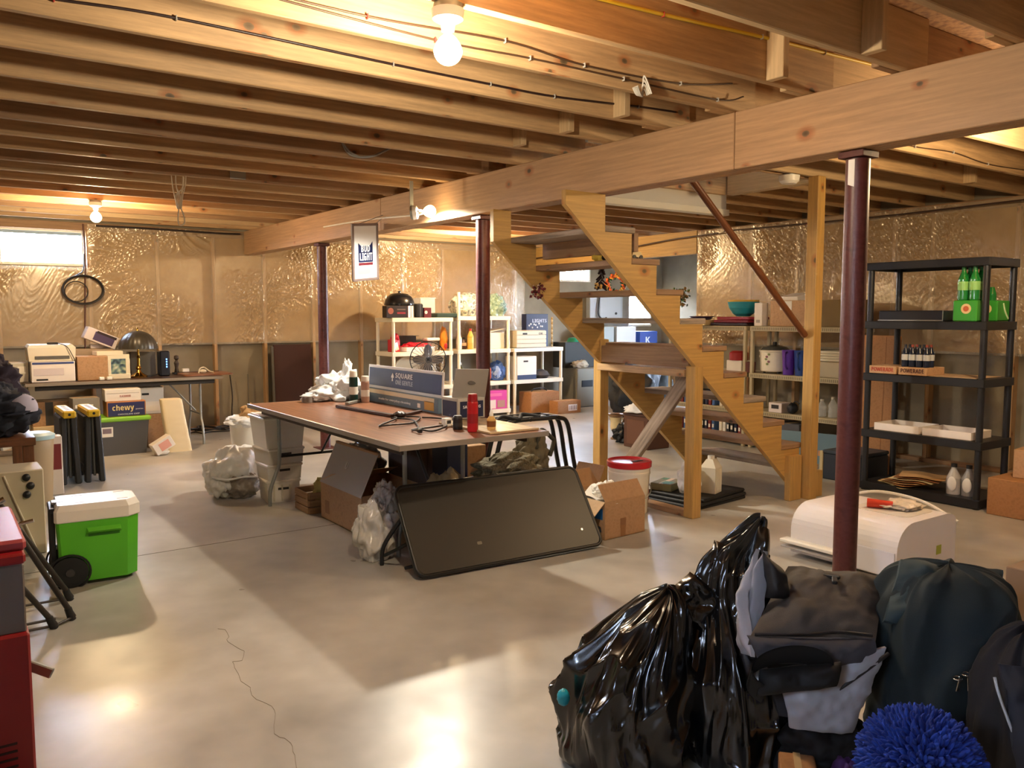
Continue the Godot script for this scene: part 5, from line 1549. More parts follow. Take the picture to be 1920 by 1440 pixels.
	card(t, "blue_tape", V(-0.181, 0.16, -0.02), V(0.36, 0.07, 0.001), pl("2a6aa8", 0.35), bl)
	b = MB.new().tube(curve([V(-0.182, 0.07, -0.04), V(-0.183, 0.05, 0.05), V(-0.183, 0.055, 0.1), V(-0.182, 0.075, 0.14)], 6), 0.006, 6)
	b.tube([V(-0.182, 0.075, 0.14), V(-0.182, 0.045, 0.145)], 0.006, 6)
	b.tube([V(-0.182, 0.075, 0.14), V(-0.182, 0.075, 0.11)], 0.006, 6)
	part(t, "smile_arrow", b, pl("1c2430", 0.5))
	part(t, "front_tape", MB.new().box(V(-0.02, 0.09, 0.1805), V(0.05, 0.06, 0.001), 0), pl("8a5f38", 0.4))
	card(t, "front_print", V(-0.02, 0.04, 0.181), V(0.045, 0.07, 0.001), pl("94683e", 0.6))
	# bucket
	t = thing("bucket", "white plastic bucket with a red lid and wire handle in front of the stair post", "bucket", V(4.04, 0, -4.28))
	part(t, "bucket_body", MB.new().lathe([Vector2(0, 0), Vector2(0.128, 0), Vector2(0.132, 0.006), Vector2(0.146, 0.28), Vector2(0.15, 0.28), Vector2(0.15, 0.295), Vector2(0.147, 0.3), Vector2(0.149, 0.31), Vector2(0.152, 0.345)], Vector3.ZERO, 36), pl("e6e0d4", 0.4))
	part(t, "lid", MB.new().lathe([Vector2(0.15, 0.325), Vector2(0.158, 0.33), Vector2(0.16, 0.365), Vector2(0.152, 0.372), Vector2(0.146, 0.362), Vector2(0, 0.358)], Vector3.ZERO, 36), pl("c21f2a", 0.35), "red lid with a black mark")
	part(t, "black_mark", MB.new().box(V(0.05, 0.362, 0.03), V(0.09, 0.004, 0.03), 0.001), M.black_plastic)
	part(t, "wire_handle", MB.new().tube(curve([V(-0.15, 0.24, 0.0), V(-0.13, 0.17, 0.09), V(-0.03, 0.12, 0.165), V(0.08, 0.17, 0.14), V(0.15, 0.24, 0.0)], 8), 0.004, 6), M.steel)
	for k in 3:
		part(t, "red_print", MB.new().box(V(0.115, 0.2 - 0.05 * k, 0.0785), V(0.03, 0.03, 0.004), 0.001, Basis(Vector3.UP, 0.97)), pl("b8484a", 0.5))
	# black pads, green box, jug and bag at the foot of the stairs
	t = thing("gym_pad", "stack of black folded floor pads under the stairs", "mat", V(4.72, 0, -4.28), 8)
	for k in 3:
		part(t, "pad_layer", MB.new().box(V(0.01 * k, 0.013 + 0.0255 * k, 0.01 * (k % 2)), V(0.62 - 0.02 * k, 0.025, 0.5), 0.008, Basis(Vector3.UP, 0.03 * (k - 1))), pl(["16171a", "1d1f22", "141518"][k], 0.6))
	t = carton("green_box", "small green and brown box on the black pads behind the bucket", V(4.57, 0.078, -4.42), V(0.24, 0.055, 0.17), 20, pl("6f6844", 0.6))
	card(t, "green_print", V(-0.06, 0.0558, 0.03), V(0.1, 0.001, 0.08), pl("2f6a38", 0.5))
	card(t, "green_print", V(0.08, 0.0558, -0.05), V(0.06, 0.001, 0.05), pl("2f6a38", 0.5))
	t = thing("milk_jug", "white ribbed plastic jug standing on the black pads right of the front stair post", "jug", V(4.74, 0.078, -4.14), 20)
	b = MB.new()
	b.hexa([V(-0.065, 0, 0.06), V(0.065, 0, 0.06), V(0.065, 0, -0.06), V(-0.065, 0, -0.06), V(-0.065, 0.19, 0.06), V(0.065, 0.19, 0.06), V(0.065, 0.19, -0.06), V(-0.065, 0.19, -0.06)])
	b.hexa([V(-0.065, 0.19, 0.06), V(0.065, 0.19, 0.06), V(0.065, 0.19, -0.06), V(-0.065, 0.19, -0.06), V(-0.03, 0.25, 0.025), V(0.045, 0.25, 0.025), V(0.045, 0.25, -0.025), V(-0.03, 0.25, -0.025)])
	for k in 5:
		b.box(V(-0.048 + 0.024 * k, 0.095, 0.06), V(0.008, 0.16, 0.01), 0.002)
	part(t, "jug_body", b, pl("e2dcca", 0.4))
	part(t, "cap", MB.new().cyl(V(0.0, 0.25, 0), V(0.0, 0.275, 0), 0.026, 0.026, 16), M.white_plastic)
	solo("white_sack", crumple(V(0, 0.1, 0), V(0.09, 0.14, 0.08), 61.0, 0.25, 48, 32, 0.0, 0.12), M.white_bag, "crumpled white sack on the black pads just left of the ribbed jug", "bag", V(4.57, 0.078, -4.2))

# plastic or metal shelving: width along x, depth along z, front at z = +d/2
func shelving(called: String, label: String, at: Vector3, turn: float, w: float, d: float, levels: Array, m: Material, post_r: float, lip: float, group := "", holes := false, tall := 0.0) -> Node3D:
	var t := thing(called, label, "shelf unit", at, turn, group)
	var top: float = levels[levels.size() - 1]
	for x in [-1, 1]:
		for z in [-1, 1]:
			var p := V(x * (w / 2 - post_r * 1.2), 0, z * (d / 2 - post_r * 1.2))
			if holes:
				part(t, "post", MB.new().box(p + V(0, top / 2, 0), V(0.035, top, 0.035), 0.004), m)
			else:
				part(t, "post", MB.new().cyl(p, p + V(0, top + (tall if x < 0 and z > 0 else 0.0), 0), post_r, post_r, 14), m)
	for y in levels:
		var b := MB.new()
		b.box(V(0, y - 0.006, 0), V(w - 0.01, 0.012, d - 0.01), 0.003)
		b.box(V(0, y - lip / 2, d / 2 - 0.006), V(w, lip, 0.012), 0.004)
		b.box(V(0, y - lip / 2, -d / 2 + 0.006), V(w, lip, 0.012), 0.004)
		b.box(V(w / 2 - 0.006, y - lip / 2, 0), V(0.012, lip, d - 0.02), 0.004)
		b.box(V(-w / 2 + 0.006, y - lip / 2, 0), V(0.012, lip, d - 0.02), 0.004)
		var s := part(t, "shelf", b, m)
		if holes:
			b = MB.new()
			var k := -w / 2 + 0.03
			while k < w / 2 - 0.02:
				b.box(V(k, y - lip / 2, d / 2 + 0.0005), V(0.011, lip * 0.55, 0.001), 0)
				k += 0.022
			part(s, "slot_pattern", b, pl("7d745e", 0.7)).set_meta("kind", "stuff")
	return t

func bottle(called: String, label: String, at: Vector3, h: float, r: float, col: Material, cap: String, band := "", cat := "bottle", group := "") -> Node3D:
	var t := thing(called, label, cat, at, 0, group)
	part(t, "bottle_body", MB.new().lathe([Vector2(0, 0), Vector2(r * 0.9, 0), Vector2(r, h * 0.03), Vector2(r, h * 0.3), Vector2(r * 0.93, h * 0.4), Vector2(r, h * 0.5), Vector2(r * 0.98, h * 0.62), Vector2(r * 0.45, h * 0.84), Vector2(r * 0.36, h * 0.9), Vector2(0, h * 0.9)], Vector3.ZERO, 18), col)
	part(t, "cap", MB.new().cyl(V(0, h * 0.89, 0), V(0, h, 0), r * 0.42, r * 0.4, 14), pl(cap, 0.4))
	if band:
		part(t, "wrap_label", MB.new().lathe([Vector2(r * 1.01, h * 0.3), Vector2(r * 1.02, h * 0.31), Vector2(r * 1.02, h * 0.55), Vector2(r * 1.01, h * 0.56)], Vector3.ZERO, 18), pl(band, 0.5))
	return t

func white_shelves() -> void:
	var g := "white plastic shelf units along the back wall"
	shelving("shelf_unit", "white plastic shelf unit at the left end of the row on the back wall", V(5.275, 0, -9.72), 0, 0.9, 0.5, [0.09, 0.47, 0.92, 1.36], M.cream_plastic, 0.022, 0.055, g)
	shelving("shelf_unit", "white plastic shelf unit in the middle, behind the column, with one post sticking up", V(6.23, 0, -9.72), 0, 0.86, 0.5, [0.09, 0.48, 0.93, 1.38], M.cream_plastic, 0.022, 0.055, g, false, 0.32)
	shelving("shelf_unit", "shorter white plastic shelf unit at the right end of the row, by the stairs", V(7.16, 0, -9.72), 0, 0.88, 0.5, [0.48, 0.93], M.cream_plastic, 0.022, 0.055, g)
	# on top of the left unit
	var t := carton("game_box", "long black game box with a round red emblem on the left white shelf unit", V(4.9, 1.361, -9.54), V(0.3, 0.15, 0.12), 0, pl("241a18", 0.5))
	part(t, "emblem", MB.new().cyl(V(-0.09, 0.085, 0.06), V(-0.09, 0.085, 0.062), 0.04, 0.04, 20), pl("9a5a48", 0.5))
	card(t, "red_stripe", V(0.06, 0.06, 0.061), V(0.12, 0.025, 0.002), pl("8c2430", 0.5))
	card(t, "grey_stripe", V(0.06, 0.105, 0.061), V(0.12, 0.015, 0.002), pl("6a5a50", 0.5))
	var n := 0
	for p in [["8a2a38", 0.045, "red book standing next to the game box on the left white shelf unit"], ["e8e0cc", 0.035, "cream book standing between red book and dark kettle on the left white shelf unit"]]:
		t = thing("book", p[2], "book", V(5.075 + n * 0.042, 1.361, -9.54))
		part(t, "cover", MB.new().box(V(0, 0.075, 0), V(p[1], 0.15, 0.12), 0.003), pl(p[0], 0.6))
		part(t, "pages", MB.new().box(V(0, 0.0765, 0.003), V(p[1] - 0.008, 0.148, 0.116), 0), M.paper)
		n += 1
	t = thing("roasting_pot", "black domed roasting pot on top of the left white shelf unit", "pot", V(5.1, 1.362, -9.80))
	part(t, "pot_body", MB.new().lathe([Vector2(0, 0), Vector2(0.17, 0), Vector2(0.178, 0.02), Vector2(0.188, 0.16), Vector2(0.2, 0.165), Vector2(0.2, 0.18), Vector2(0.188, 0.185)], Vector3.ZERO, 32), mat("enamel", "1b1e24", 0.25))
	part(t, "dome_lid", MB.new().lathe([Vector2(0.196, 0.18), Vector2(0.19, 0.22), Vector2(0.165, 0.27), Vector2(0.11, 0.31), Vector2(0.03, 0.325), Vector2(0, 0.326)], Vector3.ZERO, 32, true), M.enamel)
	part(t, "lid_knob", MB.new().lathe([Vector2(0.012, 0.322), Vector2(0.012, 0.335), Vector2(0.025, 0.345), Vector2(0, 0.352)], Vector3.ZERO, 16), M.black_plastic)
	t = thing("camera_case", "small black case with straps beside the roasting pot on the left white shelf unit", "case", V(5.235, 1.362, -9.53))
	part(t, "case_body", MB.new().box(V(0, 0.09, 0), V(0.1, 0.18, 0.09), 0.015), M.black_plastic)
	part(t, "strap", MB.new().box(V(0, 0.09, 0.047), V(0.025, 0.17, 0.004), 0.001), pl("3a3a40", 0.7))
	t = carton("card_box", "dark red and white card box right of the small black case", V(5.35, 1.361, -9.54), V(0.11, 0.13, 0.1), 0, pl("5a161c", 0.5))
	part(t, "white_oval", MB.new().cyl(V(-0.025, 0.07, 0.0495), V(-0.025, 0.07, 0.052), 0.022, 0.022, 16), pl("d0c4c0"))
	t = thing("clear_bin", "clear plastic bin standing at the back of the left white shelf unit", "bin", V(5.47, 1.362, -9.8))
	var b := MB.new()
	for q in [[0, -0.1, 0.22, 0.004], [0, 0.1, 0.22, 0.004]]:
		b.box(V(q[0], 0.13, q[1]), V(q[2], 0.26, q[3]), 0)
	b.box(V(-0.11, 0.13, 0), V(0.004, 0.26, 0.2), 0)
	b.box(V(0.11, 0.13, 0), V(0.004, 0.26, 0.2), 0)
	part(t, "bin_walls", b, M.clear_plastic)
	part(t, "rim", MB.new().box(V(0, 0.258, 0.103), V(0.24, 0.012, 0.012), 0.003), pl("e8e2da", 0.4))
	solo("green_case", MB.new().box(V(0, 0.03, 0), V(0.32, 0.06, 0.24), 0.012), pl("22382c", 0.6), "flat dark green case on the left white shelf unit beside the bagged comforter", "case", V(5.64, 1.362, -9.6))
	# on top of the middle unit
	var quilt := rough_tri("quilt", "ffffff", 0.35, noise_tex("quilt", 0.012, 2, ["e8e2cc", "efe9d8", "4a5a5c", "ece6d4", "e8e2cc", "2c3236", "f0eadc"], 256), 3.0)
	solo("bagged_comforter", crumple(V(0, 0.14, 0), V(0.27, 0.17, 0.19), 71.0, 0.14, 72, 44, 0.0, 0.04), quilt, "white patterned comforter in clear bag on the middle white shelf unit", "bedding", V(6.1, 1.382, -9.72))
	solo("green_bag", crumple(V(0, 0.13, 0), V(0.165, 0.17, 0.17), 73.0, 0.25, 64, 40, 0.0, 0.1), rough_tri("green_film", "ffffff", 0.25, noise_tex("gfilm", 0.02, 3, ["3f5a50", "7f9c8c", "a8c0b0", "4c6a60"], 256), 3.0), "pale green plastic bag of greenery on the middle white shelf unit, right of the column", "bag", V(6.55, 1.382, -9.72))
	# second shelf, left unit
	t = thing("party_tray", "white tray heaped with bright red tinsel on the left white shelf unit's second shelf", "tray", V(5.23, 0.921, -9.6))
	part(t, "tray", MB.new().box(V(0, 0.03, 0), V(0.42, 0.06, 0.26), 0.008), M.white_plastic)
	part(t, "red_tinsel", crumple(V(0, 0.07, 0), V(0.19, 0.045, 0.11), 75.0, 0.4, 48, 20, 0.0, 0.25), pl("c4122c", 0.35))
	t = thing("gift_bag", "red and white gift bag beside the left shelf unit's front post", "bag", V(4.92, 0.921, -9.62), 15)
	part(t, "bag_body", MB.new().box(V(0, 0.08, 0), V(0.13, 0.16, 0.1), 0.006), pl("c03038", 0.5))
	part(t, "white_print", MB.new().box(V(0.0, 0.07, 0.051), V(0.06, 0.1, 0.002), 0, Basis(Vector3.BACK, 0.3)), pl("f0dcd8"))
	part(t, "bow", crumple(V(0.02, 0.18, 0), V(0.06, 0.05, 0.05), 76.0, 0.4, 28, 16, 0.0, 0.3), pl("b02030", 0.4))
	t = thing("wire_basket", "dark wire basket of kitchen tools behind the red tinsel tray", "basket", V(5.2, 0.921, -9.82))
	b = MB.new()
	for k in 10:
		b.bar(V(-0.15 + 0.033 * k, 0, 0.07), V(-0.15 + 0.033 * k, 0.2, 0.07), 0.005, 0.005)
	for y in [0.02, 0.11, 0.2]:
		b.bar(V(-0.16, y, 0.07), V(0.16, y, 0.07), 0.006, 0.006)
	part(t, "wire_front", b, M.black_metal).set_meta("kind", "stuff")
	part(t, "basket_back", MB.new().box(V(0, 0.1, -0.05), V(0.32, 0.2, 0.1), 0.01), pl("4a443e", 0.7))
	t = thing("white_dish", "white rectangular dish above the fan on the left white shelf unit", "dish", V(5.47, 0.921, -9.62))
	part(t, "dish", MB.new().box(V(0, 0.155, 0), V(0.2, 0.04, 0.14), 0.01), M.white_plastic)
	part(t, "box_under", MB.new().box(V(0, 0.068, -0.02), V(0.16, 0.134, 0.12), 0.004), pl("8a7a6a", 0.7))
	t = thing("orange_bag", "orange snack bag on the left white shelf unit beside its right post", "bag", V(5.65, 0.921, -9.6))
	part(t, "bag_body", crumple(V(0, 0.15, 0), V(0.055, 0.17, 0.05), 77.0, 0.2, 36, 28, 0.0, 0.12), pl("e08a1e", 0.35))
	part(t, "red_patch", MB.new().blob(V(0.01, 0.06, 0.045), V(0.03, 0.04, 0.012), func(_d): return 1.0, 12, 8), pl("b4281c", 0.4))
	# floor fan before the units
	t = thing("pedestal_fan", "black pedestal fan with a wire cage in front of the left white shelf unit", "fan", V(4.93, 0, -8.75), -25)
	part(t, "base", MB.new().lathe([Vector2(0, 0), Vector2(0.2, 0), Vector2(0.2, 0.02), Vector2(0.05, 0.05), Vector2(0, 0.05)], Vector3.ZERO, 28), M.black_plastic)
	part(t, "pole", MB.new().cyl(V(0, 0.04, 0), V(0, 0.72, 0), 0.016), M.black_metal)
	part(t, "motor", MB.new().cyl(V(0, 0.86, -0.16), V(0, 0.86, -0.02), 0.075, 0.05, 20), M.black_plastic)
	b = MB.new()
	for k in 28:
		var a := TAU * k / 28
		var c := V(cos(a), sin(a), 0)
		b.tube([V(0, 0.86, 0.1) + c * 0.04, V(0, 0.86, 0.09) + c * 0.15, V(0, 0.86, 0.03) + c * 0.215, V(0, 0.86, -0.03) + c * 0.15, V(0, 0.86, -0.05) + c * 0.05], 0.0022, 5)
	part(t, "wire_cage", b, M.chrome).set_meta("kind", "stuff")
	var hoop := []
	for k in 32:
		hoop.append(V(cos(TAU * k / 32) * 0.217, 0.86 + sin(TAU * k / 32) * 0.217, 0.03))
	part(t, "cage_hoop", MB.new().tube(hoop, 0.006, 6, true), M.black_metal)
	for k in 4:
		var bb := Basis(Vector3.BACK, TAU * k / 4) * Basis(Vector3.UP, 0.5)
		part(t, "blade", MB.new().blob(Vector3.ZERO, V(0.06, 0.085, 0.006), func(_d): return 1.0, 18, 10), pl("4c4c50", 0.35)).transform = Transform3D(bb, V(0, 0.86, 0.02) + bb * V(0.0, 0.1, 0))
	t = thing("round_tray", "round beige tray standing on edge on the left white shelf unit behind the fan", "tray", V(5.1, 0.472, -9.62))
	part(t, "disc", MB.new().cyl(V(0, 0.19, 0), V(0, 0.19, 0.02), 0.19, 0.19, 32), pl("b8ab90", 0.6))
	part(t, "rim", MB.new().lathe([Vector2(0.18, -0.006), Vector2(0.192, -0.006), Vector2(0.192, 0.03), Vector2(0.18, 0.03)], Vector3.ZERO, 32), pl("cabfa6", 0.5)).transform = Transform3D(Basis(Vector3.RIGHT, PI / 2), V(0, 0.19, 0))
	# middle unit shelves
	bottle("syrup_bottle", "black-capped syrup bottle at the left of the middle white shelf unit", V(5.88, 0.931, -9.58), 0.24, 0.04, pl("d8c0a0", 0.3), "1a1614", "e0d4c0")
	bottle("syrup_bottle", "dark brown jar beside the syrup bottle on the middle white shelf unit", V(5.965, 0.931, -9.6), 0.16, 0.042, pl("3a2218", 0.3), "14100e", "c4a484")
	bottle("mustard_bottle", "yellow sauce bottle with a large red cap left of the column", V(6.05, 0.931, -9.56), 0.28, 0.045, pl("d8a848", 0.35), "b8341c", "e6b860")
	t = carton("cream_carton", "cream carton with a dark slot on the middle white shelf unit, right of the column", V(6.42, 0.931, -9.68), V(0.34, 0.22, 0.3), 0, pl("e6dcc4"))
	card(t, "dark_slot", V(-0.11, 0.11, 0.151), V(0.05, 0.17, 0.002), pl("3c3228"))
	part(t, "loose_lid", MB.new().box(V(-0.02, 0.24, 0.0), V(0.4, 0.012, 0.3), 0.003, Basis(Vector3.BACK, 0.16)), pl("ddd3bc"))
	bottle("oil_bottle", "green and gold oil bottle on the middle white shelf unit, lower left", V(5.9, 0.481, -9.58), 0.27, 0.045, pl("4a4422", 0.25), "d8d4c8", "a8923a")
	t = carton("tea_box", "small pink and white box beside the column on the middle white shelf unit", V(6.08, 0.481, -9.56), V(0.1, 0.11, 0.08), 0, pl("e0c8cc"))
	card(t, "violet_print", V(0, 0.06, 0.041), V(0.06, 0.05, 0.001), pl("8a4a78"))
	t = thing("snack_bags", "blue plastic snack bag slumped on the middle white shelf unit", "bag", V(6.52, 0.481, -9.62))
	part(t, "bag_body", crumple(V(0, 0.12, 0), V(0.13, 0.15, 0.1), 81.0, 0.25, 56, 36, 0.0, 0.12), pl("3f68b4", 0.3))
	part(t, "pale_print", crumple(V(-0.03, 0.12, 0.05), V(0.07, 0.09, 0.06), 82.0, 0.2, 32, 20, 0.0, 0.08), pl("9ab4e0", 0.3))
	solo("snack_bag", crumple(V(0, 0.11, 0), V(0.06, 0.14, 0.07), 83.0, 0.2, 40, 28, 0.0, 0.1), pl("d0562a", 0.35), "orange snack bag between the column and the blue snack bag", "bag", V(6.34, 0.481, -9.6))
	t = thing("detergent_jug", "blue and white detergent jug low behind the column and navy carton", "jug", V(5.98, 0.091, -9.56))
	part(t, "jug_body", MB.new().box(V(0, 0.13, 0), V(0.15, 0.26, 0.12), 0.03), pl("2c5cb0", 0.35))
	part(t, "cap", MB.new().cyl(V(0.02, 0.26, 0), V(0.02, 0.32, 0), 0.035), M.white_plastic)
	t = carton("pink_pack", "bright pink and white pack on the bottom of the middle white shelf unit", V(6.44, 0.091, -9.6), V(0.34, 0.26, 0.22), 0, pl("d8489a", 0.4))
	card(t, "white_print", V(-0.08, 0.07, 0.111), V(0.12, 0.12, 0.002), pl("eedcd0"))
	card(t, "tan_print", V(0.07, 0.07, 0.111), V(0.13, 0.1, 0.002), pl("b88a78"))
	card(t, "red_print", V(-0.02, 0.2, 0.111), V(0.2, 0.04, 0.002), pl("f070a0"))
	# right unit
	t = thing("milk_crate", "cream slatted crate with a dark grip on the right white shelf unit", "crate", V(7.02, 0.931, -9.62))
	for k in 4:
		part(t, "slat", MB.new().box(V(0, 0.032 + 0.06 * k, 0.15), V(0.52, 0.052, 0.012), 0.003), pl("e0d6bc", 0.55))
	part(t, "crate_shell", MB.new().box(V(0, 0.125, 0), V(0.51, 0.24, 0.29), 0.004), pl("c9bea2", 0.6))
	card(t, "grip_slot", V(-0.12, 0.2, 0.157), V(0.08, 0.025, 0.002), pl("2a241c"))
	letters(t, "OK", V(0.16, 0.2, 0.1575), 0.07, 0.03, pl("4a4036"))
	t = thing("christmas_box", "dark blue printed box of lights standing behind the slatted crate", "box", V(7.34, 0.931, -9.82))
	part(t, "box_body", MB.new().box(V(0, 0.24, 0), V(0.4, 0.48, 0.12), 0.004), pl("232f54", 0.5))
	letters(t, "LIGHTS", V(0.04, 0.38, 0.062), 0.26, 0.05, pl("c8d0e4", 0.5))
	b = MB.new()
	for k in 9:
		b.blob(V(-0.15 + 0.03 * k, 0.31 + 0.03 * sin(k * 2.3), 0.062), V(0.014, 0.014, 0.006), func(_d): return 1.0, 10, 6)
	part(t, "white_dots", b, pl("e4e8f0", 0.4)).set_meta("kind", "stuff")
	t = thing("beaded_rod", "thin gold beaded rod leaning at the right end of the right shelf unit", "rod", V(7.45, 0.931, -9.55))
	for k in 12:
		part(t, "bead", MB.new().blob(V(0, 0.02 + 0.036 * k, 0), V(0.014, 0.02, 0.014), func(_d): return 1.0, 10, 8), pl("b8904a" if k % 2 else "d8c08a", 0.35))
	t = carton("file_box", "white file box with a navy wave print on the right white shelf unit", V(6.94, 0.481, -9.62), V(0.34, 0.33, 0.3), 0, pl("ece4d4"))
	card(t, "navy_wave", V(0, 0.035, 0.151), V(0.335, 0.065, 0.002), pl("2a3a5c"))
	card(t, "hand_hole", V(-0.02, 0.26, 0.151), V(0.08, 0.022, 0.002), pl("2a2420"))
	t = thing("dark_pan", "dark iron pan with tools on the right white shelf unit", "pan", V(7.28, 0.481, -9.6))
	part(t, "pan_body", MB.new().lathe([Vector2(0, 0), Vector2(0.1, 0), Vector2(0.14, 0.05), Vector2(0.145, 0.05), Vector2(0.1, 0.012), Vector2(0, 0.012)], Vector3.ZERO, 28), pl("26262a", 0.4))
	part(t, "pan_lid", MB.new().lathe([Vector2(0.13, 0.05), Vector2(0.1, 0.1), Vector2(0.03, 0.13), Vector2(0, 0.13)], Vector3.ZERO, 24), pl("4a4a4c", 0.3))
	t = carton("orange_carton", "large orange-brown carton with a bow handle under the right white shelf unit", V(7.18, 0.001, -9.5), V(0.5, 0.3, 0.3), 0, M.kraft_orange)
	part(t, "handle_strap", MB.new().tube(curve([V(-0.14, 0.3, 0), V(-0.08, 0.34, 0), V(0.08, 0.34, 0), V(0.14, 0.3, 0)]), 0.008, 6), M.black_plastic)
	t = carton("shipping_carton", "smaller orange-brown carton with a white barcode label in front of the right shelf unit", V(7.42, 0.001, -9.2), V(0.42, 0.18, 0.2), 0, M.kraft_orange)
	card(t, "white_label", V(0.06, 0.08, 0.101), V(0.16, 0.09, 0.002), pl("efe4e0"))
	for k in 5:
		card(t, "barcode_bar", V(0.0 + 0.03 * k, 0.08, 0.1025), V(0.008 + 0.004 * (k % 2), 0.06, 0.001), pl("6a5a60"))
	t = thing("safe", "grey metal safe with a black control panel on the floor past the right shelf unit", "safe", V(8.2, 0, -9.8))
	part(t, "safe_body", MB.new().box(V(0, 0.3, 0), V(0.5, 0.58, 0.45), 0.01), pl("7d7868", 0.5))
	part(t, "control_panel", MB.new().box(V(-0.05, 0.36, 0.227), V(0.22, 0.1, 0.006), 0.002), M.black_plastic)
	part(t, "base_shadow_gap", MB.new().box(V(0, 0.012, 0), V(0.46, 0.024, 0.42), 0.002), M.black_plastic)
	solo("green_bowl", MB.new().lathe([Vector2(0, 0.07), Vector2(0.09, 0.06), Vector2(0.12, 0.0), Vector2(0.115, 0.0), Vector2(0, 0.06)], Vector3.ZERO, 24), pl("1d8a68", 0.4), "green plastic bowl turned over on the dark boxes past the right shelf unit", "bowl", V(8.2, 0.983, -9.95))
	carton("dark_crate", "dark crate on top of the grey safe past the right shelf unit", V(8.2, 0.592, -9.95), V(0.6, 0.39, 0.3), 0, pl("2a2c2a", 0.7))
	solo("cloth_heap", crumple(V(0, 0.05, 0), V(0.14, 0.07, 0.07), 85.0, 0.35, 36, 20, 0.0, 0.2), pl("a89c84", 0.8), "tan cloth scrap on the front edge of the grey safe's top", "cloth", V(8.1, 0.592, -9.68))

func alcove_things() -> void:
	var t := thing("breaker_panel", "grey metal breaker panel with a black cable loop on the alcove's back wall", "electrical panel", V(9.2, 1.5, -10.38))
	part(t, "panel_box", MB.new().box(V(0, 0, 0), V(0.72, 0.46, 0.1), 0.006), pl("a4a8a8", 0.4))
	part(t, "door", MB.new().box(V(0.08, 0, 0.053), V(0.46, 0.4, 0.008), 0.003), pl("b4b8b8", 0.35))
	part(t, "latch", MB.new().cyl(V(0.2, -0.08, 0.055), V(0.2, -0.08, 0.07), 0.02), M.black_plastic)
	part(t, "cable_loop", MB.new().tube(curve([V(-0.16, 0.26, 0.07), V(-0.2, 0.05, 0.08), V(-0.2, -0.1, 0.08), V(-0.1, -0.18, 0.08), V(-0.02, -0.15, 0.07)]), 0.014, 8), M.black_plastic)
	t = thing("utility_shelf", "white and wood utility counter with boxes along the alcove's back wall", "counter", V(9.47, 0, -10.12))
	part(t, "counter_top", MB.new().box(V(0, 0.88, 0), V(1.86, 0.05, 0.5)), M.pine_pale)
	for x in [-0.88, 0.0, 0.88]:
		part(t, "leg", MB.new().box(V(x, 0.43, 0.2), V(0.07, 0.855, 0.05)), M.pine)
		part(t, "leg", MB.new().box(V(x, 0.43, -0.2), V(0.07, 0.855, 0.05)), M.pine)
	t = carton("blue_box", "blue box with a white letter print on the alcove counter", V(9.75, 0.906, -10.05), V(0.4, 0.22, 0.3), 0, pl("27499c", 0.5))
	letters(t, "K", V(-0.02, 0.08, 0.151), 0.1, 0.1, pl("e4e8f0"))
	carton("white_appliance", "white appliance box on the alcove counter left of the blue box", V(9.25, 0.906, -10.05), V(0.42, 0.3, 0.3), 0, pl("c4c4c0", 0.5))
	carton("grey_unit", "grey machine housing on the alcove counter under the breaker panel", V(8.85, 0.906, -10.05), V(0.26, 0.3, 0.3), 0, pl("88908c", 0.5))
	solo("dark_pile", crumple(V(0, 0.25, 0), V(0.45, 0.42, 0.3), 91.0, 0.4, 60, 40, 0.0, 0.15), pl("1b2224", 0.7), "pile of dark bags on the floor of the alcove behind the stairs", "bags", V(8.6, 0, -8.8))
	solo("dark_pile", crumple(V(0, 0.3, 0), V(0.35, 0.5, 0.3), 93.0, 0.35, 60, 40, 0.0, 0.15), pl("23262a", 0.7), "tall heap of dark sacks in the alcove left of the breaker panel", "bags", V(7.95, 0, -8.3))
	# on the floor behind the stairs
	t = thing("urn", "cream and bronze urn standing on the floor behind the stairs", "urn", V(6.3, 0, -6.9))
	part(t, "pedestal", MB.new().lathe([Vector2(0, 0), Vector2(0.06, 0), Vector2(0.06, 0.015), Vector2(0.02, 0.04), Vector2(0.03, 0.07), Vector2(0.05, 0.1)], Vector3.ZERO, 20), pl("7a5a34", 0.35))
	part(t, "vase_body", MB.new().lathe([Vector2(0.05, 0.1), Vector2(0.062, 0.13), Vector2(0.058, 0.2), Vector2(0.07, 0.25)], Vector3.ZERO, 20), pl("d8c494", 0.45))
	part(t, "bronze_rim", MB.new().lathe([Vector2(0.07, 0.25), Vector2(0.095, 0.275), Vector2(0.095, 0.29), Vector2(0.06, 0.28)], Vector3.ZERO, 20), pl("7a5a34", 0.35))
	part(t, "handle", MB.new().tube(curve([V(0.06, 0.13, 0), V(0.12, 0.2, 0), V(0.14, 0.27, 0), V(0.09, 0.28, 0)]), 0.012, 8), pl("6a4a2c", 0.35))
	solo("black_boots", crumple(V(0, 0.09, 0), V(0.1, 0.11, 0.09), 95.0, 0.5, 40, 28, 0.0, 0.2), pl("17181b", 0.5), "black crumpled boots on the floor right of the urn", "boots", V(6.2, 0, -6.68))
	t = thing("wooden_chest", "dark wooden chest with a white cloth on top behind the stair brace", "chest", V(6.19, 0, -6.30))
	part(t, "chest_body", MB.new().box(V(0, 0.17, 0), V(0.32, 0.34, 0.36), 0.006), pl("5c3c2c", 0.5))
	part(t, "side_panel", MB.new().box(V(-0.161, 0.17, 0), V(0.006, 0.26, 0.26), 0.002), pl("6f4a36", 0.5))
	part(t, "chest_lid", MB.new().box(V(0, 0.355, 0), V(0.34, 0.03, 0.38), 0.008), pl("4a3024", 0.5))
	solo("white_cloth", crumple(V(0, 0.03, 0), V(0.19, 0.06, 0.2), 97.0, 0.3, 40, 20, 0.0, 0.12), pl("eef0f2", 0.8), "white cloth draped on the dark wooden chest behind the stairs", "cloth", V(6.16, 0.371, -6.33))

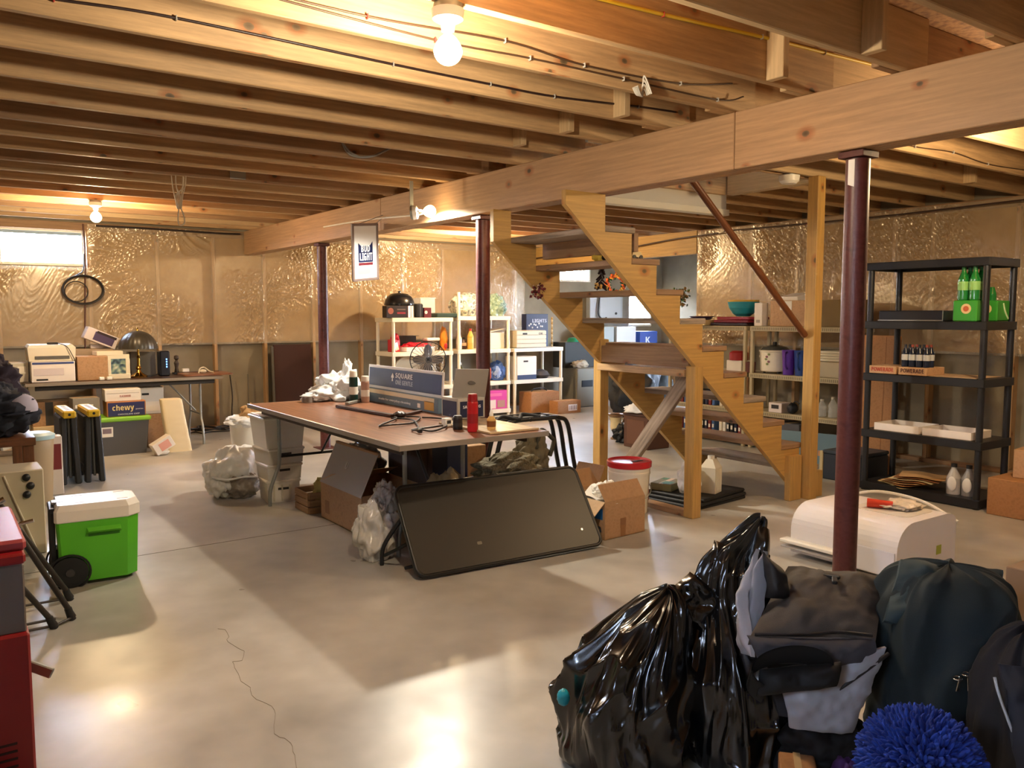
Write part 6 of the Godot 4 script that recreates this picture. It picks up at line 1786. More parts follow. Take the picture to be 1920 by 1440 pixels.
func beige_shelves() -> void:
	var g := "beige slotted shelf units on the right wall"
	var lv := [0.1, 0.4, 0.79, 1.28]
	shelving("slotted_shelf", "beige slotted shelf unit right of the stair stringer with the crock pot", V(7.27, 0, -5.1), -90, 1.14, 0.44, lv, M.beige_plastic, 0.018, 0.05, g, true)
	shelving("slotted_shelf", "beige slotted shelf unit mostly hidden behind the staircase", V(7.27, 0, -6.28), -90, 1.12, 0.44, lv, M.beige_plastic, 0.018, 0.05, g, true)
	var y := 1.282
	var t := thing("mixing_bowl", "teal mixing bowl with a yellow-orange inside stacked on the beige shelf", "bowl", V(7.22, y + 0.1, -5.9))
	part(t, "bowl_outside", MB.new().lathe([Vector2(0, 0), Vector2(0.07, 0), Vector2(0.11, 0.03), Vector2(0.15, 0.09), Vector2(0.168, 0.155), Vector2(0.16, 0.155)], Vector3.ZERO, 32), pl("1f8c96", 0.35))
	part(t, "bowl_inside", MB.new().lathe([Vector2(0.163, 0.15), Vector2(0.166, 0.175), Vector2(0.158, 0.175), Vector2(0.1, 0.05), Vector2(0, 0.03)], Vector3.ZERO, 32), pl("d8a83a", 0.4))
	t = thing("tray_stack", "stack of dark red and purple trays under the teal bowl on the beige shelf", "trays", V(7.24, y, -5.95))
	for k in 3:
		part(t, "tray", MB.new().box(V(0.0, 0.016 + 0.032 * k, 0.03 * (k - 1)), V(0.34, 0.03, 0.5 - 0.03 * k), 0.008), pl(["2a1620", "7a1a2c", "962438"][k], 0.35))
	t = thing("platter_stack", "purple platters stacked on a cream carton on the hidden beige shelf's top", "platters", V(7.16, y, -6.45))
	part(t, "carton_under", MB.new().box(V(0, 0.03, 0), V(0.3, 0.06, 0.4), 0.004), pl("e0cc9a", 0.7))
	for k in 2:
		part(t, "platter", MB.new().lathe([Vector2(0, 0.0), Vector2(0.1, 0.0), Vector2(0.15, 0.018), Vector2(0.14, 0.02), Vector2(0, 0.008)], V(0.0, 0.061 + 0.02 * k, 0.02 * k), 28), pl(["4a2c54", "6a4a74"][k], 0.35))
	t = carton("white_tower", "narrow upright white box on top of the right beige shelf", V(7.12, y, -5.585), V(0.1, 0.24, 0.1), 0, pl("ece6dc"))
	card(t, "small_print", V(-0.0505, 0.05, 0), V(0.05, 0.03, 0.001), pl("a8a29a"), Basis(V(0, 0, 1), V(0, 1, 0), V(-1, 0, 0)))
	t = carton("kraft_carton", "tan carton with white paper sheets on top of the right beige shelf, behind the handrail", V(7.27, y, -5.24), V(0.36, 0.26, 0.42), 0, M.kraft_pale)
	part(t, "white_sheets", MB.new().box(V(-0.06, 0.29, 0.0), V(0.2, 0.06, 0.2), 0.004, Basis(Vector3.BACK, 0.2)), M.paper)
	part(t, "paper_flap", MB.new().box(V(-0.182, 0.21, -0.02), V(0.003, 0.09, 0.14), 0.001), M.paper)
	t = carton("dark_carton", "dim olive carton at the right end of the right beige shelf, beside the tall post", V(7.28, y, -4.74), V(0.34, 0.26, 0.36), 0, pl("8a744c", 0.8))
	part(t, "black_scrawl", MB.new().tube(curve([V(-0.172, 0.05, 0.1), V(-0.172, 0.12, 0.09), V(-0.172, 0.12, 0.12), V(-0.172, 0.08, 0.13), V(-0.172, 0.1, 0.16)]), 0.006, 6), M.black_plastic)
	# middle shelf
	y = 0.792
	t = thing("crock_pot", "cream crock pot with a clear lid and flower decor on the beige shelf", "slow cooker", V(7.22, y, -5.48))
	part(t, "pot_body", MB.new().lathe([Vector2(0, 0.02), Vector2(0.13, 0.02), Vector2(0.14, 0.03), Vector2(0.15, 0.22), Vector2(0.158, 0.225), Vector2(0.158, 0.24), Vector2(0.14, 0.245)], Vector3.ZERO, 32), pl("e6deca", 0.35))
	part(t, "glass_lid", MB.new().lathe([Vector2(0.15, 0.245), Vector2(0.12, 0.275), Vector2(0.04, 0.295), Vector2(0, 0.297)], Vector3.ZERO, 28), mat("lid_glass", "4c4c48", 0.15))
	part(t, "lid_knob", MB.new().cyl(V(0, 0.295, 0), V(0, 0.325, 0), 0.022), M.black_plastic)
	for z in [-0.16, 0.16]:
		part(t, "side_handle", MB.new().box(V(0, 0.17, z), V(0.06, 0.03, 0.04), 0.01), pl("e6deca", 0.35))
	for k in 3:
		part(t, "foot", MB.new().cyl(V(cos(k * 2.1) * 0.1, 0, sin(k * 2.1) * 0.1), V(cos(k * 2.1) * 0.1, 0.022, sin(k * 2.1) * 0.1), 0.014), M.black_plastic)
	for k in 5:
		part(t, "flower_decor", MB.new().blob(V(-0.146, 0.1 + 0.025 * k, 0.02 + 0.02 * sin(k * 2.0)), V(0.006, 0.012, 0.016), func(_d): return 1.0, 10, 6), pl(["7a8a5a", "8a5a6a"][k % 2], 0.6))
	for p in [[-5.245, "5a2c96", "purple plastic pitcher with a handle beside the crock pot"], [-5.1, "1c3f86", "blue plastic pitcher beside the purple pitcher on the beige shelf"]]:
		t = thing("pitcher", p[2], "pitcher", V(7.14, y, p[0]))
		part(t, "pitcher_body", MB.new().lathe([Vector2(0, 0), Vector2(0.055, 0), Vector2(0.07, 0.25), Vector2(0.065, 0.25), Vector2(0.05, 0.01), Vector2(0, 0.01)], Vector3.ZERO, 24), pl(p[1], 0.3))
		part(t, "handle", MB.new().tube(curve([V(-0.06, 0.23, 0.02), V(-0.115, 0.21, 0.04), V(-0.11, 0.1, 0.04), V(-0.055, 0.06, 0.02)]), 0.011, 8), pl(p[1], 0.3))
	t = carton("wire_box", "pale wire tray of folded linen at the right end of the beige middle shelf", V(7.27, y, -4.75), V(0.34, 0.15, 0.34), 0, pl("b4aa92", 0.7))
	for k in 4:
		part(t, "linen_fold", MB.new().box(V(0, 0.166 + 0.026 * k, 0.01 * (k % 2)), V(0.3, 0.024, 0.3), 0.01), pl("d0c8b4", 0.85))
	t = carton("red_tub", "red and white tub on the hidden beige shelf, seen over the stair treads", V(7.14, y, -5.88), V(0.16, 0.12, 0.2), 0, pl("e4dcd0"))
	part(t, "red_lid", MB.new().lathe([Vector2(0.1, 0.12), Vector2(0.1, 0.2), Vector2(0.07, 0.22), Vector2(0, 0.22)], Vector3.ZERO, 22), pl("9a1e22", 0.4))
	solo("dark_mug", MB.new().lathe([Vector2(0, 0), Vector2(0.05, 0), Vector2(0.055, 0.11), Vector2(0.05, 0.11), Vector2(0.045, 0.01), Vector2(0, 0.01)], Vector3.ZERO, 20), pl("5a2a24", 0.4), "dark red mug left of the crock pot by the beige shelf's post", "mug", V(7.1, y + 0.001, -5.69))
	# lower shelf
	y = 0.402
	t = carton("toaster_box", "small white box with black print on the beige shelf left of the tall post", V(7.13, y, -5.33), V(0.16, 0.1, 0.16), 0, pl("e8dcd8"))
	card(t, "black_print", V(-0.0805, 0.06, 0), V(0.09, 0.04, 0.001), pl("2a2426"), Basis(V(0, 0, 1), V(0, 1, 0), V(-1, 0, 0)))
	t = thing("black_iron", "black iron with a trailing cord beside the small white box", "iron", V(7.12, y, -5.17))
	part(t, "iron_body", MB.new().blob(V(0, 0.055, 0), V(0.06, 0.055, 0.05), func(d): return 1.0 + 0.15 * noise(d, 3.0), 20, 14), M.black_plastic)
	part(t, "cord", MB.new().tube(curve([V(0, 0.1, 0.0), V(-0.02, 0.13, 0.05), V(-0.03, 0.11, 0.1)]), 0.006, 6), M.black_plastic)
	var k2 := 0
	for z in [-4.98, -4.86, -4.74, -4.64]:
		bottle("glass_jar", ["clear glass jar nearest the tall post on the low beige shelf", "second clear glass jar from the tall post on the low beige shelf", "third clear glass jar from the tall post on the low beige shelf", "clear glass jar at the right end of the low beige shelf"][k2], V(7.16, y + 0.001, z), 0.2 - 0.03 * (k2 % 2), 0.045, M.clear_plastic, "c8c4b8", "", "jar", "glass jars on the low beige shelf")
		k2 += 1
	# books, tapes and jars on the hidden unit, seen between the treads
	var spines := ["1c2340", "e4e0d4", "26262c", "7a2a2a", "d8d0bc", "1a1c22", "3a5a8a", "e8e4dc"]
	for r in [[0.402, -6.78, 18, "tape"], [0.102, -6.78, 20, "book"]]:
		for k in r[2]:
			var h := 0.12 + 0.05 * rng.randf()
			if k % 7 == 6:
				continue
			t = thing("video_tape" if r[3] == "tape" else "paperback", "", "book", V(7.13, r[0], r[1] + 0.052 * k), 0, "tapes on the hidden beige shelf" if r[3] == "tape" else "books on the bottom of the hidden beige shelf")
			var ord: String = ["first", "second", "third", "fourth", "fifth", "sixth", "seventh", "eighth", "ninth", "tenth", "eleventh", "twelfth", "thirteenth", "fourteenth", "fifteenth", "sixteenth", "seventeenth", "eighteenth", "nineteenth", "twentieth"][k]
			var hue: String = ["navy", "cream", "black", "red", "pale", "dark", "blue", "white"][(k * 3 + int(r[1]) + 8) % 8]
			t.set_meta("label", "%s %s, %s from left in the %s beige shelf row behind the stairs" % [hue, "tape case" if r[3] == "tape" else "book", ord, "upper" if r[3] == "tape" else "bottom"])
			part(t, "cover", MB.new().box(V(0, h / 2, 0), V(0.13, h, 0.036), 0.002), pl(spines[(k * 3 + int(r[1]) + 8) % 8], 0.5))
			part(t, "spine_label", MB.new().box(V(-0.0655, h * 0.55, 0), V(0.001, h * 0.3, 0.024), 0), pl("d8d4cc"))
	solo("orange_tub", MB.new().lathe([Vector2(0, 0), Vector2(0.06, 0), Vector2(0.07, 0.12), Vector2(0, 0.12)], Vector3.ZERO, 20), pl("d8814a", 0.5), "orange plastic tub on the bottom beige shelf, seen under the lowest treads", "tub", V(7.1, 0.102, -5.5))
	t = carton("grey_carton", "dark grey carton on the bottom beige shelf left of the tall post", V(7.2, 0.102, -5.2), V(0.26, 0.2, 0.3), 0, pl("4a4c54", 0.6))
	# trunk and blue boards on the floor past the post
	t = thing("cardboard_sheet", "blue-grey painted board with orange marks leaning low behind the right column", "board", V(6.6, 0, -4.56), -75)
	part(t, "board", MB.new().box(V(0, 0.16, 0), V(0.6, 0.32, 0.02), 0.003, Basis(Vector3.RIGHT, -0.08)), pl("66808e", 0.7))
	for k in 3:
		part(t, "orange_mark", MB.new().box(V(-0.2 + 0.16 * k, 0.2 - 0.03 * k, 0.012), V(0.14, 0.05, 0.002), 0, Basis(Vector3.RIGHT, -0.08)), pl("c48a58", 0.7))

func black_shelf() -> void:
	var t := shelving("plastic_shelf", "black plastic shelf unit with five shelves at the right side of the room", V(6.32, 0, -3.31), -90, 0.93, 0.46, [0.07, 0.49, 0.94, 1.35, 1.805], mat("shelf_black", "1b1c20", 0.42), 0.024, 0.06)
	# second shelf from the top
	t = thing("laser_printer", "flat dark device in a silver-edged case on the black shelf's upper tier", "device", V(6.22, 1.351, -3.42), -90)
	part(t, "case_body", MB.new().box(V(0, 0.04, 0), V(0.5, 0.08, 0.22), 0.006), pl("20222c", 0.3))
	part(t, "silver_edge", MB.new().box(V(0, 0.006, 0.111), V(0.51, 0.01, 0.004), 0.001), M.steel)
	part(t, "side_edge", MB.new().box(V(0.253, 0.04, 0.111), V(0.006, 0.08, 0.004), 0.001), M.steel)
	var green := mat("green_pet", "1f7a34", 0.2, {"metallic_specular": 0.7})
	for p in [[V(6.18, 1.352, -3.0), 0], [V(6.405, 1.352, -2.965), 1]]:
		t = thing("soda_carton", ["green soda carton with a round emblem on the black shelf, front one", "green soda carton with a white swoosh on the black shelf, behind the front post"][p[1]], "soda pack", p[0], -90)
		var b := MB.new()
		part(t, "carton_sleeve", MB.new().box(V(0, 0.075, 0), V(0.17, 0.15, 0.19), 0.008), pl("3a9a34", 0.45))
		part(t, "round_emblem", MB.new().cyl(V(0.01, 0.09, 0.095), V(0.01, 0.09, 0.0965), 0.036, 0.036, 20), pl("e4c898", 0.5))
		part(t, "red_core", MB.new().cyl(V(0.01, 0.09, 0.0965), V(0.01, 0.09, 0.0975), 0.02, 0.02, 16), pl("c0603a", 0.5))
		part(t, "swoosh", MB.new().tube(curve([V(0.086, 0.02, -0.07), V(0.087, 0.07, -0.02), V(0.086, 0.13, 0.01)]), 0.007, 6), pl("d4e8b8", 0.5))
		if p[1] == 0:
			for k in 4:
				var c := Vector2([-0.04, 0.04][k % 2], [-0.045, 0.045][k / 2])
				bottle("soda_bottle", ["green soda bottle at the left back of the soda carton on the black shelf", "green soda bottle at the right back of the soda carton on the black shelf", "green soda bottle at the left front of the soda carton on the black shelf", "green soda bottle at the right front of the soda carton on the black shelf"][(k + 2) % 4], V(6.18 - c.y, 1.503, -3.0 + c.x), 0.24, 0.037, green, "1c6a30", "8ac06a", "bottle", "soda bottles standing in the green carton")
		else:
			part(t, "bottle_tops", MB.new().lathe([Vector2(0.03, 0.15), Vector2(0.03, 0.2), Vector2(0.014, 0.25), Vector2(0, 0.25)], Vector3.ZERO, 16), green)
	# drinks tray
	for p in [[-3.6, "tan drinks tray with red lettering at the left end of the black shelf's third tier"], [-3.36, "tan drinks tray with dark red lettering under the sports bottles"]]:
		t = thing("drinks_tray", p[1], "tray", V(6.2, 0.941, p[0]), -90)
		part(t, "tray_body", MB.new().box(V(0, 0.032, 0), V(0.22, 0.06, 0.26), 0.003), M.kraft_pale)
		letters(t, "POWERADE", V(0, 0.035, 0.1315), 0.18, 0.03, pl("b03a28" if p[0] < -3.5 else "4a2420"))
	for k in 8:
		var at := V(6.11 + 0.06 * (k / 4), 1.004, -3.44 + 0.055 * (k % 4))
		bottle("sports_bottle", "dark sports drink bottle with a pale label, %s from the left in the %s row" % [["first", "second", "third", "fourth"][k % 4], ["front", "back"][k / 4]], at, 0.17, 0.026, pl("1c2438", 0.25), "8a3a2a" if k % 2 else "1a1c24", "c8ccd0", "bottle", "sports drink bottles on the black shelf")
	part(self.get_node("plastic_shelf"), "paper_liner", MB.new().box(V(0.05, 0.9425, 0.02), V(0.7, 0.002, 0.38), 0), pl("c4a886", 0.7))
	for p in [[-3.5, "white shallow cardboard tray at the left on the black shelf's fourth tier"], [-3.11, "white shallow cardboard tray at the right on the black shelf's fourth tier"]]:
		t = thing("white_tray", p[1], "tray", V(6.27, 0.491, p[0]), -90)
		part(t, "tray_bottom", MB.new().box(V(0, 0.003, 0), V(0.36, 0.005, 0.3), 0), pl("b8a88c"))
		for q in [[0, 0.148, 0.36, 0.005], [0, -0.148, 0.36, 0.005]]:
			part(t, "tray_wall", MB.new().box(V(q[0], 0.03, q[1]), V(q[2], 0.055, q[3]), 0.001), pl("ece4dc"))
		for x in [-0.178, 0.178]:
			part(t, "tray_wall", MB.new().box(V(x, 0.03, 0), V(0.005, 0.055, 0.29), 0.001), pl("ece4dc"))
	# bottom tier: papers and two bottles
	t = thing("paper_heap", "heap of old newspapers and folders on the black shelf's bottom tier", "papers", V(6.25, 0.071, -3.45), -90)
	for k in 7:
		part(t, "paper_sheet", MB.new().cloth(10, 6, func(p, q): return V(-0.18 + 0.32 * p + 0.02 * k, 0.003 + 0.014 * k + 0.012 * sin(p * 6 + k) * p, 0.15 - 0.26 * q), V(0, -0.002, 0)), pl(["d8c48a", "b88a58", "caa878", "a8784a", "e0d0a4", "8a5c38", "c49a68"][k], 0.8)).rotation.y = 0.14 * (k - 3)
	for k in 2:
		t = thing("chemical_bottle", ["white bottle with a black cap and oval label on the black shelf's bottom tier", "white bottle with a black cap behind the oval-label bottle on the bottom tier"][k], "bottle", V(6.2 + 0.02 * k, 0.071, -3.08 + 0.1 * k))
		part(t, "bottle_body", MB.new().lathe([Vector2(0, 0), Vector2(0.048, 0), Vector2(0.05, 0.12), Vector2(0.02, 0.185), Vector2(0.018, 0.2), Vector2(0, 0.2)], Vector3.ZERO, 20), pl("b4b0ac" if k == 0 else "8c8a8a", 0.35))
		part(t, "cap", MB.new().cyl(V(0, 0.2, 0), V(0, 0.225, 0), 0.021), M.black_plastic)
		part(t, "oval_label", MB.new().blob(V(-0.046, 0.08, 0.01), V(0.008, 0.055, 0.035), func(_d): return 1.0, 14, 10), pl("e8e4e0", 0.5))
	part(self.get_node("plastic_shelf"), "base_skirt", MB.new().box(V(0, 0.022, 0.215), V(0.9, 0.04, 0.012), 0.002), M.shelf_black)
	# tall cardboard behind the shelf
	t = thing("flat_carton", "tall flattened tan carton leaning behind the black shelf's left end", "cardboard", V(6.78, 0, -4.05), -90)
	part(t, "sheet", MB.new().box(V(0, 0.61, 0), V(0.34, 1.22, 0.05), 0.004, Basis(Vector3.RIGHT, -0.04)), M.kraft_orange)
	part(t, "fold_line", MB.new().box(V(0.06, 0.61, 0.027), V(0.004, 1.2, 0.002), 0, Basis(Vector3.RIGHT, -0.04)), pl("8a5a30"))
	t = thing("plywood_strip", "narrow plywood strip leaning left of the tall flattened carton", "plywood", V(6.85, 0, -4.36), -90)
	part(t, "strip", MB.new().box(V(0, 0.65, 0), V(0.18, 1.3, 0.02), 0.002, Basis(Vector3.RIGHT, -0.05)), M.plywood)
	t = thing("footlocker", "dark low footlocker on the floor between right column and black shelf", "footlocker", V(6.42, 0, -4.02), -90)
	part(t, "locker_body", MB.new().box(V(0, 0.11, 0), V(0.36, 0.22, 0.4), 0.008), pl("232a34", 0.5))
	part(t, "locker_lid", MB.new().box(V(0, 0.235, 0), V(0.37, 0.03, 0.41), 0.008), pl("2e3844", 0.5))
	part(t, "corner_post", MB.new().box(V(-0.19, 0.12, 0.2), V(0.03, 0.24, 0.02), 0.003), pl("b8a880", 0.6))

func right_floor() -> void:
	var t := carton("large_carton", "large orange-brown carton on the floor at the right edge beside the black shelf", V(6.3, 0.001, -2.42), V(0.5, 0.26, 0.7), 0, M.kraft_orange)
	letters(t, "UP", V(-0.252, 0.15, 0.05), 0.1, 0.07, pl("8a5228"), Basis(V(0, 0, 1), V(0.15, 1, 0).normalized(), V(-1, 0, 0)))
	carton("carton", "smaller tan carton on top of the large carton at the right edge", V(6.36, 0.2625, -2.48), V(0.34, 0.2, 0.4), 6, M.kraft)
	carton("plain_carton", "plain grey-brown carton by the green duffel bag at the right edge", V(3.55, 0.001, -1.3), V(0.3, 0.42, 0.35), 0, pl("8a7058", 0.8))
	# white plastic machine housing behind the column: rounded shoulder profile run along z
	t = thing("white_housing", "white plastic window-unit housing with a rounded top lying behind the right column", "appliance", V(4.08, 0, -2.62))
	var prof := PackedVector2Array([Vector2(0, 0.02), Vector2(0, 0.16)])
	for k in 9:
		var a := PI - PI / 2 * k / 8
		prof.append(Vector2(0.16 + cos(a) * 0.16, 0.16 + sin(a) * 0.14))
	for k in 5:
		var a := PI / 2 * (1.0 - k / 4.0)
		prof.append(Vector2(0.5 + cos(a) * 0.1, 0.24 + sin(a) * 0.06))
	prof.append_array(PackedVector2Array([Vector2(0.6, 0.02)]))
	var b := MB.new()
	b.prism(prof, -0.33, 0.32)
	part(t, "housing_shell", b, pl("e8e4e4", 0.4))
	part(t, "side_flange", MB.new().box(V(-0.03, 0.09, -0.18), V(0.07, 0.02, 0.36), 0.004), M.white_plastic)
	part(t, "flange_lip", MB.new().box(V(-0.03, 0.055, -0.18), V(0.05, 0.012, 0.36), 0.003), pl("b4b0ae", 0.4))
	part(t, "top_recess", MB.new().prism(rr(0.3, 0.34, 0.05), 0, 0.004), pl("d8d2c8", 0.45)).transform = Transform3D(Basis(Vector3.RIGHT, -PI / 2), V(0.36, 0.299, 0.08))
	part(t, "front_panel", MB.new().box(V(-0.003, 0.09, 0.19), V(0.008, 0.13, 0.24), 0.002), pl("dcdce6", 0.4))
	part(t, "wire_bail", MB.new().tube(curve([V(0.5, 0.29, -0.3), V(0.6, 0.33, -0.15), V(0.64, 0.31, 0.1), V(0.6, 0.24, 0.33)]), 0.009, 8), M.white_plastic)
	part(t, "green_sticker", MB.new().box(V(0.42, 0.11, 0.321), V(0.05, 0.05, 0.002), 0), pl("a8b43a", 0.5))
	part(t, "vent_dot", MB.new().cyl(V(0.12, 0.08, 0.32), V(0.12, 0.08, 0.322), 0.01), pl("8a8480"))
	solo("red_cable_roll", MB.new().cyl(V(0, 0.025, -0.06), V(0.03, 0.025, 0.07), 0.026, 0.02, 14).cyl(V(0.03, 0.02, -0.02), V(0.07, 0.02, 0.06), 0.02, 0.018, 12), pl("d8432a", 0.35), "bright red-orange plastic roll lying on the white housing behind the column", "roll", V(4.36, 0.305, -2.58), 15)
	solo("clear_wrap", crumple(V(0, 0.015, 0), V(0.12, 0.03, 0.1), 101.0, 0.4, 36, 16, 0.0, 0.25), pl("e4d8c8", 0.3), "crinkled clear wrap on the white housing beside the red roll", "wrap", V(4.5, 0.304, -2.52))

# a filled sack: rings of [height, centre x, centre z, radius along the first axis, radius along the second], wrinkled
func sack(rings: Array, seed_: float, nu: int, nv: int, amp: float, turn := 0.0, square := 1.0) -> MB:
	var b := MB.new()
	var m := rings.size() - 1
	var o := V(seed_ * 3.7, seed_ * 1.3, seed_ * 2.1)
	b.grid(nu, nv, func(p, q):
		var f: float = q * m
		var k := clampi(int(f), 0, m - 1)
		var r := []
		for i in 5:
			r.append(cubic_interpolate(rings[k][i], rings[k + 1][i], rings[maxi(k - 1, 0)][i], rings[mini(k + 2, m)][i], f - k))
		var a: float = p * TAU
		var d := V(signf(cos(a)) * pow(absf(cos(a)), square), 0, -signf(sin(a)) * pow(absf(sin(a)), square))
		var rad: float = minf(maxf(r[3], 0.0), 0.2) / 0.2
		var s := V(d.x, r[0] * 3.0, d.z)
		# broad facets, sharp creases running up and across, and fine crinkles
		var w := 0.13 * nz1.get_noise_3dv(s * 1.5 + o)
		var c1 := 1.0 - absf(nz1.get_noise_3dv(s * V(1.7, 0.5, 1.7) + o * 2.0))
		var c2 := 1.0 - absf(nz1.get_noise_3dv(s * V(0.9, 1.6, 0.9) + o * 3.0))
		var c3 := 1.0 - absf(nz1.get_noise_3dv(s * V(3.6, 1.4, 3.6) + o))
		w += amp * (pow(c1, 3) * 1.1 + pow(c2, 4) * 0.9 + pow(c3, 3) * 0.35 - 0.8)
		var e := 1.0 + w * (0.4 + 0.6 * rad)
		var at := V(d.x * maxf(r[3], 0.0) * e, 0, d.z * maxf(r[4], 0.0) * e).rotated(Vector3.UP, turn)
		return V(r[1] + at.x, maxf(r[0] + w * 0.12, 0.002), r[2] + at.z), false, 1, 1, true)
	return b

# a soft panel between four corners, bulging along its normal, with wrinkles and thickness
func panel(a: Vector3, b_: Vector3, c: Vector3, d: Vector3, bulge: float, thick: float, seed_: float, wr := 0.012, nu := 28, nv := 22) -> MB:
	var nn := (b_ - a).cross(d - a).normalized()
	var o := V(seed_, seed_ * 2.0, seed_ * 3.0)
	return MB.new().cloth(nu, nv, func(p, q):
		var e: Vector3 = a.lerp(b_, p).lerp(d.lerp(c, p), q)
		var soft: float = 1.0 - pow(absf(2 * p - 1), 3.0) * pow(absf(2 * q - 1), 3.0)
		var h: float = bulge * (1 - pow(2 * p - 1, 4)) * (1 - pow(2 * q - 1, 4))
		h += wr * (nz1.get_noise_3dv(e * 9.0 + o) + 0.6 * (1.0 - absf(nz1.get_noise_3dv(e * 14.0 + o))) + 0.3 * nz1.get_noise_3dv(e * 26.0 + o)) * soft
		return e + nn * h, -nn * thick)

func front_bags() -> void:
	# left bin bag: fat body leaning towards the middle bag
	var t := thing("bin_bag", "shiny black bin bag with a turquoise patch, leftmost of the heap in the foreground", "bin bag")
	part(t, "bag_body", sack([[0.002, 1.75, -1.87, 0.05, 0.05], [0.003, 1.75, -1.87, 0.19, 0.18], [0.08, 1.75, -1.87, 0.225, 0.2], [0.2, 1.755, -1.87, 0.225, 0.2], [0.31, 1.775, -1.86, 0.205, 0.18], [0.39, 1.80, -1.84, 0.165, 0.15], [0.45, 1.825, -1.82, 0.12, 0.11], [0.5, 1.845, -1.80, 0.075, 0.07], [0.53, 1.86, -1.79, 0.03, 0.03], [0.54, 1.86, -1.79, 0.002, 0.002]], 1.3, 180, 130, 0.10, 0.6), M.black_gloss)
	part(t, "turquoise_patch", MB.new().blob(V(1.536, 0.235, -1.905), V(0.02, 0.026, 0.02), func(d): return 1.0 + 0.1 * noise(d, 4.0), 20, 14), pl("1f9fb4", 0.4), "turquoise patch showing at the side")
	# middle bag: body, gathered waist and flared loose top
	t = thing("bin_bag", "shiny black bin bag with a tall flared top, in the middle of the foreground heap", "bin bag")
	part(t, "bag_body", sack([[0.002, 2.06, -1.66, 0.05, 0.05], [0.003, 2.06, -1.66, 0.17, 0.16], [0.1, 2.06, -1.66, 0.195, 0.18], [0.22, 2.06, -1.665, 0.19, 0.18], [0.32, 2.06, -1.68, 0.165, 0.15], [0.4, 2.065, -1.7, 0.14, 0.11], [0.47, 2.07, -1.715, 0.125, 0.07], [0.54, 2.075, -1.72, 0.115, 0.055], [0.6, 2.085, -1.715, 0.105, 0.04], [0.65, 2.1, -1.71, 0.085, 0.03], [0.7, 2.13, -1.69, 0.05, 0.018], [0.735, 2.155, -1.675, 0.022, 0.01], [0.74, 2.157, -1.674, 0.001, 0.001]], 4.1, 180, 150, 0.11, -0.61), M.black_gloss)
	part(t, "loose_tip", panel(V(1.97, 0.47, -1.80), V(2.08, 0.48, -1.72), V(2.075, 0.665, -1.745), V(2.045, 0.675, -1.765), 0.025, 0.004, 5.0, 0.02), M.black_gloss)
	part(t, "loose_tip", panel(V(2.06, 0.5, -1.70), V(2.15, 0.52, -1.63), V(2.185, 0.71, -1.66), V(2.15, 0.735, -1.685), 0.03, 0.004, 8.0, 0.02), M.black_gloss)
	part(t, "loose_fold", panel(V(1.85, 0.49, -1.84), V(2.0, 0.36, -1.72), V(2.04, 0.5, -1.72), V(1.96, 0.58, -1.79), 0.03, 0.004, 9.0, 0.022), M.black_gloss)
	# grey and white soft bag with a charcoal top pocket
	t = thing("soft_cooler", "soft grey bag with white sides and charcoal top pocket, right of the bin bags", "bag")
	var w := mat("tote_white", "a09fa5", 0.55)
	var ch := rough_tri("charcoal", "575049", 0.85, TX["weave"], 9.0)
	part(t, "bag_body", MB.new().hexa([V(2.0, 0.22, -1.47), V(2.15, 0.19, -1.36), V(2.38, 0.3, -1.5), V(2.12, 0.32, -1.68), V(1.95, 0.45, -1.5), V(2.19, 0.44, -1.33), V(2.44, 0.53, -1.47), V(2.2, 0.57, -1.63)]), pl("2a2a2e", 0.85))
	part(t, "top_pocket", panel(V(1.915, 0.462, -1.515), V(2.21, 0.455, -1.30), V(2.475, 0.555, -1.435), V(2.225, 0.595, -1.615), 0.045, 0.03, 11.0, 0.014, 40, 30), ch, "charcoal top pocket")
	part(t, "front_gusset", panel(V(1.925, 0.395, -1.485), V(2.19, 0.385, -1.29), V(2.215, 0.462, -1.305), V(1.91, 0.468, -1.515), 0.03, 0.02, 13.0, 0.012), pl("3c3b40", 0.8))
	part(t, "white_front", panel(V(2.0, 0.2, -1.43), V(2.15, 0.185, -1.325), V(2.225, 0.44, -1.275), V(1.975, 0.37, -1.455), 0.03, 0.012, 15.0, 0.016), w, "pale grey-white front panel")
	part(t, "white_side", panel(V(1.985, 0.37, -1.60), V(1.93, 0.40, -1.52), V(1.965, 0.53, -1.575), V(2.03, 0.69, -1.59), 0.03, 0.012, 17.0, 0.01), w, "pale grey-white side panel")
	part(t, "white_side", panel(V(1.98, 0.42, -1.6), V(1.965, 0.4, -1.55), V(2.03, 0.60, -1.56), V(2.045, 0.685, -1.575), 0.02, 0.02, 19.0, 0.01), w)
	part(t, "side_pocket", panel(V(2.03, 0.55, -1.545), V(2.10, 0.54, -1.52), V(2.115, 0.62, -1.555), V(2.04, 0.685, -1.57), 0.03, 0.01, 21.0, 0.012), pl("16171b", 0.6))
	part(t, "top_buckle", MB.new().box(V(2.235, 0.592, -1.455), V(0.07, 0.012, 0.016), 0.003, Basis(Vector3.UP, 0.6)).box(V(2.25, 0.594, -1.475), V(0.016, 0.012, 0.05), 0.003, Basis(Vector3.UP, 0.3)), M.black_plastic)
	part(t, "zipper", MB.new().tube(curve([V(1.925, 0.474, -1.505), V(2.02, 0.478, -1.42), V(2.12, 0.482, -1.36), V(2.2, 0.472, -1.305)], 6), 0.005, 6), pl("141416", 0.5))
	part(t, "zipper", MB.new().tube(curve([V(2.0, 0.235, -1.415), V(2.07, 0.3, -1.36), V(2.15, 0.375, -1.30), V(2.225, 0.425, -1.268)], 6), 0.006, 6), pl("141418", 0.5))
	var loop := MB.new()
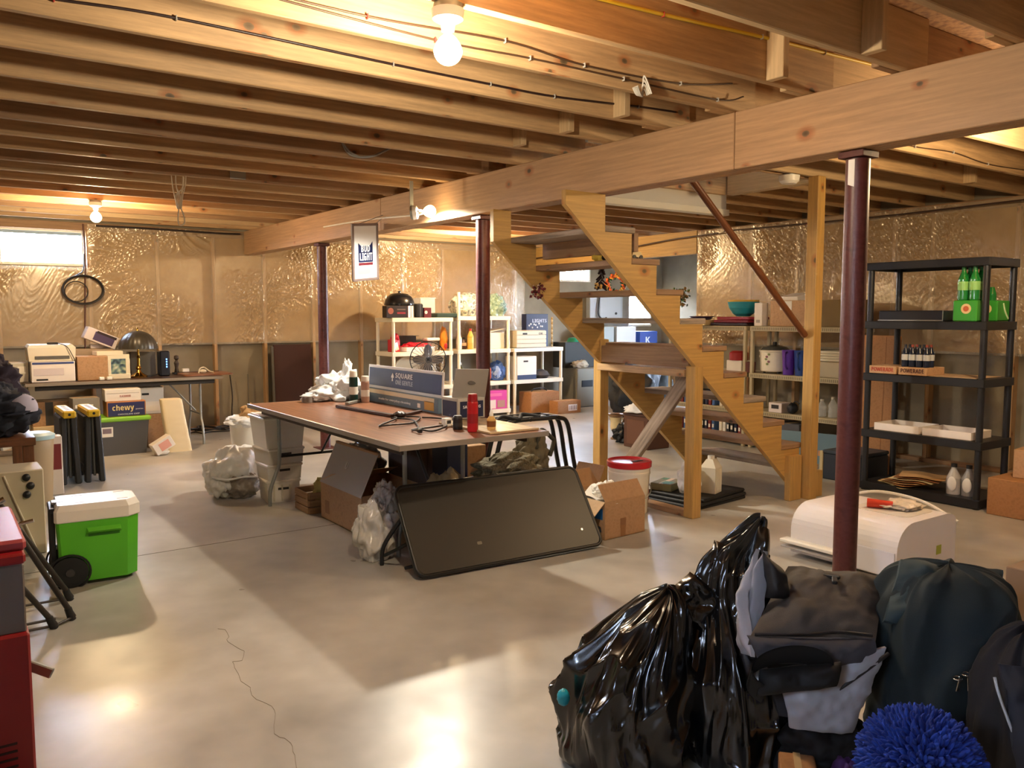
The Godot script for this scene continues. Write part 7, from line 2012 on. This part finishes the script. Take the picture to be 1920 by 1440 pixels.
	loop.grid(40, 8, func(p, q):
		var a: float = lerpf(-0.3, PI + 0.9, p)
		var c := V(1.945, 0.37, -1.405)
		var x := V(0.817, 0, 0.576)
		return c + x * cos(a) * 0.115 + Vector3.UP * sin(a) * 0.062 + V(-0.35, 0.2, 0.6) * 0.05 * q + Vector3.UP * (0.05 * q - 0.02 * p), false)
	loop.grid(40, 8, func(p, q):
		var a: float = lerpf(-0.3, PI + 0.9, p)
		var c := V(1.945, 0.37, -1.405)
		var x := V(0.817, 0, 0.576)
		return c + x * cos(a) * 0.111 + Vector3.UP * sin(a) * 0.057 + V(-0.35, 0.2, 0.6) * 0.05 * q + Vector3.UP * (0.05 * q - 0.02 * p), true)
	part(t, "strap_loop", loop, pl("0e0f11", 0.7))
	part(t, "strap_tail", panel(V(1.86, 0.33, -1.44), V(2.04, 0.36, -1.31), V(2.05, 0.43, -1.305), V(1.88, 0.40, -1.45), 0.03, 0.01, 23.0, 0.014), pl("101113", 0.75))
	# dark green duffel
	t = thing("duffel_bag", "large dark green duffel bag with a key ring, in the heap at the lower right", "bag")
	part(t, "bag_body", sack([[0.002, 2.49, -1.25, 0.05, 0.05], [0.003, 2.49, -1.25, 0.16, 0.14], [0.12, 2.47, -1.24, 0.185, 0.165], [0.28, 2.46, -1.245, 0.185, 0.17], [0.42, 2.47, -1.25, 0.185, 0.165], [0.52, 2.48, -1.25, 0.185, 0.15], [0.59, 2.49, -1.25, 0.165, 0.12], [0.63, 2.49, -1.245, 0.11, 0.08], [0.645, 2.49, -1.24, 0.04, 0.03], [0.646, 2.49, -1.24, 0.001, 0.001]], 6.4, 110, 90, 0.05, -0.61, 0.6), rough_tri("duffel_green", "1e2c30", 0.85, TX["weave"], 8.0))
	part(t, "top_flap", panel(V(2.27, 0.5, -1.31), V(2.46, 0.44, -1.09), V(2.66, 0.62, -1.16), V(2.4, 0.655, -1.34), 0.04, 0.02, 25.0, 0.02), mat("duffel_flap", "24353a", 0.8))
	part(t, "side_strap", panel(V(2.28, 0.37, -1.27), V(2.47, 0.40, -1.09), V(2.475, 0.45, -1.095), V(2.285, 0.43, -1.285), 0.02, 0.008, 27.0, 0.006), pl("23272c", 0.7))
	part(t, "end_strap", MB.new().tube(curve([V(2.55, 0.62, -1.2), V(2.62, 0.6, -1.16), V(2.64, 0.52, -1.12), V(2.6, 0.46, -1.08)], 6), 0.014, 8), pl("191c20", 0.8))
	var kr := MB.new()
	for k in 3:
		var p := []
		for i in 10:
			p.append(V(2.325 + 0.02 * k + cos(TAU * i / 10) * 0.014, 0.38 + 0.012 * k, -1.12 + sin(TAU * i / 10) * 0.012 + 0.014 * k))
		kr.tube(p, 0.0025, 6, true)
	kr.bar(V(2.33, 0.38, -1.115), V(2.315, 0.345, -1.115), 0.012, 0.003)
	kr.bar(V(2.35, 0.385, -1.105), V(2.345, 0.345, -1.1), 0.01, 0.003)
	part(t, "key_ring", kr, M.chrome)
	# navy jacket
	t = thing("navy_jacket", "navy jacket with a pale zipper draped over the heap at the right edge", "jacket")
	part(t, "jacket_body", sack([[0.002, 2.43, -0.98, 0.05, 0.05], [0.003, 2.43, -0.98, 0.15, 0.13], [0.15, 2.42, -0.98, 0.15, 0.13], [0.3, 2.42, -0.98, 0.14, 0.12], [0.42, 2.425, -0.985, 0.12, 0.1], [0.5, 2.43, -0.99, 0.08, 0.07], [0.535, 2.43, -0.99, 0.03, 0.03], [0.54, 2.43, -0.99, 0.001, 0.001]], 8.2, 90, 70, 0.08, -0.61), rough_tri("navy_cloth", "1c1c24", 0.85, TX["weave"], 8.0))
	part(t, "front_placket", panel(V(2.28, 0.14, -0.93), V(2.36, 0.13, -0.87), V(2.38, 0.46, -0.93), V(2.30, 0.47, -1.0), 0.03, 0.012, 31.0, 0.02), pl("20232e", 0.8))
	part(t, "pale_zipper", MB.new().tube(curve([V(2.275, 0.44, -1.0), V(2.27, 0.4, -0.985), V(2.285, 0.31, -0.955), V(2.31, 0.22, -0.925)], 6), 0.004, 6), pl("b8c0cc", 0.4))
	# blue chenille mop head on its pole
	t = thing("duster", "round bright blue chenille duster head standing up at the bottom right", "duster", V(1.79, 0, -0.935))
	part(t, "core", MB.new().blob(V(0, 0.375, 0), V(0.11, 0.11, 0.11), func(_d): return 1.0, 28, 18), pl("0f2f8a", 0.9))
	part(t, "pole", MB.new().cyl(V(0.06, 0.0, 0.05), V(0, 0.3, 0), 0.014), M.steel)
	var mm := MultiMesh.new()
	mm.transform_format = MultiMesh.TRANSFORM_3D
	mm.use_colors = true
	mm.mesh = MB.new().blob(V(0, 0.012, 0), V(0.0048, 0.017, 0.0048), func(_d): return 1.0, 8, 6).mesh()
	mm.instance_count = 2600
	for k in mm.instance_count:
		var y := 1.0 - 2.0 * (k + 0.5) / mm.instance_count
		var a := k * 2.399963
		var d := V(sqrt(1 - y * y) * cos(a), y, sqrt(1 - y * y) * sin(a))
		var up := (d + V(rng.randf_range(-1, 1), rng.randf_range(-1, 1), rng.randf_range(-1, 1)) * 0.4).normalized()
		var x := up.cross(V(0.2, 0.5, 0.8)).normalized()
		mm.set_instance_transform(k, Transform3D(Basis(x, up, x.cross(up)), V(0, 0.375, 0) + d * rng.randf_range(0.104, 0.118)))
		mm.set_instance_color(k, Color(0.006, 0.022, 0.17).lerp(Color(0.012, 0.05, 0.34), rng.randf()))
	var mi := MultiMeshInstance3D.new()
	mi.name = "chenille_strands"
	mi.multimesh = mm
	mi.material_override = mat("chenille", "ffffff", 0.9, {"vertex_color_use_as_albedo": true})
	t.add_child(mi)
	mi.set_meta("kind", "stuff")
	solo("dark_cloth_heap", crumple(V(0, 0.08, 0), V(0.2, 0.13, 0.15), 115.0, 0.25, 64, 40, 0.0, 0.1), pl("131418", 0.8), "black cloth heap on the floor under the soft grey bag", "cloth", V(2.2, 0, -1.47), 35)
	# low things under the heap
	carton("low_carton", "low orange-tan carton corner peeking out under the foreground bags", V(1.96, 0.001, -1.37), V(0.16, 0.12, 0.1), 40, M.kraft_orange)
	solo("purple_cloth", crumple(V(0, 0.07, 0), V(0.06, 0.085, 0.05), 111.0, 0.3, 32, 20, 0.0, 0.15), pl("4a2c6a", 0.8), "purple cloth bunched beside the blue duster under the bags", "cloth", V(2.06, 0.0, -1.28))
